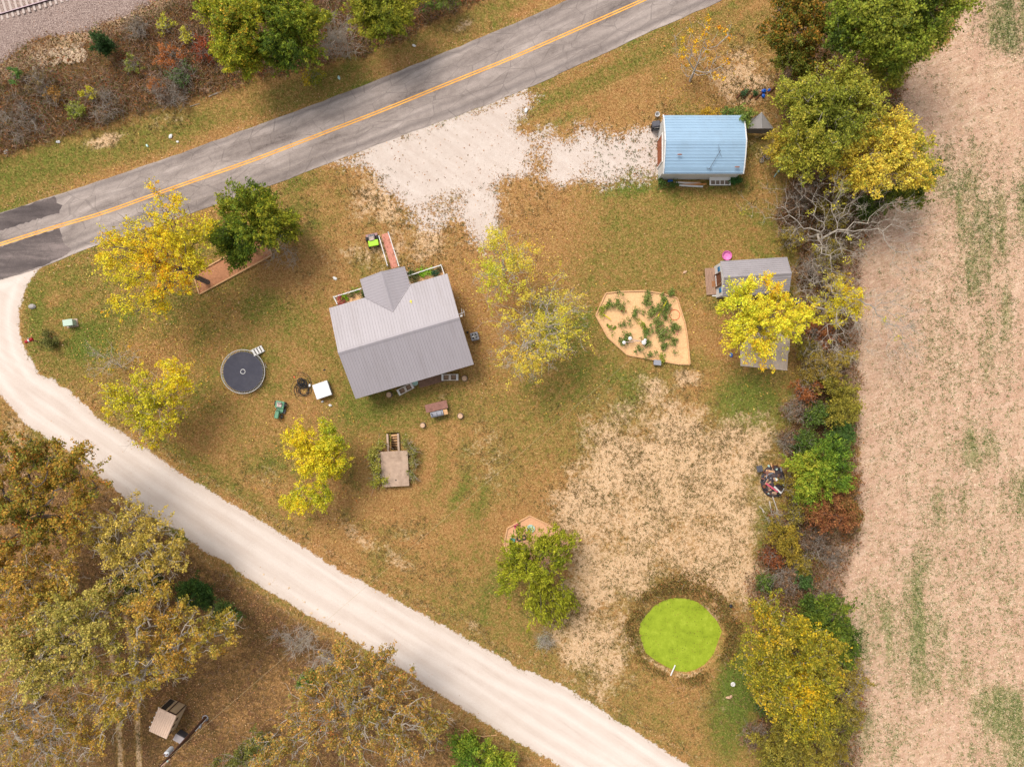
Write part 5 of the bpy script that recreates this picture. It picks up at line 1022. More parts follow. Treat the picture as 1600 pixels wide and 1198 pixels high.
# toy tractor style green machine
gt = thing('garden_tractor', 438.5, 639, -10, 'old faded green garden tractor on the lawn above the small lime and yellow tree', 'tractor')
q = MB(); q.bbox((-.08, -.52, .52), (.38, .78, .34), .05); q.build('hood', GREENP, gt)
q = MB(); q.bbox((0, .45, .5), (.86, .72, .14), .05); q.box((0, .05, .3), (.5, .9, .16)); q.box((.26, .0, .42), (.26, .5, .05)); q.build('body', GREENP, gt)
q = MB(); q.bbox((0, .42, .64), (.48, .4, .12), .05); q.bbox((0, .64, .8), (.46, .08, .26), .03); q.build('seat', mat('torn_seat', S(206, 190, 182), .7, var=.1, dirt=S(150, 50, 40), dirtamt=.9, scale=12), gt)
q = MB(); q.torus((-.04, -.05, .82), .17, .016, 20, 6, rx=.5); q.tube((-.04, -.12, .6), (-.04, -.05, .82), .02); q.build('steering_wheel', BLACK, gt)
for x, y, rr, ww in ((-.42, .5, .27, .22), (.42, .5, .27, .22), (-.34, -.7, .18, .14), (.3, -.7, .18, .14)):
    q = MB(); q.tube((x - ww / 2, y, rr), (x + ww / 2, y, rr), rr, rr, 16); wq = q.build('wheel', BLACK, gt)
    q = MB(); q.tube((x - ww / 2 - .01, y, rr), (x + ww / 2 + .01, y, rr), rr * .45, rr * .45, 10); q.build('rim', STEEL, wq)
q = MB(); q.bbox((.1, -.12, .17), (.92, .5, .1), .03); q.build('mower_deck', DKSTEEL, gt)

# utility cabinet, mailbox
ub = thing('utility_cabinet', 113.5, 505, 8, 'pale green utility cabinet standing alone on the grass near the road bend', 'cabinet')
q = MB(); q.bbox((0, 0, .4), (.85, .55, .68), .03); q.build('body', UTILG, ub)
q = MB(); q.bbox((0, 0, .78), (.95, .62, .08), .02); q.build('lid', UTILG, ub)
q = MB(); q.box((0, 0, .04), (1.1, .8, .08)); q.build('base', CONC, ub)
mbx = thing('mailbox', 58, 533, 25, 'red mailbox with white stripe on a post beside the gravel road bend', 'mailbox')
q = MB(); q.tube((0, 0, 0), (0, 0, 1.0), .05, .05, 8); q.box((0, .0, 1.0), (.6, .1, .06)); q.build('post', OLDWOOD, mbx)
pf = [(-.14, 0), (.14, 0), (.14, .14)] + [(.14 * math.cos(t), .14 + .14 * math.sin(t)) for t in np.linspace(.3, math.pi - .3, 7)] + [(-.14, .14)]
q = MB(); n_ = len(pf); q.add([(-.38, a_, 1.04 + c_) for a_, c_ in pf] + [(.38, a_, 1.04 + c_) for a_, c_ in pf], [tuple(range(n_ - 1, -1, -1)), tuple(range(n_, 2 * n_))] + [(i, (i + 1) % n_, n_ + (i + 1) % n_, n_ + i) for i in range(n_)])
bd = q.build('box', RED, mbx)
q = MB(); q.add([(x, a_ * 1.02, 1.04 + c_ * 1.03) for x in (-.06, .06) for a_, c_ in pf], [(i, (i + 1) % n_, n_ + (i + 1) % n_, n_ + i) for i in range(1, n_ - 1)]); q.build('stripe', WHITE, bd)
q = MB(); q.box((.1, .17, 1.3), (.03, .02, .26)); q.box((.14, .17, 1.4), (.12, .02, .08)); q.build('flag', WHITE, bd)
q = MB(); q.lathe((0, 0, 0), [(.28, 0), (.32, .1), (.2, .24), (.05, .27)], 9, 1.2, .8); x_, y_ = P(51, 479); tag(q.build('boulder', mat('grey_stone', S(168, 162, 158), .9, var=.2, scale=4, bump=.3), None, loc=(x_, y_, 0)), 'pale grey boulder in the weeds on the inside of the road bend', 'rock')

# planters, deck, stumps behind the house
def planter(px, py, rz, label):
    root = thing('planter_bench', px, py, rz, label, 'planter', 'white planters behind the house')
    L, Wd = 1.65, .62; q = MB()
    for s in (-1, 1): q.box((0, s * (Wd / 2 - .04), .25), (L, .08, .5)); q.box((s * (L / 2 - .045), 0, .25), (.09, Wd - .16, .5))
    q.box((0, 0, .25), (.22, Wd - .16, .5)); q.build('frame', mat('whitewashed_wood', S(214, 200, 188), .8, var=.1, scale=5, dirt=S(160, 140, 124), dirtamt=.4), root)
    for s in (-1, 1):
        q = MB(); q.box((s * .42, 0, .16), (.56, .42, .3)); q.build('soil_box', mat('dry_planter_soil', S(166, 136, 112), .95, var=.25, scale=9), root)
    for x in (-.7, .7):
        q = MB(); q.box((x, 0, .515), (.16, Wd, .03)); q.build('slat', WHITE, root)
    return root
planter(634.5, 607.5, 28, 'whitewashed planter set at an angle under the rear eaves, left of the brown deck')
planter(703.5, 589.5, 1, 'whitewashed planter set straight under the rear eaves, right of the brown deck')
dk = thing('rear_deck', 674, 596, 15, 'low brown timber deck strip along the rear wall between the two planters', 'deck')
for i in range(5):
    q = MB(); q.box((0, -.24 + i * .15, .17), (2.5, .135, .04)); q.build('board', mat('stained_boards', S(136, 104, 86), .85, var=.25, scale=4, dirt=S(90, 66, 54), dirtamt=.4), dk)
q = MB(); q.box((0, -.2, .07), (2.3, .08, .14)); q.box((0, .3, .07), (2.3, .08, .14)); q.build('joist', BROWN, dk)
q = MB(); q.bbox((0, 0, .25), (.4, .4, .5), .05, taper=1) if False else q.lathe((0, 0, 0), [(.18, 0), (.26, .4), (.28, .42), (.22, .42), (.2, .3)], 16); x_, y_ = P(649.5, 598); tag(q.build('flower_pot', PALET, None, loc=(x_, y_, 0)), 'pale blue pot between the angled planter and the brown deck', 'pot')
CUTW = mat('cut_wood', S(206, 170, 140), .9, var=.15, scale=9, dirt=S(130, 96, 76), dirtamt=.7)
def stump(px, py, r1, label, dark=False):
    root = thing('tree_stump', px, py, px % 60, label, 'stump', 'stumps behind the house')
    q = MB(); q.lathe((0, 0, 0), [(r1 * 1.15, 0), (r1, .12), (r1 * .97, .38)], 14); q.build('bark', BARKD, root)
    q = MB(); q.lathe((0, 0, .381), [(r1 * .9, 0), (r1 * .9, .012), (.02, .016)], 14); q.build('cut_face', CUTW, root); return root
stump(608.5, 616.5, .27, 'pale stump under the rear eaves left of the angled planter'); stump(726, 591, .27, 'round stump under the rear eaves right of the straight planter')
stump(661, 664, .25, 'stump below the left end of the rusty grill table'); stump(719.5, 649.5, .27, 'stump to the right of the grey grill')
gtb = thing('grill_table', 683, 634.5, 13, 'low table with a rusty brown sheet metal top behind the house', 'table')
q = MB(); q.box((0, 0, .72), (2.15, .78, .03)); q.build('table_top', RUSTM, gtb)
for x in (-.95, .95):
    for y in (-.3, .3):
        q = MB(); q.tube((x, y, 0), (x, y, .71), .03); q.build('leg', DKSTEEL, gtb)
gr = thing('barrel_grill', 686, 645.5, 13, 'grey barrel grill with side shelf against the rusty table', 'grill')
q = MB(); q.tube((-.72, 0, .78), (.5, 0, .78), .27, .27, 16); gl = q.build('barrel', GREYPL, gr)
q = MB()
for x in (-.55, -.1, .35): q.box((x, 0, 1.045), (.05, .3, .03))
q.build('strap', DKSTEEL, gl)
q = MB(); q.box((.72, 0, .8), (.4, .5, .05)); q.build('shelf', TIMBER, gr)
for x in (-.6, .45):
    for y in (-.2, .2):
        q = MB(); q.tube((x, y * 1.2, 0), (x, y, .6), .025); q.build('leg', DKSTEEL, gr)
q = MB(); q.tube((-.6, .1, 1.0), (-.6, .1, 1.3), .05); q.build('chimney', DKSTEEL, gr)
# air conditioner
ac = thing('air_conditioner', 742, 526, 14, 'square grey air conditioning unit against the right wall of the house', 'air conditioner')
q = MB(); q.bbox((0, 0, .38), (.76, .76, .72), .06); q.build('cabinet', GREYPL, ac)
q = MB(); q.lathe((0, 0, .742), [(.31, 0), (.31, .01), (.03, .012)], 24); fn = q.build('fan_opening', BLACK, ac)
for i in range(4):
    a_ = i * math.pi / 2; q = MB(); q.box((.15 * math.cos(a_), .15 * math.sin(a_), .765), (.24, .1, .01), rz=a_, rx=.3); q.build('fan_blade', STEEL, fn)
q = MB(); q.torus((0, 0, .775), .3, .012, 24, 5); q.torus((0, 0, .775), .15, .01, 20, 5); q.build('grille', STEEL, ac)
q = MB(); q.tube((0, 0, 0), (0, 0, .5), .07); q.lathe((0, 0, .5), [(.11, 0), (.11, .06), (.04, .1)], 12); x_, y_ = P(731, 519.5); tag(q.build('vent_pipe', BLACK, None, loc=(x_, y_, 0)), 'short black vent pipe between the air conditioner and the house', 'pipe')
q = MB(); q.bbox((0, 0, .15), (.26, .4, .3), .04); x_, y_ = P(725, 601); 
# concrete cellar with stair
cl = thing('storm_cellar', 618.5, 731, 3, 'square concrete cellar roof with steps going down at its upper side', 'cellar')
q = MB(); q.box((0, 0, .55), (2.62, 3.42, .16)); q.build('roof_slab', CONC, cl)
q = MB(); q.box((0, 0, .235), (2.3, 3.1, .47)); q.build('wall', CONC, cl)
q = MB(); q.lathe((.05, -1.1, .632), [(.075, 0), (.075, .006), (.01, .007)], 12); q.build('vent_hole', BLACK, cl)
sw = MB()
for x in (-.62, .42): sw.box((x, 2.5, -.35), (.18, 1.75, 1.3))
sw.box((-.1, 3.42, -.6), (1.2, .1, 1.2)); sw.build('stair_wall', CONC, cl)
for i in range(6):
    q = MB(); q.box((-.1, 3.2 - i * .27, -.06 - i * .24), (.86, .17, .07)); q.build('step', TIMBER, cl)
q = MB(); q.box((-.1, 2.5, -1.62), (.9, 1.9, .06)); q.box((-.1, 1.66, -.9), (.9, .06, 1.6)); q.build('stair_pit', mat('near_black_lining', (.03, .022, .017, 1), .95), cl)  # floor and end face of the stair pit in one near-black colour
# ------------------------------------------------------------------ blue roofed garage
gy0, gy1, gx0, gx1 = 19.68, 25.15, 14.22, 21.67; gyc = (gy0 + gy1) / 2; hd = (gy1 - gy0) / 2; gxc = (gx0 + gx1) / 2
ga = bpy.data.objects.new('garage', None); COL.objects.link(ga); ga.location = (gxc, gyc, 0); tag(ga, 'white garage with pale blue ribbed metal roof at the end of the gravel drive', 'garage')
gl_ = (gx1 - gx0) / 2; prof = [(-hd, 2.72), (-hd + .4, 2.98), (-1.25, 3.36), (0, 3.66), (1.25, 3.36), (hd - .4, 2.98), (hd, 2.72)]
q = MB()
for (ya, za), (yb, zb) in zip(prof[:-1], prof[1:]): panel(q, (-gl_, ya, za), (0, yb - ya, zb - za), (2 * gl_, 0, 0), .29, .027, .09)
rf = q.build('roof', BLUEROOF, ga)
q = MB()
for e in (-1, 1):
    q = MB()
    for (ya, za), (yb, zb) in zip(prof[:-1], prof[1:]):
        d = math.atan2(zb - za, yb - ya); L = math.hypot(zb - za, yb - ya); q.box((e * (gl_ + .03), (ya + yb) / 2, (za + zb) / 2 - .01), (.1, L, .17), rx=d)
    q.build('verge_trim', WHITE, rf)
q = MB(); q.box((0, -hd + .02, 2.5), (2 * gl_, .08, .14)); q.box((0, hd - .02, 2.5), (2 * gl_, .08, .14)); q.build('gutter', WHITE, rf)
wy = hd - .22; q = MB(); xe = gl_ - .02
top = [(-wy, 2.6)] + [(y, z - .06) for y, z in prof[1:-1]] + [(wy, 2.6)]
for e in (-1, 1):
    vs = [(e * xe, -wy, 0)] + [(e * xe, y, z) for y, z in top] + [(e * xe, wy, 0)]; q.add(vs, [tuple(range(len(vs)))] if e < 0 else [tuple(range(len(vs) - 1, -1, -1))])
q.add([(-xe, -wy, 0), (xe, -wy, 0), (xe, -wy, 2.6), (-xe, -wy, 2.6)], [(0, 1, 2, 3)]); q.add([(-xe, wy, 0), (xe, wy, 0), (xe, wy, 2.6), (-xe, wy, 2.6)], [(3, 2, 1, 0)])
q.build('wall', SIDING, ga)
door_part(ga, (-xe, -.1, 1.1, -1), 2.5, 2.15, 'y', DOORB, 'garage_door')
q = MB(); q.box((-xe - .04, -.1, 2.24), (.08, 2.8, .12)); q.box((-xe - .04, -1.43, 1.1), (.08, .12, 2.2)); q.box((-xe - .04, 1.23, 1.1), (.08, .12, 2.2)); q.build('door_frame', WHITE, ga)
window_part(ga, (2.0, wy, 1.5, 1), 1, .9, 'x'); window_part(ga, (xe, 0, 1.7, 1), 1, .9, 'y')
q = MB()
def garp(px, py, h): x, y = P(px, py, h); return (x - gxc, y - gyc, h)
q.tube(garp(1108, 265, 3.1), garp(1126, 235, 3.75), .022, .022, 5); q.tube(garp(1104, 263, 3.08), garp(1113, 265, 3.05), .02, .02, 5); q.tube(garp(1122, 232, 3.78), garp(1128, 246, 3.6), .012, .012, 4); q.tube(garp(1122, 225, 3.8), garp(1125, 236, 3.76), .012, .012, 4); q.build('antenna', DKSTEEL, ga)
for px, py, h in ((1062, 241.5, 3.66), (1152, 261, 3.25), (1134, 187, 2.95)):
    q = MB(); a_ = garp(px, py, h); q.lathe(a_, [(.16, 0), (.1, .03), (.02, .05)], 9, 1.6, .5); tag(q.build('rust_spot', RUSTM, rf))
# things round the garage
bg = thing('kettle_grill', 1022.5, 201, 6, 'black cart grill beside the upper left corner of the blue roofed garage', 'grill')
q = MB(); q.bbox((0, .08, .95), (.8, .62, .36), .1); q.build('lid', DKSTEEL, bg)
q = MB(); q.box((0, 0, .62), (.72, .5, .3)); q.box((0, 0, .1), (.7, .5, .05)); q.build('firebox', BLACK, bg)
for x in (-.32, .32):
    for y in (-.22, .22):
        q = MB(); q.box((x, y, .25), (.05, .05, .5)); q.build('leg', BLACK, bg)
q = MB(); q.tube((-.25, -.28, .95), (.25, -.28, .95), .02); q.build('handle', STEEL, bg)
q = MB(); q.box((.0, -.38, .8), (.66, .2, .03)); q.build('shelf', BLACK, bg)
pb = thing('bucket', 1026, 181, 0, 'round white bucket at the upper left corner of the blue roofed garage', 'bucket')
q = MB(); q.lathe((0, 0, 0), [(.17, 0), (.22, .42), (.24, .43), (.2, .43), (.16, .05)], 18); q.build('shell', WHITE, pb)
q = MB(); q.torus((0, .02, .44), .22, .008, 16, 4, rx=.2, arc=.5); q.build('handle', STEEL, pb)
LB = 'boards against the garage'
for i, (x, y, L, a_, m, lb) in enumerate([(1073, 285.5, 2.6, -2, TIMBER, 'reddish plank leaning along the lower garage wall, nearest the wall'), (1078, 287.2, 2.8, -4, WHITE, 'white plank in the middle of the boards along the lower garage wall'), (1084, 289, 2.4, 2, mat('orange_timber', S(206, 140, 80), .8, var=.15), 'orange plank ending beside the leaning window frame'), (1079, 291.5, 2.3, -3, WHITE, 'white board lying farthest out from the lower garage wall')]):
    q = MB(); q.box((0, 0, 0), (L, .16, .05)); q.box((L * .1, .03, .03), (L * .7, .05, .02)); x_, y_ = P(x, y); o = q.build('plank', m, None, loc=(x_, y_, .1 + i * .03), rz=math.radians(a_)); tag(o, lb, 'plank', LB)
wf = thing('old_window', 1121, 284, 0, 'old white window with four panes leaning on the lower garage wall', 'window')
q = MB(); ca = math.radians(35)
def lean(x, v, t=0): return (x + v * .15, -v * math.cos(ca) + .25 - t * math.sin(ca) * 0, .75 - v * math.sin(ca) * .85 + t)
def lbox(q, x0, x1, v0, v1, t=.05):
    c = [lean(x0, v0), lean(x1, v0), lean(x1, v1), lean(x0, v1)]; d = [(a[0], a[1] - .01, a[2] + t) for a in c]; q.add(c + d, [(0, 1, 2, 3), (7, 6, 5, 4), (0, 4, 5, 1), (1, 5, 6, 2), (2, 6, 7, 3), (3, 7, 4, 0)])
lbox(q, -1.0, 1.05, 0, .36); lbox(q, -1.0, 1.05, .76, .86); lbox(q, -1.0, -.86, .36, .76); lbox(q, .91, 1.05, .36, .76)
for x in (-.42, .02, .46): lbox(q, x - .04, x + .04, .36, .76)
q.build('frame', WHITE, wf)
for x0 in (-.86, -.38, .06, .5):
    q = MB(); lbox(q, x0, x0 + .4, .36, .76, .02); q.build('pane', mat('dusty_glass', S(120, 104, 92), .3, var=.2), wf)
q = MB(); q.bbox((0, 0, .1), (.5, .22, .2), .04); x_, y_ = P(1047, 283.5); tag(q.build('blue_crate', BLUE, None, loc=(x_, y_, 0)), 'small blue crate by the lower left corner of the garage', 'crate')
# grey tent
tn = thing('grey_canopy', 1187, 202, 0, 'grey fabric lean to tent beside the upper right end of the blue roofed garage', 'tent')
CANV = mat('grey_canvas', S(164, 160, 158), .8, var=.06, scale=2, dirt=S(120, 112, 106), dirtamt=.4)
def tp(px, py, h): x, y = P(px, py, h); return (x - tn.location.x, y - tn.location.y, h)
q = MB(); A_, B_2, C_, D_, E_ = tp(1190, 176, 2.2), tp(1167, 201, 1.4), tp(1208, 201, 1.2), tp(1190.5, 201, 1.75), tp(1174, 184, 1.7)
q.add([A_, B_2, D_, C_, (A_[0] - .9, A_[1] - .55, 1.95)], [(0, 4, 1), (0, 1, 2), (0, 2, 3)]); q.build('canopy', CANV, tn)
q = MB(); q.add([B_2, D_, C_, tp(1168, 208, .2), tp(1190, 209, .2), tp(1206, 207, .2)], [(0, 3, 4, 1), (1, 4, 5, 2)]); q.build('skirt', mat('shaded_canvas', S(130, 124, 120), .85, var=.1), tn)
for p in (A_, B_2, C_):
    q = MB(); q.tube((p[0], p[1], 0), p, .025); q.build('pole', DKSTEEL, tn)
q = MB(); q.tube(A_, D_, .03); q.tube(A_, B_2, .03); q.tube(A_, C_, .03); q.build('ridge_pole', STEEL, tn)
for i, (x, y, L, a_) in enumerate([(1156, 147, 1.2, 50), (1167, 147, 1.2, 48), (1176, 149, 1.1, 50), (1186, 149, 1.2, 46), (1205, 141, 1.0, 44)]):
    q = MB(); q.box((0, 0, .14), (L, .1, .12)); q.box((0, 0, .04), (L * .3, .12, .08)); x_, y_ = P(x, y); tag(q.build('dark_beam', BROWN, None, loc=(x_, y_, 0), rz=math.radians(a_)), ['leftmost dark beam of the slanting row above the grey tent', 'second dark beam from the left above the grey tent', 'middle dark beam of the slanting row above the grey tent', 'dark beam touching the blue jugs above the grey tent', 'rightmost dark beam under the light green tree'][i], 'beam', 'dark beams above the tent')
plant(1162, 146, 5.5, [(60, 96, 60), (90, 116, 70)], 300, 'green plant growing between the two leftmost dark beams', 220, group='plants between the beams')
plant(1179, 144, 5, [(70, 110, 60), (110, 130, 80)], 260, 'green plant growing right of the middle dark beam', 221, group='plants between the beams')
for i, (x, y, s) in enumerate([(1192.5, 143.5, .36), (1201, 142, .26), (1192, 151, .3)]):
    q = MB(); q.lathe((0, 0, 0), [(s * .5, 0), (s * .55, s * .1), (s * .5, s * .8), (s * .15, s), (s * .15, s * 1.15)], 12, 1.2, .9); x_, y_ = P(x, y); tag(q.build('blue_jug', BLUE, None, loc=(x_, y_, 0), rz=i), ['largest blue jug above the grey tent', 'smallest blue jug, nearest the light green tree', 'blue jug lying closest to the grey tent'][i], 'jug', 'blue jugs')
bk = thing('bicycle', 1193, 249, 18, 'small bicycle leaning with green and violet frame right of the garage', 'bicycle')
for x, rr in ((-.32, .24), (.38, .3)):
    q = MB(); q.torus((x, x * .3, .27), rr, .022, 28, 6, rx=.5); wq = q.build('wheel', BLACK, bk)
    q = MB()
    for k in range(6):
        a_ = k * math.pi / 6; c_, s__ = math.cos(a_) * rr, math.sin(a_) * rr; q.tube((x - c_, x * .3 - s__ * math.cos(.5), .27 - s__ * math.sin(.5)), (x + c_, x * .3 + s__ * math.cos(.5), .27 + s__ * math.sin(.5)), .008, .008, 4)
    q.torus((x, x * .3, .27), rr * .9, .012, 24, 4, rx=.5); q.build('rim', STEEL, wq)
q = MB(); q.path([(-.32, -.1, .27), (-.1, .25, .6), (.25, .4, .62), (.38, .11, .27)], .02); q.path([(-.1, .25, .6), (.02, .03, .3), (.25, .4, .62)], .018); q.build('frame', mat('violet_paint', S(90, 96, 170), .4), bk)
q = MB(); q.tube((.25, .4, .62), (.3, .55, .8), .018); q.tube((.1, .6, .82), (.5, .52, .82), .016); q.build('handlebar', STEEL, bk)
q = MB(); q.bbox((-.12, .36, .72), (.24, .12, .06), .02); q.build('saddle', BLACK, bk)
q = MB(); q.tube((-.5, -.75, .06), (.25, .35, .1), .045, .045, 8); q.lathe((-.1, -.2, .02), [(.1, 0), (.12, .06), (.1, .16)], 10); x_, y_ = P(1217, 265); tag(q.build('sprinkler_pole', PALET, None, loc=(x_, y_, 0)), 'pale blue plastic pole lying on the grass under the light green tree', 'pole')

# ------------------------------------------------------------------ small grey shed
SR = 3.6
sh = thing('garden_shed', 1180, 432, SR, 'small shed with grey metal gable roof and brown open doorway facing a little deck', 'shed'); sx, sy = P(1179.3, 432.3, 2.3); sh.location = (sx, sy, 0)
sl_, sd2, se, sr = 3.17, 1.66, 2.3, 3.15
q = MB(); panel(q, (-sl_, sd2, se), (0, -sd2, sr - se), (2 * sl_, 0, 0), .23, .022, .07); panel(q, (-sl_, -sd2, se), (0, sd2, sr - se), (2 * sl_, 0, 0), .23, .022, .07); r2 = q.build('roof', SHEDROOF, sh)
q = MB(); q.add([(-sl_, -.12, sr - .03), (sl_, -.12, sr - .03), (sl_, 0, sr + .05), (-sl_, 0, sr + .05), (sl_, .12, sr - .03), (-sl_, .12, sr - .03)], [(0, 1, 2, 3), (3, 2, 4, 5)]); q.build('ridge_cap', SHEDROOF, r2)
a, b_ = sl_ - .06, sd2 - .12; gz = se + .06; q = MB()
q.add([(-a, -b_, 0), (a, -b_, 0), (a, b_, 0), (-a, b_, 0), (-a, -b_, gz - .05), (a, -b_, gz - .05), (a, b_, gz - .05), (-a, b_, gz - .05), (-a, 0, sr - .05), (a, 0, sr - .05)], [(0, 1, 5, 4), (2, 3, 7, 6), (1, 2, 6, 9, 5), (3, 0, 4, 8, 7)]); q.build('wall', WHITE, sh)
BLW = mat('blue_shutter', S(30, 116, 168), .5, var=.1)
q = MB(); q.box((-a - .02, .02, 1.1), (.05, 1.1, 2.0)); dq = q.build('door', BROWN, sh)
q = MB(); q.box((-a - .06, .02, 2.14), (.09, 1.3, .1)); q.box((-a - .06, -.59, 1.05), (.09, .1, 2.1)); q.box((-a - .06, .63, 1.05), (.09, .1, 2.1)); q.build('frame', mat('dark_frame', S(90, 60, 44), .7), dq)
q = MB(); q.box((-a - .12, .02, .75), (.05, 1.05, .08)); q.build('gate_bar', WHITE, dq)
for y in (1.02, -1.0):
    q = MB(); q.box((-a - .03, y, 1.6), (.06, .42, .6)); q.build('window', BLW, sh)
dk2 = thing('shed_deck', 1111, 440, SR, 'weathered grey board deck in front of the small shed door', 'deck')
for i in range(8):
    q = MB(); q.box((-.52 + i * .148, .0, .2), (.138, 2.6, .04)); q.build('board', OLDWOOD, dk2)
q = MB(); q.box((0, 1.1, .09), (1.1, .1, .18)); q.box((0, -1.1, .09), (1.1, .1, .18)); q.build('joist', OLDWOOD, dk2)
q = MB(); q.box((0, 0, .23), (.42, .55, .02)); x_, y_ = P(1114.5, 444); tag(q.build('door_mat', mat('tan_mat', S(160, 112, 76), .95, var=.15), None, loc=(x_, y_, 0), rz=.06), 'tan door mat lying on the weathered board deck', 'mat')
pt = thing('pink_tub', 1134.8, 400, 0, 'round bright pink tub behind the upper edge of the small shed', 'tub')
q = MB(); q.lathe((0, 0, 0), [(.36, 0), (.42, .24), (.47, .26), (.47, .28), (.42, .28), (.36, .05), (.02, .045)], 28); q.build('shell', PINK, pt)
q = MB(); q.torus((0, 0, .28), .455, .02, 28, 6); q.build('rim', mat('deep_pink', S(226, 90, 170), .4), pt)
q = MB(); q.tube((0, 0, .15), (2.6, .1, .22), .05, .05, 8); x_, y_ = P(1136, 469); tag(q.build('white_pipe', WHITE, None, loc=(x_, y_, 0)), 'white plastic pipe lying below the small shed, half under the bright yellow tree', 'pipe')
q = MB(); q.box((0, 0, .05), (.45, .14, .1)); x_, y_ = P(1116, 462); tag(q.build('white_block', WHITE, None, loc=(x_, y_, 0), rz=.06), 'white block at the lower end of the shed deck', 'block')
sb = MB(); pts_ = [P(*p) for p in [(1156, 516), (1234, 514), (1233.5, 548), (1231, 552), (1229.5, 579), (1216, 577.5), (1156.7, 571.6)]]; sb.prism(pts_, -.05, .1); tag(sb.build('concrete_pad', SLAB), 'broken concrete pad under the bright yellow tree below the small shed', 'concrete pad')
q = MB(); q.lathe((0, 0, 0), [(.26, 0), (.28, .45), (.3, .47), (.25, .47), (.23, .1), (.02, .08)], 20); x_, y_ = P(1243, 471); tag(q.build('blue_bucket', mat('navy_plastic', S(50, 80, 150), .5), None, loc=(x_, y_, 0)), 'dark blue round bucket between the small shed and the bare branches', 'bucket')
q = MB(); q.lathe((0, 0, 0), [(.1, 0), (.16, .06), (.15, .16), (.05, .2)], 12, 1, 1.4); x_, y_ = P(1142, 554.5); tag(q.build('toy_ball', BLUE, None, loc=(x_, y_, 0)), 'bright blue toy on the grass left of the concrete pad', 'toy')

# ------------------------------------------------------------------ vegetable garden
def border(name, poly, label, closed=True, hgt=.16, wd=.12, m=None):
    x0, y0 = P(*poly[0]); root = thing(name, poly[0][0], poly[0][1], 0, label, 'garden edging'); n = len(poly)
    for i in range(n if closed else n - 1):
        a_ = Vector(P(*poly[i])) - Vector((x0, y0)); c_ = Vector(P(*poly[(i + 1) % n])) - Vector((x0, y0)); d = c_ - a_; mid = (a_ + c_) / 2; q = MB()
        q.box((mid.x, mid.y, hgt / 2), (d.length - .03, wd, hgt), rz=math.atan2(d.y, d.x)); q.build('timber', m or TIMBER, root)
    return root
flatpoly('garden_soil', SOIL, GARDEN, .03, wob=.5, seed=20); border('garden_edging', GARDEN, 'timber edging round the many sided vegetable garden')
flatpoly('sand_bed', SOIL2, SANDB, .03, wob=.5, seed=21); border('garden_edging', SANDB, 'long timber edging of the bed between the yellow tree and the dark cedar')
flatpoly('play_bed', mat('orange_sand', S(220, 168, 128), .95, var=.12, scale=8, bump=.4), PLAYB, .03, wob=.5, seed=22); border('garden_edging', PLAYB[-3:] + PLAYB[:3], 'pinkish timber edging of the play corner under the willow', closed=False)
GPAL = [(84, 112, 48), (120, 140, 64), (156, 160, 88)]
for i, (x, y, rp, n, lb) in enumerate([(962, 463, 8, 420, 'broad dull green plant in the upper left corner of the vegetable garden'), (953, 474, 8, 460, 'leafy plant near the left side of the vegetable garden'), (941, 485, 9, 520, 'yellow green plant around the short yellow stake'), (972, 479, 7, 420, 'plant with red fruit in the upper left of the vegetable garden'), (996, 490, 9, 480, 'grey green plant left of centre in the vegetable garden'),
                                      (1011, 470, 10, 760, 'tall dark plant in the upper middle of the vegetable garden'), (1022, 484, 13, 1200, 'spreading plant at the top centre left of the long yellow stake'), (1042, 462, 10, 900, 'bushy plant at the upper end of the long yellow stake'), (1038, 476, 10, 900, 'bushy plant beside the middle of the long yellow stake'), (1032, 497, 8, 560, 'plant at the lower end of the long yellow stake'),
                                      (1008, 514, 11, 820, 'low plant just above the white garden ornament'), (1030, 518, 14, 1500, 'largest sprawling plant in the centre right of the vegetable garden'), (1050, 512, 11, 1000, 'plant with pink blooms below the orange hoop'), (1053, 530, 7, 420, 'dark plant at the right side below the sprawling plant'), (1037, 540, 7, 380, 'olive plant in the lower right of the vegetable garden'),
                                      (955, 511, 7, 320, 'small lime plant at the lower left edge of the vegetable garden'), (975, 531, 9, 640, 'green plant under the left arm of the white ornament'), (1010, 533, 8, 480, 'green plant behind the right arm of the white ornament'), (997, 548, 6, 260, 'small green plant below the white ornament'), (1014, 553, 7, 320, 'plant with pale pink flowers near the lower edge'), (1034, 559, 6, 320, 'bright green plant right of the grey tub'),
                                      (983, 502, 5, 180, 'small plant in the left middle of the bare garden soil'), (974, 507, 5, 160, 'tiny faded plant in the left middle of the garden'), (1054, 551, 5, 90, 'dry purplish plant in the lower right corner'), (1043, 489, 6, 420, 'dark plant touching the left of the orange hoop'), (1006, 508, 6, 320, 'bright green plant in the middle of the garden'), (979, 523, 4, 170, 'small dark plant above the left arm of the ornament'), (1019, 461, 5, 160, 'small plant at the top edge of the vegetable garden')]):
    pal = GPAL if i not in (2, 15, 20, 25) else [(110, 140, 40), (160, 170, 60), (130, 130, 50)]
    T('vegetable_plant', (x, y), [(x, y, rp, .3, .6, 1)], pal, 40, int(n * .55), 0.11, 0.15, BARKD, 0.012, .12, lb, 'plant', 'vegetable garden plants', 300 + i, tipr=.006, partn=('stem', 'foliage'))
ti = MB(); 
for (x0, y0), (x1, y1), lb in (((1042, 470), (1026.4, 497), 'long yellow stake lying across the plants in the upper right of the vegetable garden'), ((943, 491), (953.8, 499), 'short yellow stake lying at the left corner of the vegetable garden')):
    a_, c_ = Vector((*P(x0, y0, .5), .5)), Vector((*P(x1, y1, .3), .3)); q = MB(); q.tube((0, 0, 0), c_ - a_, .045, .045, 6); tag(q.build('yellow_stake', YELLOWP, None, loc=a_), lb, 'stake', 'yellow stakes')
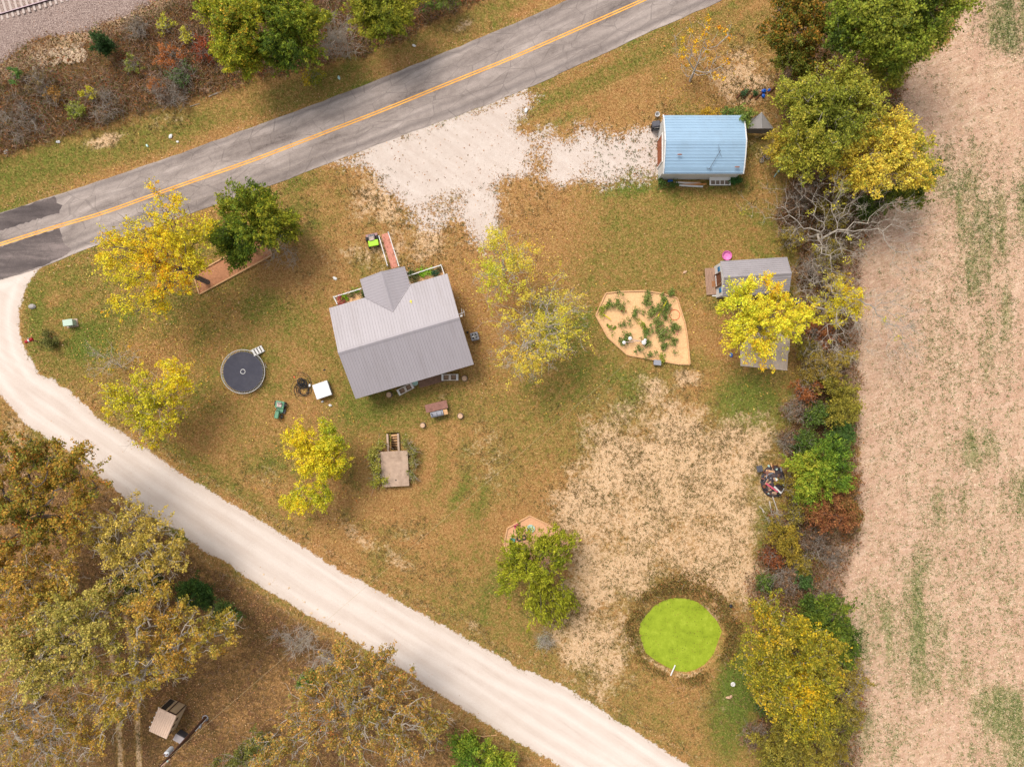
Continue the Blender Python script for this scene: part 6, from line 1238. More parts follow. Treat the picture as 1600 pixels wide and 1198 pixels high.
q = MB(); q.torus((0, 0, .06), .5, .03, 36, 6); x_, y_ = P(1054, 492); tag(q.build('toy_hoop', ORANGE, None, loc=(x_, y_, 0)), 'orange hoop lying on the soil at the right of the vegetable garden', 'hoop')
go = thing('garden_ornament', 991, 533, 0, 'white metal garden ornament with three round pads and bars among the vegetables', 'ornament')
def gp(px, py, h=0): x, y = P(px, py, h); return (x - go.location.x, y - go.location.y, h)
q = MB(); q.tube(gp(974, 535, .8), gp(1008, 532, .8), .035); q.tube(gp(984, 529, .8), gp(1004, 534, .8), .035); q.tube(gp(974, 535, .8), gp(974, 536, 0), .03); q.tube(gp(1008, 533, .8), gp(1008, 534, 0), .03); q.build('bar', mat('rusty_white_bar', S(190, 168, 158), .6, var=.2), go)
for px, py, rr in ((975, 535, .17), (984.5, 528.5, .18), (1006, 535, .22), (1008, 531, .14)):
    q = MB(); q.lathe(gp(px, py, .8), [(rr, 0), (rr, .06), (rr * .3, .12), (.02, .1)], 16); q.build('pad', WHITE, go)
q = MB(); q.bbox((0, 0, .22), (.66, .46, .42), .04, rz=-.08); q.box((0, 0, .45), (.7, .5, .04), rz=-.08); x_, y_ = P(1026, 566.5); tag(q.build('grey_tub', GREYPL, None, loc=(x_, y_, 0)), 'grey lidded tub outside the lower edge of the vegetable garden', 'tub')
for i, (x, y, r__) in enumerate([(971, 485, .1), (977.5, 486.5, .08), (974.5, 479.5, .06), (1057, 514, .06), (1058.5, 518, .06), (1057, 522, .07)]):
    q = MB(); q.lathe((0, 0, .2), [(r__ * .5, 0), (r__, r__ * .6), (r__ * .8, r__ * 1.5), (.01, r__ * 1.8)], 10); x_, y_ = P(x, y); tag(q.build('red_fruit', RED if i < 3 else PINK2, None, loc=(x_, y_, 0)), ['biggest red fruit, left of the pair in the upper left of the vegetable garden', 'right hand red fruit of the pair in the upper left of the vegetable garden', 'small red fruit above the pair', 'uppermost pink bloom at the right of the vegetable garden', 'middle pink bloom at the right of the vegetable garden', 'lowest pink bloom at the right of the vegetable garden'][i], 'fruit' if i < 3 else 'bloom')
# play corner toys
pc_ = thing('toy_chair', 807.5, 822, 20, 'rose pink toy chair inside the upper left edge of the play corner', 'toy chair')
q = MB(); q.bbox((0, 0, .28), (.5, .45, .06), .02); q.build('seat', PINK2, pc_)
q = MB(); q.bbox((0, .22, .5), (.5, .06, .42), .02, rx=-.2); q.build('backrest', PINK2, pc_)
for x in (-.2, .2):
    for y in (-.17, .17):
        q = MB(); q.tube((x, y, 0), (x, y, .26), .03); q.build('leg', PINK2, pc_)
copy_thing(pc_, 800.5, 843.5, 70, 'teal toy chair half under the left side of the willow')
for c in COL.objects:
    if c.parent and c.parent.get('label', '').startswith('teal toy chair'):
        c.data = c.data.copy(); c.data.materials.clear(); c.data.materials.append(TEAL)
q = MB(); q.lathe((0, 0, 0), [(.3, 0), (.38, .2), (.4, .2), (.34, .18), (.2, .1), (.02, .12)], 22, 1, 1); x_, y_ = P(829, 825); tag(q.build('sand_bowl', PALET, None, loc=(x_, y_, 0)), 'pale round plastic bowl on the orange sand of the play corner', 'bowl')
for i, (x, y, a_) in enumerate([(811, 841, 70), (818.5, 839, 95)]):
    q = MB(); q.torus((0, 0, .12), .2, .07, 18, 8); x_, y_ = P(x, y); o = q.build('rubber_ring', BLACK, None, loc=(x_, y_, 0), rz=a_); tag(o, ['small dark ring at the willow edge, nearer the teal chair', 'small dark ring at the willow edge, nearer the pale bowl'][i], 'ring', 'small dark rings')
q = MB(); q.lathe((0, 0, 0), [(.1, 0), (.16, .1), (.14, .25), (.04, .26)], 12); x_, y_ = P(842, 843.5); tag(q.build('red_bucket', RED, None, loc=(x_, y_, 0)), 'small red sand bucket between willow leaves in the play corner', 'bucket')
q = MB(); q.box((0, 0, .1), (.5, .08, .05)); q.box((0, .12, .1), (.45, .05, .05)); x_, y_ = P(907, 845); tag(q.build('board_scrap', TIMBER, None, loc=(x_, y_, -.05), rz=-.35), 'short pale board scraps on the bare ground right of the willow', 'board')

# ------------------------------------------------------------------ pond
def pond_mat():
    m, nt, b = newmat('duckweed_water'); pos = nd(nt, 'ShaderNodeNewGeometry').outputs['Position']
    n1 = stretch(nt, noise(nt, pos, 1.3, 4, .6)); n2 = stretch(nt, noise(nt, pos, 12, 3, .7))
    f = mth(nt, 'ADD', mth(nt, 'MULTIPLY', n1, .55), mth(nt, 'MULTIPLY', n2, .45))
    c = ramp(nt, f, [(0.06, S(98, 112, 26)), (0.3, S(138, 156, 32)), (0.6, S(152, 170, 40)), (0.92, S(174, 188, 62))])
    v = nd(nt, 'ShaderNodeTexVoronoi', {'Vector': pos, 'Scale': 4.2}); rr = nd(nt, 'ShaderNodeSeparateColor', {0: v.outputs['Color']}).outputs
    # leaves drift towards the right hand shore
    gx_ = nd(nt, 'ShaderNodeSeparateXYZ', {0: pos}).outputs[0]; dens = mth(nt, 'ADD', .30, mth(nt, 'MULTIPLY', mth(nt, 'SUBTRACT', gx_, 13.0), .06), True)
    f2 = mth(nt, 'MULTIPLY', mth(nt, 'LESS_THAN', rr[0], dens), mth(nt, 'LESS_THAN', v.outputs['Distance'], .2))
    c = mixc(nt, mth(nt, 'MULTIPLY', f2, .85), c, mixc(nt, rr[1], S(70, 84, 20), S(150, 120, 50)))
    nt.links.new(c, b.inputs['Base Color']); b.inputs['Roughness'].default_value = .55; b.inputs['Specular IOR Level'].default_value = .25
    nt.links.new(nd(nt, 'ShaderNodeBump', {'Height': n2, 'Strength': .3, 'Distance': .02}).outputs[0], b.inputs['Normal']); return m
cxp, cyp = 1063, 993
flatpoly('pond_water', pond_mat(), [(cxp + (x - cxp) * 1.05, cyp + (y - cyp) * 1.05) for x, y in POND], -.3, wob=1.0, seed=30)
a_, c_ = Vector((*P(1055, 1038.5, -.1), -.1)), Vector((*P(1047.8, 1055, .15), .15)); q = MB(); q.tube((0, 0, 0), c_ - a_, .065, .065, 12); tag(q.build('white_pipe', WHITE, None, loc=a_), 'white overflow pipe sticking out of the lower bank into the green pond', 'pipe')
q = MB(); q.torus((0, 0, .08), .17, .06, 20, 8); q.lathe((0, 0, .0), [(.12, 0), (.12, .04), (.02, .05)], 14); x_, y_ = P(1145, 1068); tag(q.build('white_ring', WHITE, None, loc=(x_, y_, ground_z(x_, y_))), 'small white ring on the dark green grass right of the pond', 'ring')
q = MB(); q.lathe((0, 0, 0), [(.1, 0), (.2, .1), (.12, .2), (.03, .22)], 8, 1.5, .7); q.lathe((.25, .1, 0), [(.08, 0), (.15, .08), (.05, .16)], 7); x_, y_ = P(1138, 1088.5); tag(q.build('pale_rock', CUTW, None, loc=(x_, y_, ground_z(x_, y_))), 'pale pinkish rock on the dark green grass below the white ring', 'rock')
q = MB(); q.lathe((0, 0, 0), [(.1, 0), (.17, .1), (.15, .25), (.04, .3)], 10); x_, y_ = P(1141, 945.5); tag(q.build('black_bucket', BLACK, None, loc=(x_, y_, ground_z(x_, y_))), 'small black bucket up the bank to the right of the pond', 'bucket')

# ------------------------------------------------------------------ burn pile
q = MB(); q.lathe((0, 0, -.1), [(1.45, 0), (1.3, .2), (.9, .42), (.4, .55), (.03, .58)], 18, .9, 1.15); x_, y_ = P(1208, 752)
tag(q.build('ash_heap', mat('charcoal', S(66, 58, 62), .95, var=.5, scale=7, dirt=S(120, 104, 100), dirtamt=.5, bump=.8), None, loc=(x_, y_, float(ground_z(x_, y_)))), kind='stuff'); 
rb = np.random.default_rng(99); SCM = [WHITE, CUTW, BLACK, DKSTEEL, GREYPL, RUSTM, BROWN, TIMBER, PALET, BLACK, DKSTEEL, BLACK]
for i in range(60):
    a_ = rb.random() * 6.28; rr = rb.random() ** .5 * 1.35; z = .42 * (1 - (rr / 1.5) ** 2) + .1; L = .14 + rb.random() ** 2 * .7; q = MB()
    if i % 3: q.box((0, 0, 0), (L, .05 + rb.random() * .12, .05), rx=rb.random(), ry=(rb.random() - .5) * .6)
    else: q.bbox((0, 0, 0), (L * .6 + .05, .12 + L * .3, .08), .02, rx=rb.random() * .6, ry=(rb.random() - .5) * .8)
    x, y = P(1208, 750); m = SCM[rb.integers(0, len(SCM))]
    tag(q.build('scrap_piece', m, None, loc=(x + rr * math.cos(a_) * .92, y + rr * math.sin(a_) * 1.15, z + float(ground_z(x, y))), rz=rb.random() * 3), 'piece of charred board or scrap on the burn pile at the hedge', 'scrap', 'scraps on the burn pile')
for (x0, y0), (x1, y1), m, lb in (((1197, 755), (1215, 768), PINK2, 'long pinkish red board lying across the lower part of the burn pile'), ((1210, 760), (1220, 770), WHITE, 'white board beside the pinkish board on the burn pile'), ((1183, 733), (1191, 731), DKSTEEL, 'dark metal sheet at the upper left corner of the burn pile')):
    a_, c_ = Vector((*P(x0, y0, .7), .7)), Vector((*P(x1, y1, .6), .6)); d = c_ - a_; q = MB(); q.box(tuple(d / 2), (d.length, .16 if m is not DKSTEEL else .6, .05), rz=math.atan2(d.y, d.x)); tag(q.build('long_board' if m is not DKSTEEL else 'metal_sheet', m, None, loc=a_), lb, 'board')
for i, (x0, y0, x1, y1, lb) in enumerate([(1201, 782, 1204, 817, 'leftmost long bare pole lying below the burn pile'), (1206, 775, 1215, 812, 'right hand long bare pole lying below the burn pile'), (1192, 800, 1185, 790, 'short bent branch at the left below the burn pile')]):
    a_, c_ = Vector((*P(x0, y0), .2)), Vector((*P(x1, y1), .1)); q = MB(); mid = (c_ - a_) * .5 + Vector((.12, 0, .05)); q.tube((0, 0, 0), mid, .06, .05, 7); q.tube(mid, c_ - a_, .05, .03, 7); q.tube(mid, mid + Vector((.3, -.4, .1)), .03, .015, 5); tag(q.build('dead_branch', BARKP, None, loc=a_), lb, 'branch')
a_ = Vector((*P(722, 1132), .1)); q = MB(); pts_ = [Vector((*P(x, y), .12)) - a_ for x, y in [(722, 1132), (730, 1138), (738, 1146), (752, 1149), (776, 1147)]]; q.path(pts_, .05, 6); q.tube(pts_[3], pts_[3] + Vector((.9, -.3, .05)), .03, .015, 5); q.tube(pts_[1], pts_[1] + Vector((-.9, -.1, .05)), .03, .012, 5); tag(q.build('dead_branch', TIMBER, None, loc=a_), 'broken orange branch beside the gravel road right of the mottled oak', 'branch')

# ------------------------------------------------------------------ tan shed, box, power pole in the wood
px0 = [(248, 1103.6), (275.7, 1116.5), (261.4, 1156.4), (230.8, 1142)]; w4 = [P(*p, 2.2) for p in px0]
cx4, cy4 = sum(p[0] for p in w4) / 4, sum(p[1] for p in w4) / 4
ts = bpy.data.objects.new('wood_shed', None); COL.objects.link(ts); ts.location = (cx4, cy4, 0); ang = math.atan2(w4[1][1] - w4[0][1], w4[1][0] - w4[0][0]); ts.rotation_euler = (0, 0, ang)
tag(ts, 'small tan shed with ribbed tan roof beside the wheel tracks in the wood', 'shed')
tw, tl = math.dist(w4[0], w4[1]) / 2, math.dist(w4[1], w4[2]) / 2
q = MB(); panel(q, (-tw, tl, 2.35), (2 * tw, 0, 0), (0, -2 * tl, -.3), .21, .025, .08); r3 = q.build('roof', TANROOF, ts)
a, b_ = tw - .05, tl - .12; q = MB()
q.add([(-a, -b_, 0), (a, -b_, 0), (a, b_, 0), (-a, b_, 0), (-a, -b_, 2.0), (a, -b_, 2.0), (a, b_, 2.28), (-a, b_, 2.28)], [(0, 1, 5, 4), (1, 2, 6, 5), (2, 3, 7, 6), (3, 0, 4, 7)]); q.build('wall', TANWALL, ts)
DT = mat('dark_trim', S(84, 62, 50), .7, var=.1)
q = MB(); q.box((.38, b_ + .03, 1.05), (.72, .05, 1.95)); dd = q.build('door', TANWALL, ts)
q = MB(); q.box((-.02, b_ + .05, 1.05), (.09, .09, 2.1)); q.box((.79, b_ + .05, 1.05), (.09, .09, 2.1)); q.box((.385, b_ + .05, 2.1), (.9, .09, .09)); q.build('trim', DT, dd)
q = MB(); q.box((-.18, b_ + .025, 1.05), (.22, .05, 2.0)); q.build('post_board', TANWALL, ts)
q = MB(); q.box((-.55, b_ + .02, 1.1), (.5, .04, 1.9)); q.build('opening_shade_panel', mat('painted_interior_shade', S(60, 52, 46), .9, var=.3), ts)  # flat panel on the wall, its dark colour stands in for shade inside the opening
for y in (-.9, -.2, .5):
    q = MB(); q.box((a + .03, y, 1.5), (.05, .25, .35)); q.build('vent', DT, ts)
for i in range(5):
    q = MB(); q.box((-tw - .06, -tl + .35 + i * .5, 2.0), (.14, .1, .1)); q.build('bracket', WHITE, ts)
bx2 = thing('meter_cabinet', 286, 1146.5, math.degrees(ang) - 4, 'low grey metal cabinet between the tan shed and the power pole', 'cabinet')
q = MB(); q.box((0, 0, .4), (.9, .66, .8)); q.build('body', DKSTEEL, bx2)
q = MB(); q.box((0, -.06, .84), (.98, .72, .05), rx=.12); q.build('lid', mat('pale_grey_lid', S(176, 166, 166), .6, var=.08, dirt=S(130, 118, 114)), bx2)
pp = thing('power_pole', 321, 1121, 0, 'tall dark wooden power pole with a grey transformer at the bottom edge', 'power pole')
q = MB(); q.tube((0, 0, -.2), (0, 0, 9.6), .17, .12, 14); q.build('pole', mat('creosote_wood', S(84, 56, 42), .9, var=.25, scale=2, dirt=S(120, 100, 84), dirtamt=.4, stre=(3, 3, .4)), pp)
q = MB(); q.tube((-.42, .1, 6.1), (-.42, .1, 7.0), .23, .23, 16); q.lathe((-.42, .1, 7.0), [(.24, 0), (.2, .06), (.04, .1)], 16); tf = q.build('transformer', mat('transformer_grey', S(196, 200, 206), .45, var=.05), pp)
for x in (-.1, .1):
    q = MB(); q.lathe((-.42 + x, .1, 7.06), [(.05, 0), (.06, .06), (.03, .1), (.05, .16), (.02, .22)], 10); q.build('bushing', BROWN, tf)
q = MB(); q.box((-.22, .05, 6.3), (.3, .08, .06)); q.box((-.22, .05, 6.8), (.3, .08, .06)); q.build('bracket', STEEL, tf)
q = MB(); q.path([(.2, .02, 0), (.2, .02, 1.6), (.19, .0, 2.6)], .035); q.build('conduit', WHITE, pp)
q = MB(); q.bbox((.26, 0, 1.7), (.16, .26, .4), .03); q.build('meter_box', GREYPL, pp)
q = MB(); q.torus((0, 0, .05), .26, .05, 24, 6); q.build('base_collar', GREYPL, pp)
q = MB(); q.box((0, 0, 9.0), (2.2, .1, .12), rz=.7); q.build('crossarm', OLDWOOD, pp)
for k in (-1, 0, 1):
    q = MB(); q.lathe((k * .9 * math.cos(.7), k * .9 * math.sin(.7), 9.06), [(.05, 0), (.07, .05), (.04, .1), (.06, .15), (.02, .2)], 10); q.build('insulator', PALET, pp)
wx0 = Vector((*P(321, 1121), 0)) + Vector((.1, .1, 7.4)); wx1 = Vector((sx - 3.0, sy - .3, 3.1)); q = MB(); n = 40; pts_ = []
for i in range(n + 1):
    t = i / n; p = wx0 * (1 - t) + wx1 * t; p.z -= 1.2 * 4 * t * (1 - t); pts_.append(p - wx0)
q.path(pts_, .009, 5); tag(q.build('service_wire', mat('weathered_wire', S(190, 170, 130), .6), None, loc=wx0), 'long thin power wire from the wooden pole across the gravel road towards the small shed', 'wire')
wx2 = wx0 + Vector((-6, -9, .3)); q = MB(); q.path([Vector((0, 0, 0)), (wx2 - wx0) * .5 + Vector((0, 0, -.3)), wx2 - wx0], .016, 5); tag(q.build('service_wire', MATS['weathered_wire'], None, loc=wx0), 'short run of power wire leaving the pole over the bottom edge', 'wire')

# ------------------------------------------------------------------ railway
dirx, diry = math.cos(math.radians(16.3)), math.sin(math.radians(16.3)); nxr, nyr = -diry, dirx
tk = thing('railway_track', 0, 22, 16.3, 'single railway track on ballast in the top left corner', 'railway track', z=.62); tk.location.z = 0
TIE = mat('concrete_tie', S(196, 180, 172), .9, var=.1, scale=6, dirt=S(160, 136, 124), dirtamt=.5)
RAILM = mat('rusty_rail', S(96, 66, 62), .5, .4, var=.15, scale=6); RHEAD = mat('polished_rail', S(150, 130, 140), .45, .3, var=.1)
for yy in (0, 1.507):
    q = MB(); q.box((-4, yy, .53), (44, .13, .03)); q.box((-4, yy, .58), (44, .03, .1)); rl = q.build('rail', RAILM, tk)
    q = MB(); q.box((-4, yy, .645), (44, .07, .03)); q.build('rail_head', RHEAD, rl)
t0 = None
for i in range(38):
    if t0 is None: q = MB(); q.bbox((0, .75, .45), (.24, 2.6, .14), .02); o = q.build('tie', TIE, tk); t0 = o
    else: o = t0.copy(); COL.objects.link(o); o.parent = tk
    o.location = (-9.8 + i * .545, 0, .0)
RK = mat('pale_limestone', S(222, 196, 166), .9, var=.16, scale=5, dirt=S(170, 130, 96), dirtamt=.5, bump=.4)
def rock_mesh(r):
    q = MB(); n = 8; k = []
    for j, (rr, z) in enumerate([(.8, 0), (1, .35), (.75, .75), (.3, .95)]): k.append((rr * (.8 + .4 * r.random()), z * .8))
    q.lathe((0, 0, 0), k, n, .7 + r.random() * .6, .7 + r.random() * .5); q.v = [(x * (.85 + .3 * r.random()), y * (.85 + .3 * r.random()), z) for x, y, z in q.v]; return q
rr_ = np.random.default_rng(3); rm = None; variants = []
for i in range(8): variants.append(rock_mesh(rr_).build('rock', RK))
def rocks(n, fx, smin, smax, label, group, seed):
    r = np.random.default_rng(seed)
    for i in range(n):
        px, py = fx(r); o = variants[i % 8].copy(); COL.objects.link(o); x, y = P(px, py); s = smin + (smax - smin) * r.random() ** 2
        o.location = (x, y, float(ground_z(x, y)) - .03); o.rotation_euler = (r.random() * .4, r.random() * .4, r.random() * 6); o.scale = (s, s * (.7 + .5 * r.random()), s * .8); tag(o, label, 'rock', group)
def rkf(r):
    t = r.random(); u = (r.random() + r.random() - 1); return 50 + t * 84 + u * 4, 95 - t * 14 + u * 17
rocks(230, rkf, .08, .30, 'pale limestone rock in the rock pile below the railway ballast', 'rock pile below the railway', 4)
rocks(26, lambda r: (195 + r.random() * 22, 28 + r.random() * 22), .07, .22, 'pale rock in the small scatter on the upper railway bank', 'small rock scatter on the bank', 5)
def rsf(r):
    t = r.random(); return 385 + t * 190 + (r.random() - .5) * 20, 868 + t * 125 + 18 + (r.random() - .5) * 16
rocks(34, rsf, .05, .16, 'pale stone along the lower edge of the gravel road', 'stones along the gravel road', 6)
for v in variants: bpy.data.objects.remove(v)
LT = 'litter on the road verges'
for i, (x, y, s, lb) in enumerate([(91, 222, .22, 'white litter in the grass below the wide dark thicket'), (267, 213, .26, 'white crumpled bag on the green verge above the road'), (230, 228, .16, 'pale blue can on the green verge'), (278, 222, .16, 'white cup on the verge close to the road'), (10, 237, .25, 'white paper at the left edge above the verge'), (530, 122, .2, 'pale blue wrapper at the verge below the cedars'), (647, 72, .2, 'white wrapper right of the cedars above the road'), (325, 143, .22, 'pale scrap at the foot of the yellow and green tree'), (601, 632, .0, ''), (516, 633, .16, 'white scrap on the lawn just below the white box'), (504, 627, .14, 'white scrap touching the lower edge of the white box'), (503, 659, .12, 'white scrap above the small lime and yellow tree'), (524, 435, .22, 'white stone on the lawn left of the porch'), (1070, 425, .2, 'pale clod on the lawn above the vegetable garden'), (822, 173, .28, 'white lump on the gravel by the road edge'), (460, 552, .0, ''), (507, 578, .12, 'small dark toy on the lawn above the white box'), (400, 318 + 240, .0, ''), (460, 589, .12, 'orange toy above the hose pile')]):
    if not lb: continue
    q = MB(); r2_ = np.random.default_rng(i); q.lathe((0, 0, .02), [(s * .7, 0), (s, s * .25), (s * .7, s * .5), (.01, s * .55)], 7, 1, .65); q.v = [(a_ * (.7 + .6 * r2_.random()), c_ * (.7 + .6 * r2_.random()), d) for a_, c_, d in q.v]; x_, y_ = P(x, y)
    m = BLACK if 'dark toy' in lb else ORANGE if 'orange' in lb else (PALET if 'blue' in lb else (CUTW if 'clod' in lb or 'pale scrap' in lb else WHITE)); tag(q.build('litter', m, None, loc=(x_, y_, float(ground_z(x_, y_))), rz=i), lb, 'litter' if 'stone' not in lb and 'clod' not in lb and 'lump' not in lb and 'toy' not in lb else 'toy' if 'toy' in lb else 'stone', LT if i < 8 else None)
q = MB(); q.tube((0, 0, .1), (.9, .45, .1), .05, .03, 6); q.tube((.5, .2, .1), (1.3, .5, .14), .03, .02, 5); x_, y_ = P(327, 152); tag(q.build('fallen_log', BARKP, None, loc=(x_, y_, float(ground_z(x_, y_)))), 'pale fallen log at the verge below the yellow and green tree', 'log')
q = MB(); q.tube((0, 0, .06), (.95, .3, .06), .035, .025, 6); x_, y_ = P(297, 167); tag(q.build('fallen_stick', BARKP, None, loc=(x_, y_, float(ground_z(x_, y_)))), 'pale fallen stick at the edge of the brush above the green verge', 'stick')
for i, (x, y) in enumerate([(904, 652), (908, 662)]):
    q = MB(); q.box((0, 0, .04), (.7, .06, .05)); x_, y_ = P(x, y); tag(q.build('white_stick', TIMBER, None, loc=(x_, y_, 0), rz=-1.1), ['upper of two pale sticks on the lawn left of the bare dirt yard', 'lower of two pale sticks on the lawn left of the bare dirt yard'][i], 'stick')
ws = MB(); ws.lathe((0, 0, 0), [(.16, 0), (.2, .2), (.16, .36), (.05, .4)], 12, 1, 1.3); x_, y_ = P(437.5, 368.5); tag(ws.build('white_lantern', WHITE, None, loc=(x_, y_, .0)), 'white plastic container at the lower right foot of the dark cedar', 'container')
bl_ = T('bare_brush_pile', (437, 386), [(436, 380, 20, .5, .4, 1), (455, 400, 14, .3, .4, 1), (425, 405, 16, .3, .4, .8)], YEL, 90, 0, bark=BARKP, rtrunk=.04, htop=.2, label='cut grey branches piled at the right end of the timber bed by the cedar', cat='branch pile', seed=150, twigs=220, tipr=.012, partn=('branch', 'foliage'))
T('bare_sapling', (190, 575), [(165, 560, 26, 2.2, .5, 1), (200, 560, 22, 2, .5, 1), (150, 585, 16, 2, .5, .6)], YEL, 70, 60, .14, .3, BARKP, .05, .8, 'thin bare sapling left of the yellow tree by the gravel road', 'sapling', None, 151, twigs=160, tipr=.012)
T('bare_brush_pile', (1215, 810), [(1208, 806, 12, .6, .4, 1), (1225, 830, 14, .6, .4, 1)], RUST, 60, 200, .12, .3, BARKP, .04, .3, 'tangle of dead branches on the ground below the burn pile', 'branch pile', seed=152, twigs=240, tipr=.012, partn=('branch', 'foliage'))
T('dead_shrub', (852, 1004), [(852, 1002, 14, .5, .5, 1)], [(150, 150, 110), (190, 190, 160)], 50, 160, .1, .2, BARKP, .03, .2, 'grey dead shrub on the grass below the willow', 'shrub', seed=153, twigs=200, tipr=.01, partn=('stem', 'foliage'))
T('dead_shrub', (480, 1010), [(470, 1000, 22, .7, .5, 1), (440, 990, 16, .6, .5, .7), (500, 1030, 18, .7, .5, .8)], RUST, 80, 100, .1, .3, BARKP, .03, .2, 'grey purple bare thicket on the leaf litter above the round green shrub', 'shrub', seed=154, twigs=900, tipr=.011, partn=('stem', 'foliage'))

# ------------------------------------------------------------------ ground cover (stuff)
def scatter_quads(name, mask, n, size, pal, seed, m=None, up=1.0, z=.03, aspect=1.4, jit=.5, tcol=None, tall=0.0, palidx=None):
    r = np.random.default_rng(seed); x, y, k = sample(mask, n, r); zz = GH.ravel()[k] + z + r.random(n) * .03
    C = np.stack([x, y, zz + tall * .5], -1)
    if tall:
        d = r.normal(size=(n, 3)) * .55; d[:, 2] = 1; d /= np.linalg.norm(d, axis=1, keepdims=True); L = tall * (.5 + r.random((n, 1))); wv = np.cross(d, r.normal(size=(n, 3))); wv /= np.linalg.norm(wv, axis=1, keepdims=True); wv *= size * .5
        B_ = np.stack([x, y, GH.ravel()[k]], -1); Vv = np.stack([B_ - wv, B_ + wv, B_ + d * L + wv * .3, B_ + d * L - wv * .3], 1).reshape(-1, 3); q = np.arange(n * 4).reshape(n, 4)
    else: Vv, q = leaf_quads(C, size, r, up, aspect)
    cols = pal_pick(pal, r.random(n) if tcol is None else np.clip(tcol.ravel()[k] + (r.random(n) - .5) * .5, 0, 1), jit, r)
    return tag(npmesh(name, Vv, q, m or vcmat('litter_leaf', .1, .8), cols), kind='stuff')
nodrive = (1 - m_grav) * (1 - np.clip(m_drive, 0, 1)) * (1 - sstep(d_road, -4, 0)) * (d_pond < -2) * (1 - m_field)
notbld = 1 - sstep(sdf([(520, 480), (700, 430), (738, 568), (560, 620)]), -2, 6)
nodrive = nodrive * notbld; nodrive_b = notbld * (sdf([(1030, 176), (1172, 176), (1172, 282), (1030, 282)]) < 0)
inst = (U > 609) & (U < 628) & (V_ > 675) & (V_ < 760); nodrive = nodrive * (~inst)
garden_m = (sdf(GARDEN) < 0) & (sdf(SANDB) < 0) & (sdf(PLAYB) < 0)
scatter_quads('fallen_leaves', (m_leaf ** 1.3 + .02) * nodrive * (1 - m_ball), 15000, .09, [(182, 132, 86), (208, 158, 108), (226, 182, 138), (210, 146, 92), (234, 202, 160)], 501)
ytree = sum(blob(x, y, r__, soft=.8) for x, y, r__ in [(240, 410, 130), (215, 640, 90), (500, 730, 80), (790, 430, 70), (840, 520, 100), (1185, 510, 90), (1095, 90, 70), (300, 570, 60)])
scatter_quads('fallen_yellow_leaves', ytree * nodrive * garden_m, 9000, .11, [(196, 150, 70), (222, 180, 80), (226, 200, 110), (200, 120, 60)], 502)
gmask = nodrive * garden_m * (1 - m_ball) * (1 - m_wood * .7) * (1 - .75 * m_brush)
scatter_quads('dry_grass', gmask * (1.05 - m_green) * (1 - .8 * m_bare), 95000, .035, [(144, 106, 56), (174, 132, 72), (198, 156, 94), (216, 180, 122)], 503, jit=.35, tall=.13, m=vcmat('grass_blade', .2, .8))
scatter_quads('green_grass', gmask * np.clip(m_green, .05, 1) ** 1.4 * (1 - .8 * m_bare), 85000, .04, [(86, 94, 34), (118, 122, 50), (150, 148, 70), (184, 174, 96)], 504, tall=.14, m=MATS['grass_blade'])
tuftm = m_bare * nodrive * garden_m * (1 - m_brush) * (1 - m_ball)
def tufts(name, mask, nt_, per, size, pal, seed, tall):
    r = np.random.default_rng(seed); x, y, k = sample(mask, nt_, r); z0 = np.repeat(GH.ravel()[k], per); s = np.repeat(.4 + r.random(nt_), per); n = nt_ * per
    X = np.repeat(x, per) + r.normal(size=n) * size * s; Y = np.repeat(y, per) + r.normal(size=n) * size * s
    d = r.normal(size=(n, 3)) * .7; d[:, 2] = 1; d /= np.linalg.norm(d, axis=1, keepdims=True); L = (tall * (.5 + r.random(n)) * s)[:, None]; wv = np.cross(d, r.normal(size=(n, 3))); wv /= np.linalg.norm(wv, axis=1, keepdims=True); wv *= .025
    B_ = np.stack([X, Y, z0], -1); Vv = np.stack([B_ - wv, B_ + wv, B_ + d * L + wv * .4, B_ + d * L - wv * .4], 1).reshape(-1, 3)
    cols = pal_pick(pal, np.clip(np.repeat(r.random(nt_), per) + r.normal(size=n) * .1, 0, 1), .4, r)
    return tag(npmesh(name, Vv, np.arange(n * 4).reshape(n, 4), MATS['grass_blade'], cols), kind='stuff')
tufts('grass_tufts', tuftm * np.clip((N5 - .36) * 4, .35, 1), 12500, 8, .085, [(120, 112, 62), (150, 130, 82), (176, 146, 100), (122, 128, 72)], 505, .13)
tufts('field_sprouts', m_field * (m_fg ** 1.5 + .04), 20000, 6, .09, [(90, 122, 56), (134, 146, 86), (166, 166, 110), (96, 132, 68)], 506, .12)
tufts('driveway_weeds', (m_drive > .5) * sstep(U, 880, 960) * (1 - sstep(U, 1015, 1035)) + .25 * (m_drive > .2) * (m_drive < .75) * (d_road < -3), 420, 9, .07, [(90, 116, 50), (130, 130, 70), (150, 110, 70)], 507, .12)
scatter_quads('field_straw', m_field, 60000, .085, [(196, 156, 124), (226, 198, 162), (246, 226, 192), (210, 172, 140)], 508, aspect=4.5, jit=.3)
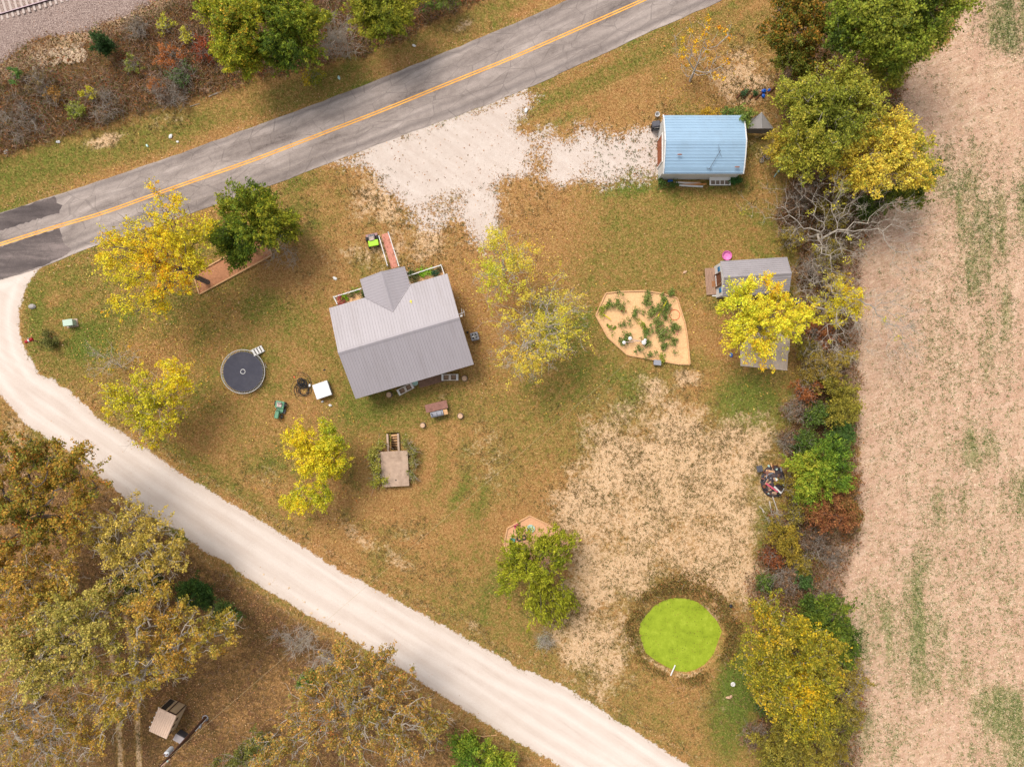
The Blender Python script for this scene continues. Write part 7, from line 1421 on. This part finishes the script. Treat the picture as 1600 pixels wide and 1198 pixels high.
# brush: tangles of dead stems and leaf scraps in scrub, hedge and wood floor
def brush(name, mask, n, hgt, seed, pal, wid=.012):
    r = np.random.default_rng(seed); x, y, k = sample(mask, n, r); z = GH.ravel()[k]; nn = vnoise(26, 77, 3).ravel()[k]; hh = hgt * (.4 + 1.2 * nn)
    d = r.normal(size=(n, 3)); d[:, 2] = np.abs(d[:, 2]) * .7 + .15; d /= np.linalg.norm(d, axis=1, keepdims=True); L = (.3 + r.random((n, 1)) * .9)
    b0 = np.stack([x, y, z + r.random(n) * hh * .8], -1); e = b0 + d * L * .8
    wv = np.cross(d, r.normal(size=(n, 3))); wv /= np.linalg.norm(wv, axis=1, keepdims=True); wv *= wid
    Vv = np.stack([b0 - wv, b0 + wv, e + wv * .4, e - wv * .4], 1).reshape(-1, 3)
    return tag(npmesh(name, Vv, np.arange(n * 4).reshape(n, 4), vcmat('dead_stem', 0, .9), pal_pick(pal, r.random(n), .4, r)), kind='stuff')
scr = sstep(sdf(SCRUB) + jag * 1.6, -8, 10) * (1 - m_ball) * (V_ < 330) * (d_road < -12) * (1 - .6 * blob(130, 95, 70, 30)); hed = sstep(sdf(HEDGE) + jag * 1.6, -8, 10) * (sdf([(1120, 165), (1215, 165), (1215, 280), (1120, 280)]) < 0) * (sdf([(1110, 400), (1238, 395), (1240, 465), (1110, 470)]) < 0)
pondr = np.exp(-((d_pond + 26) / 16.0) ** 2) * (d_pond < -6)
brush('dry_brush', scr + hed * .9 + pondr * .05, 50000, .9, 510, [(104, 84, 70), (140, 112, 92), (176, 146, 124), (120, 88, 68), (200, 174, 152)], .014)
brush('woodland_stems', (m_wood * (1 - sstep(-trk, -9, -4))) * .4 + .0, 5000, .4, 511, [(110, 86, 70), (150, 124, 104), (186, 160, 140)], .012)
scatter_quads('undergrowth', scr * 1.9 + hed * 1.3 + pondr * .06, 120000, .12, [(96, 90, 48), (130, 110, 62), (170, 108, 56), (110, 72, 48), (150, 124, 84), (96, 112, 48), (150, 84, 48)], 512, z=.3, up=.5, jit=1.0, tcol=np.clip((vnoise(24, 88, 4) - .5) * 2.2 + .5, 0, 1))
scatter_quads('bank_weeds', ringp * (d_pond < -3), 5500, .12, [(116, 118, 56), (146, 124, 66), (176, 130, 78), (140, 134, 70), (186, 146, 96)], 513, tall=.26, m=MATS['grass_blade'])
scatter_quads('lane_leaves', (d_grav > 3) * (.25 + np.exp(-(d_grav - 3) / 8.0) * 2.5) + (d_road > 3) * (.10 + .5 * np.exp(-(d_road - 3) / 5.0)), 2600, .085, [(150, 104, 72), (186, 136, 96), (120, 88, 66), (206, 170, 130)], 520, z=.04)
scatter_quads('drive_leaves', np.clip(m_drive, 0, 1) * (.12 + 2.2 * (m_drive < .8)) * (d_road < -2) * (m_grav < .1) * nodrive_b, 3600, .10, [(156, 108, 70), (190, 140, 96), (128, 104, 64), (206, 160, 116)], 521, z=.03)
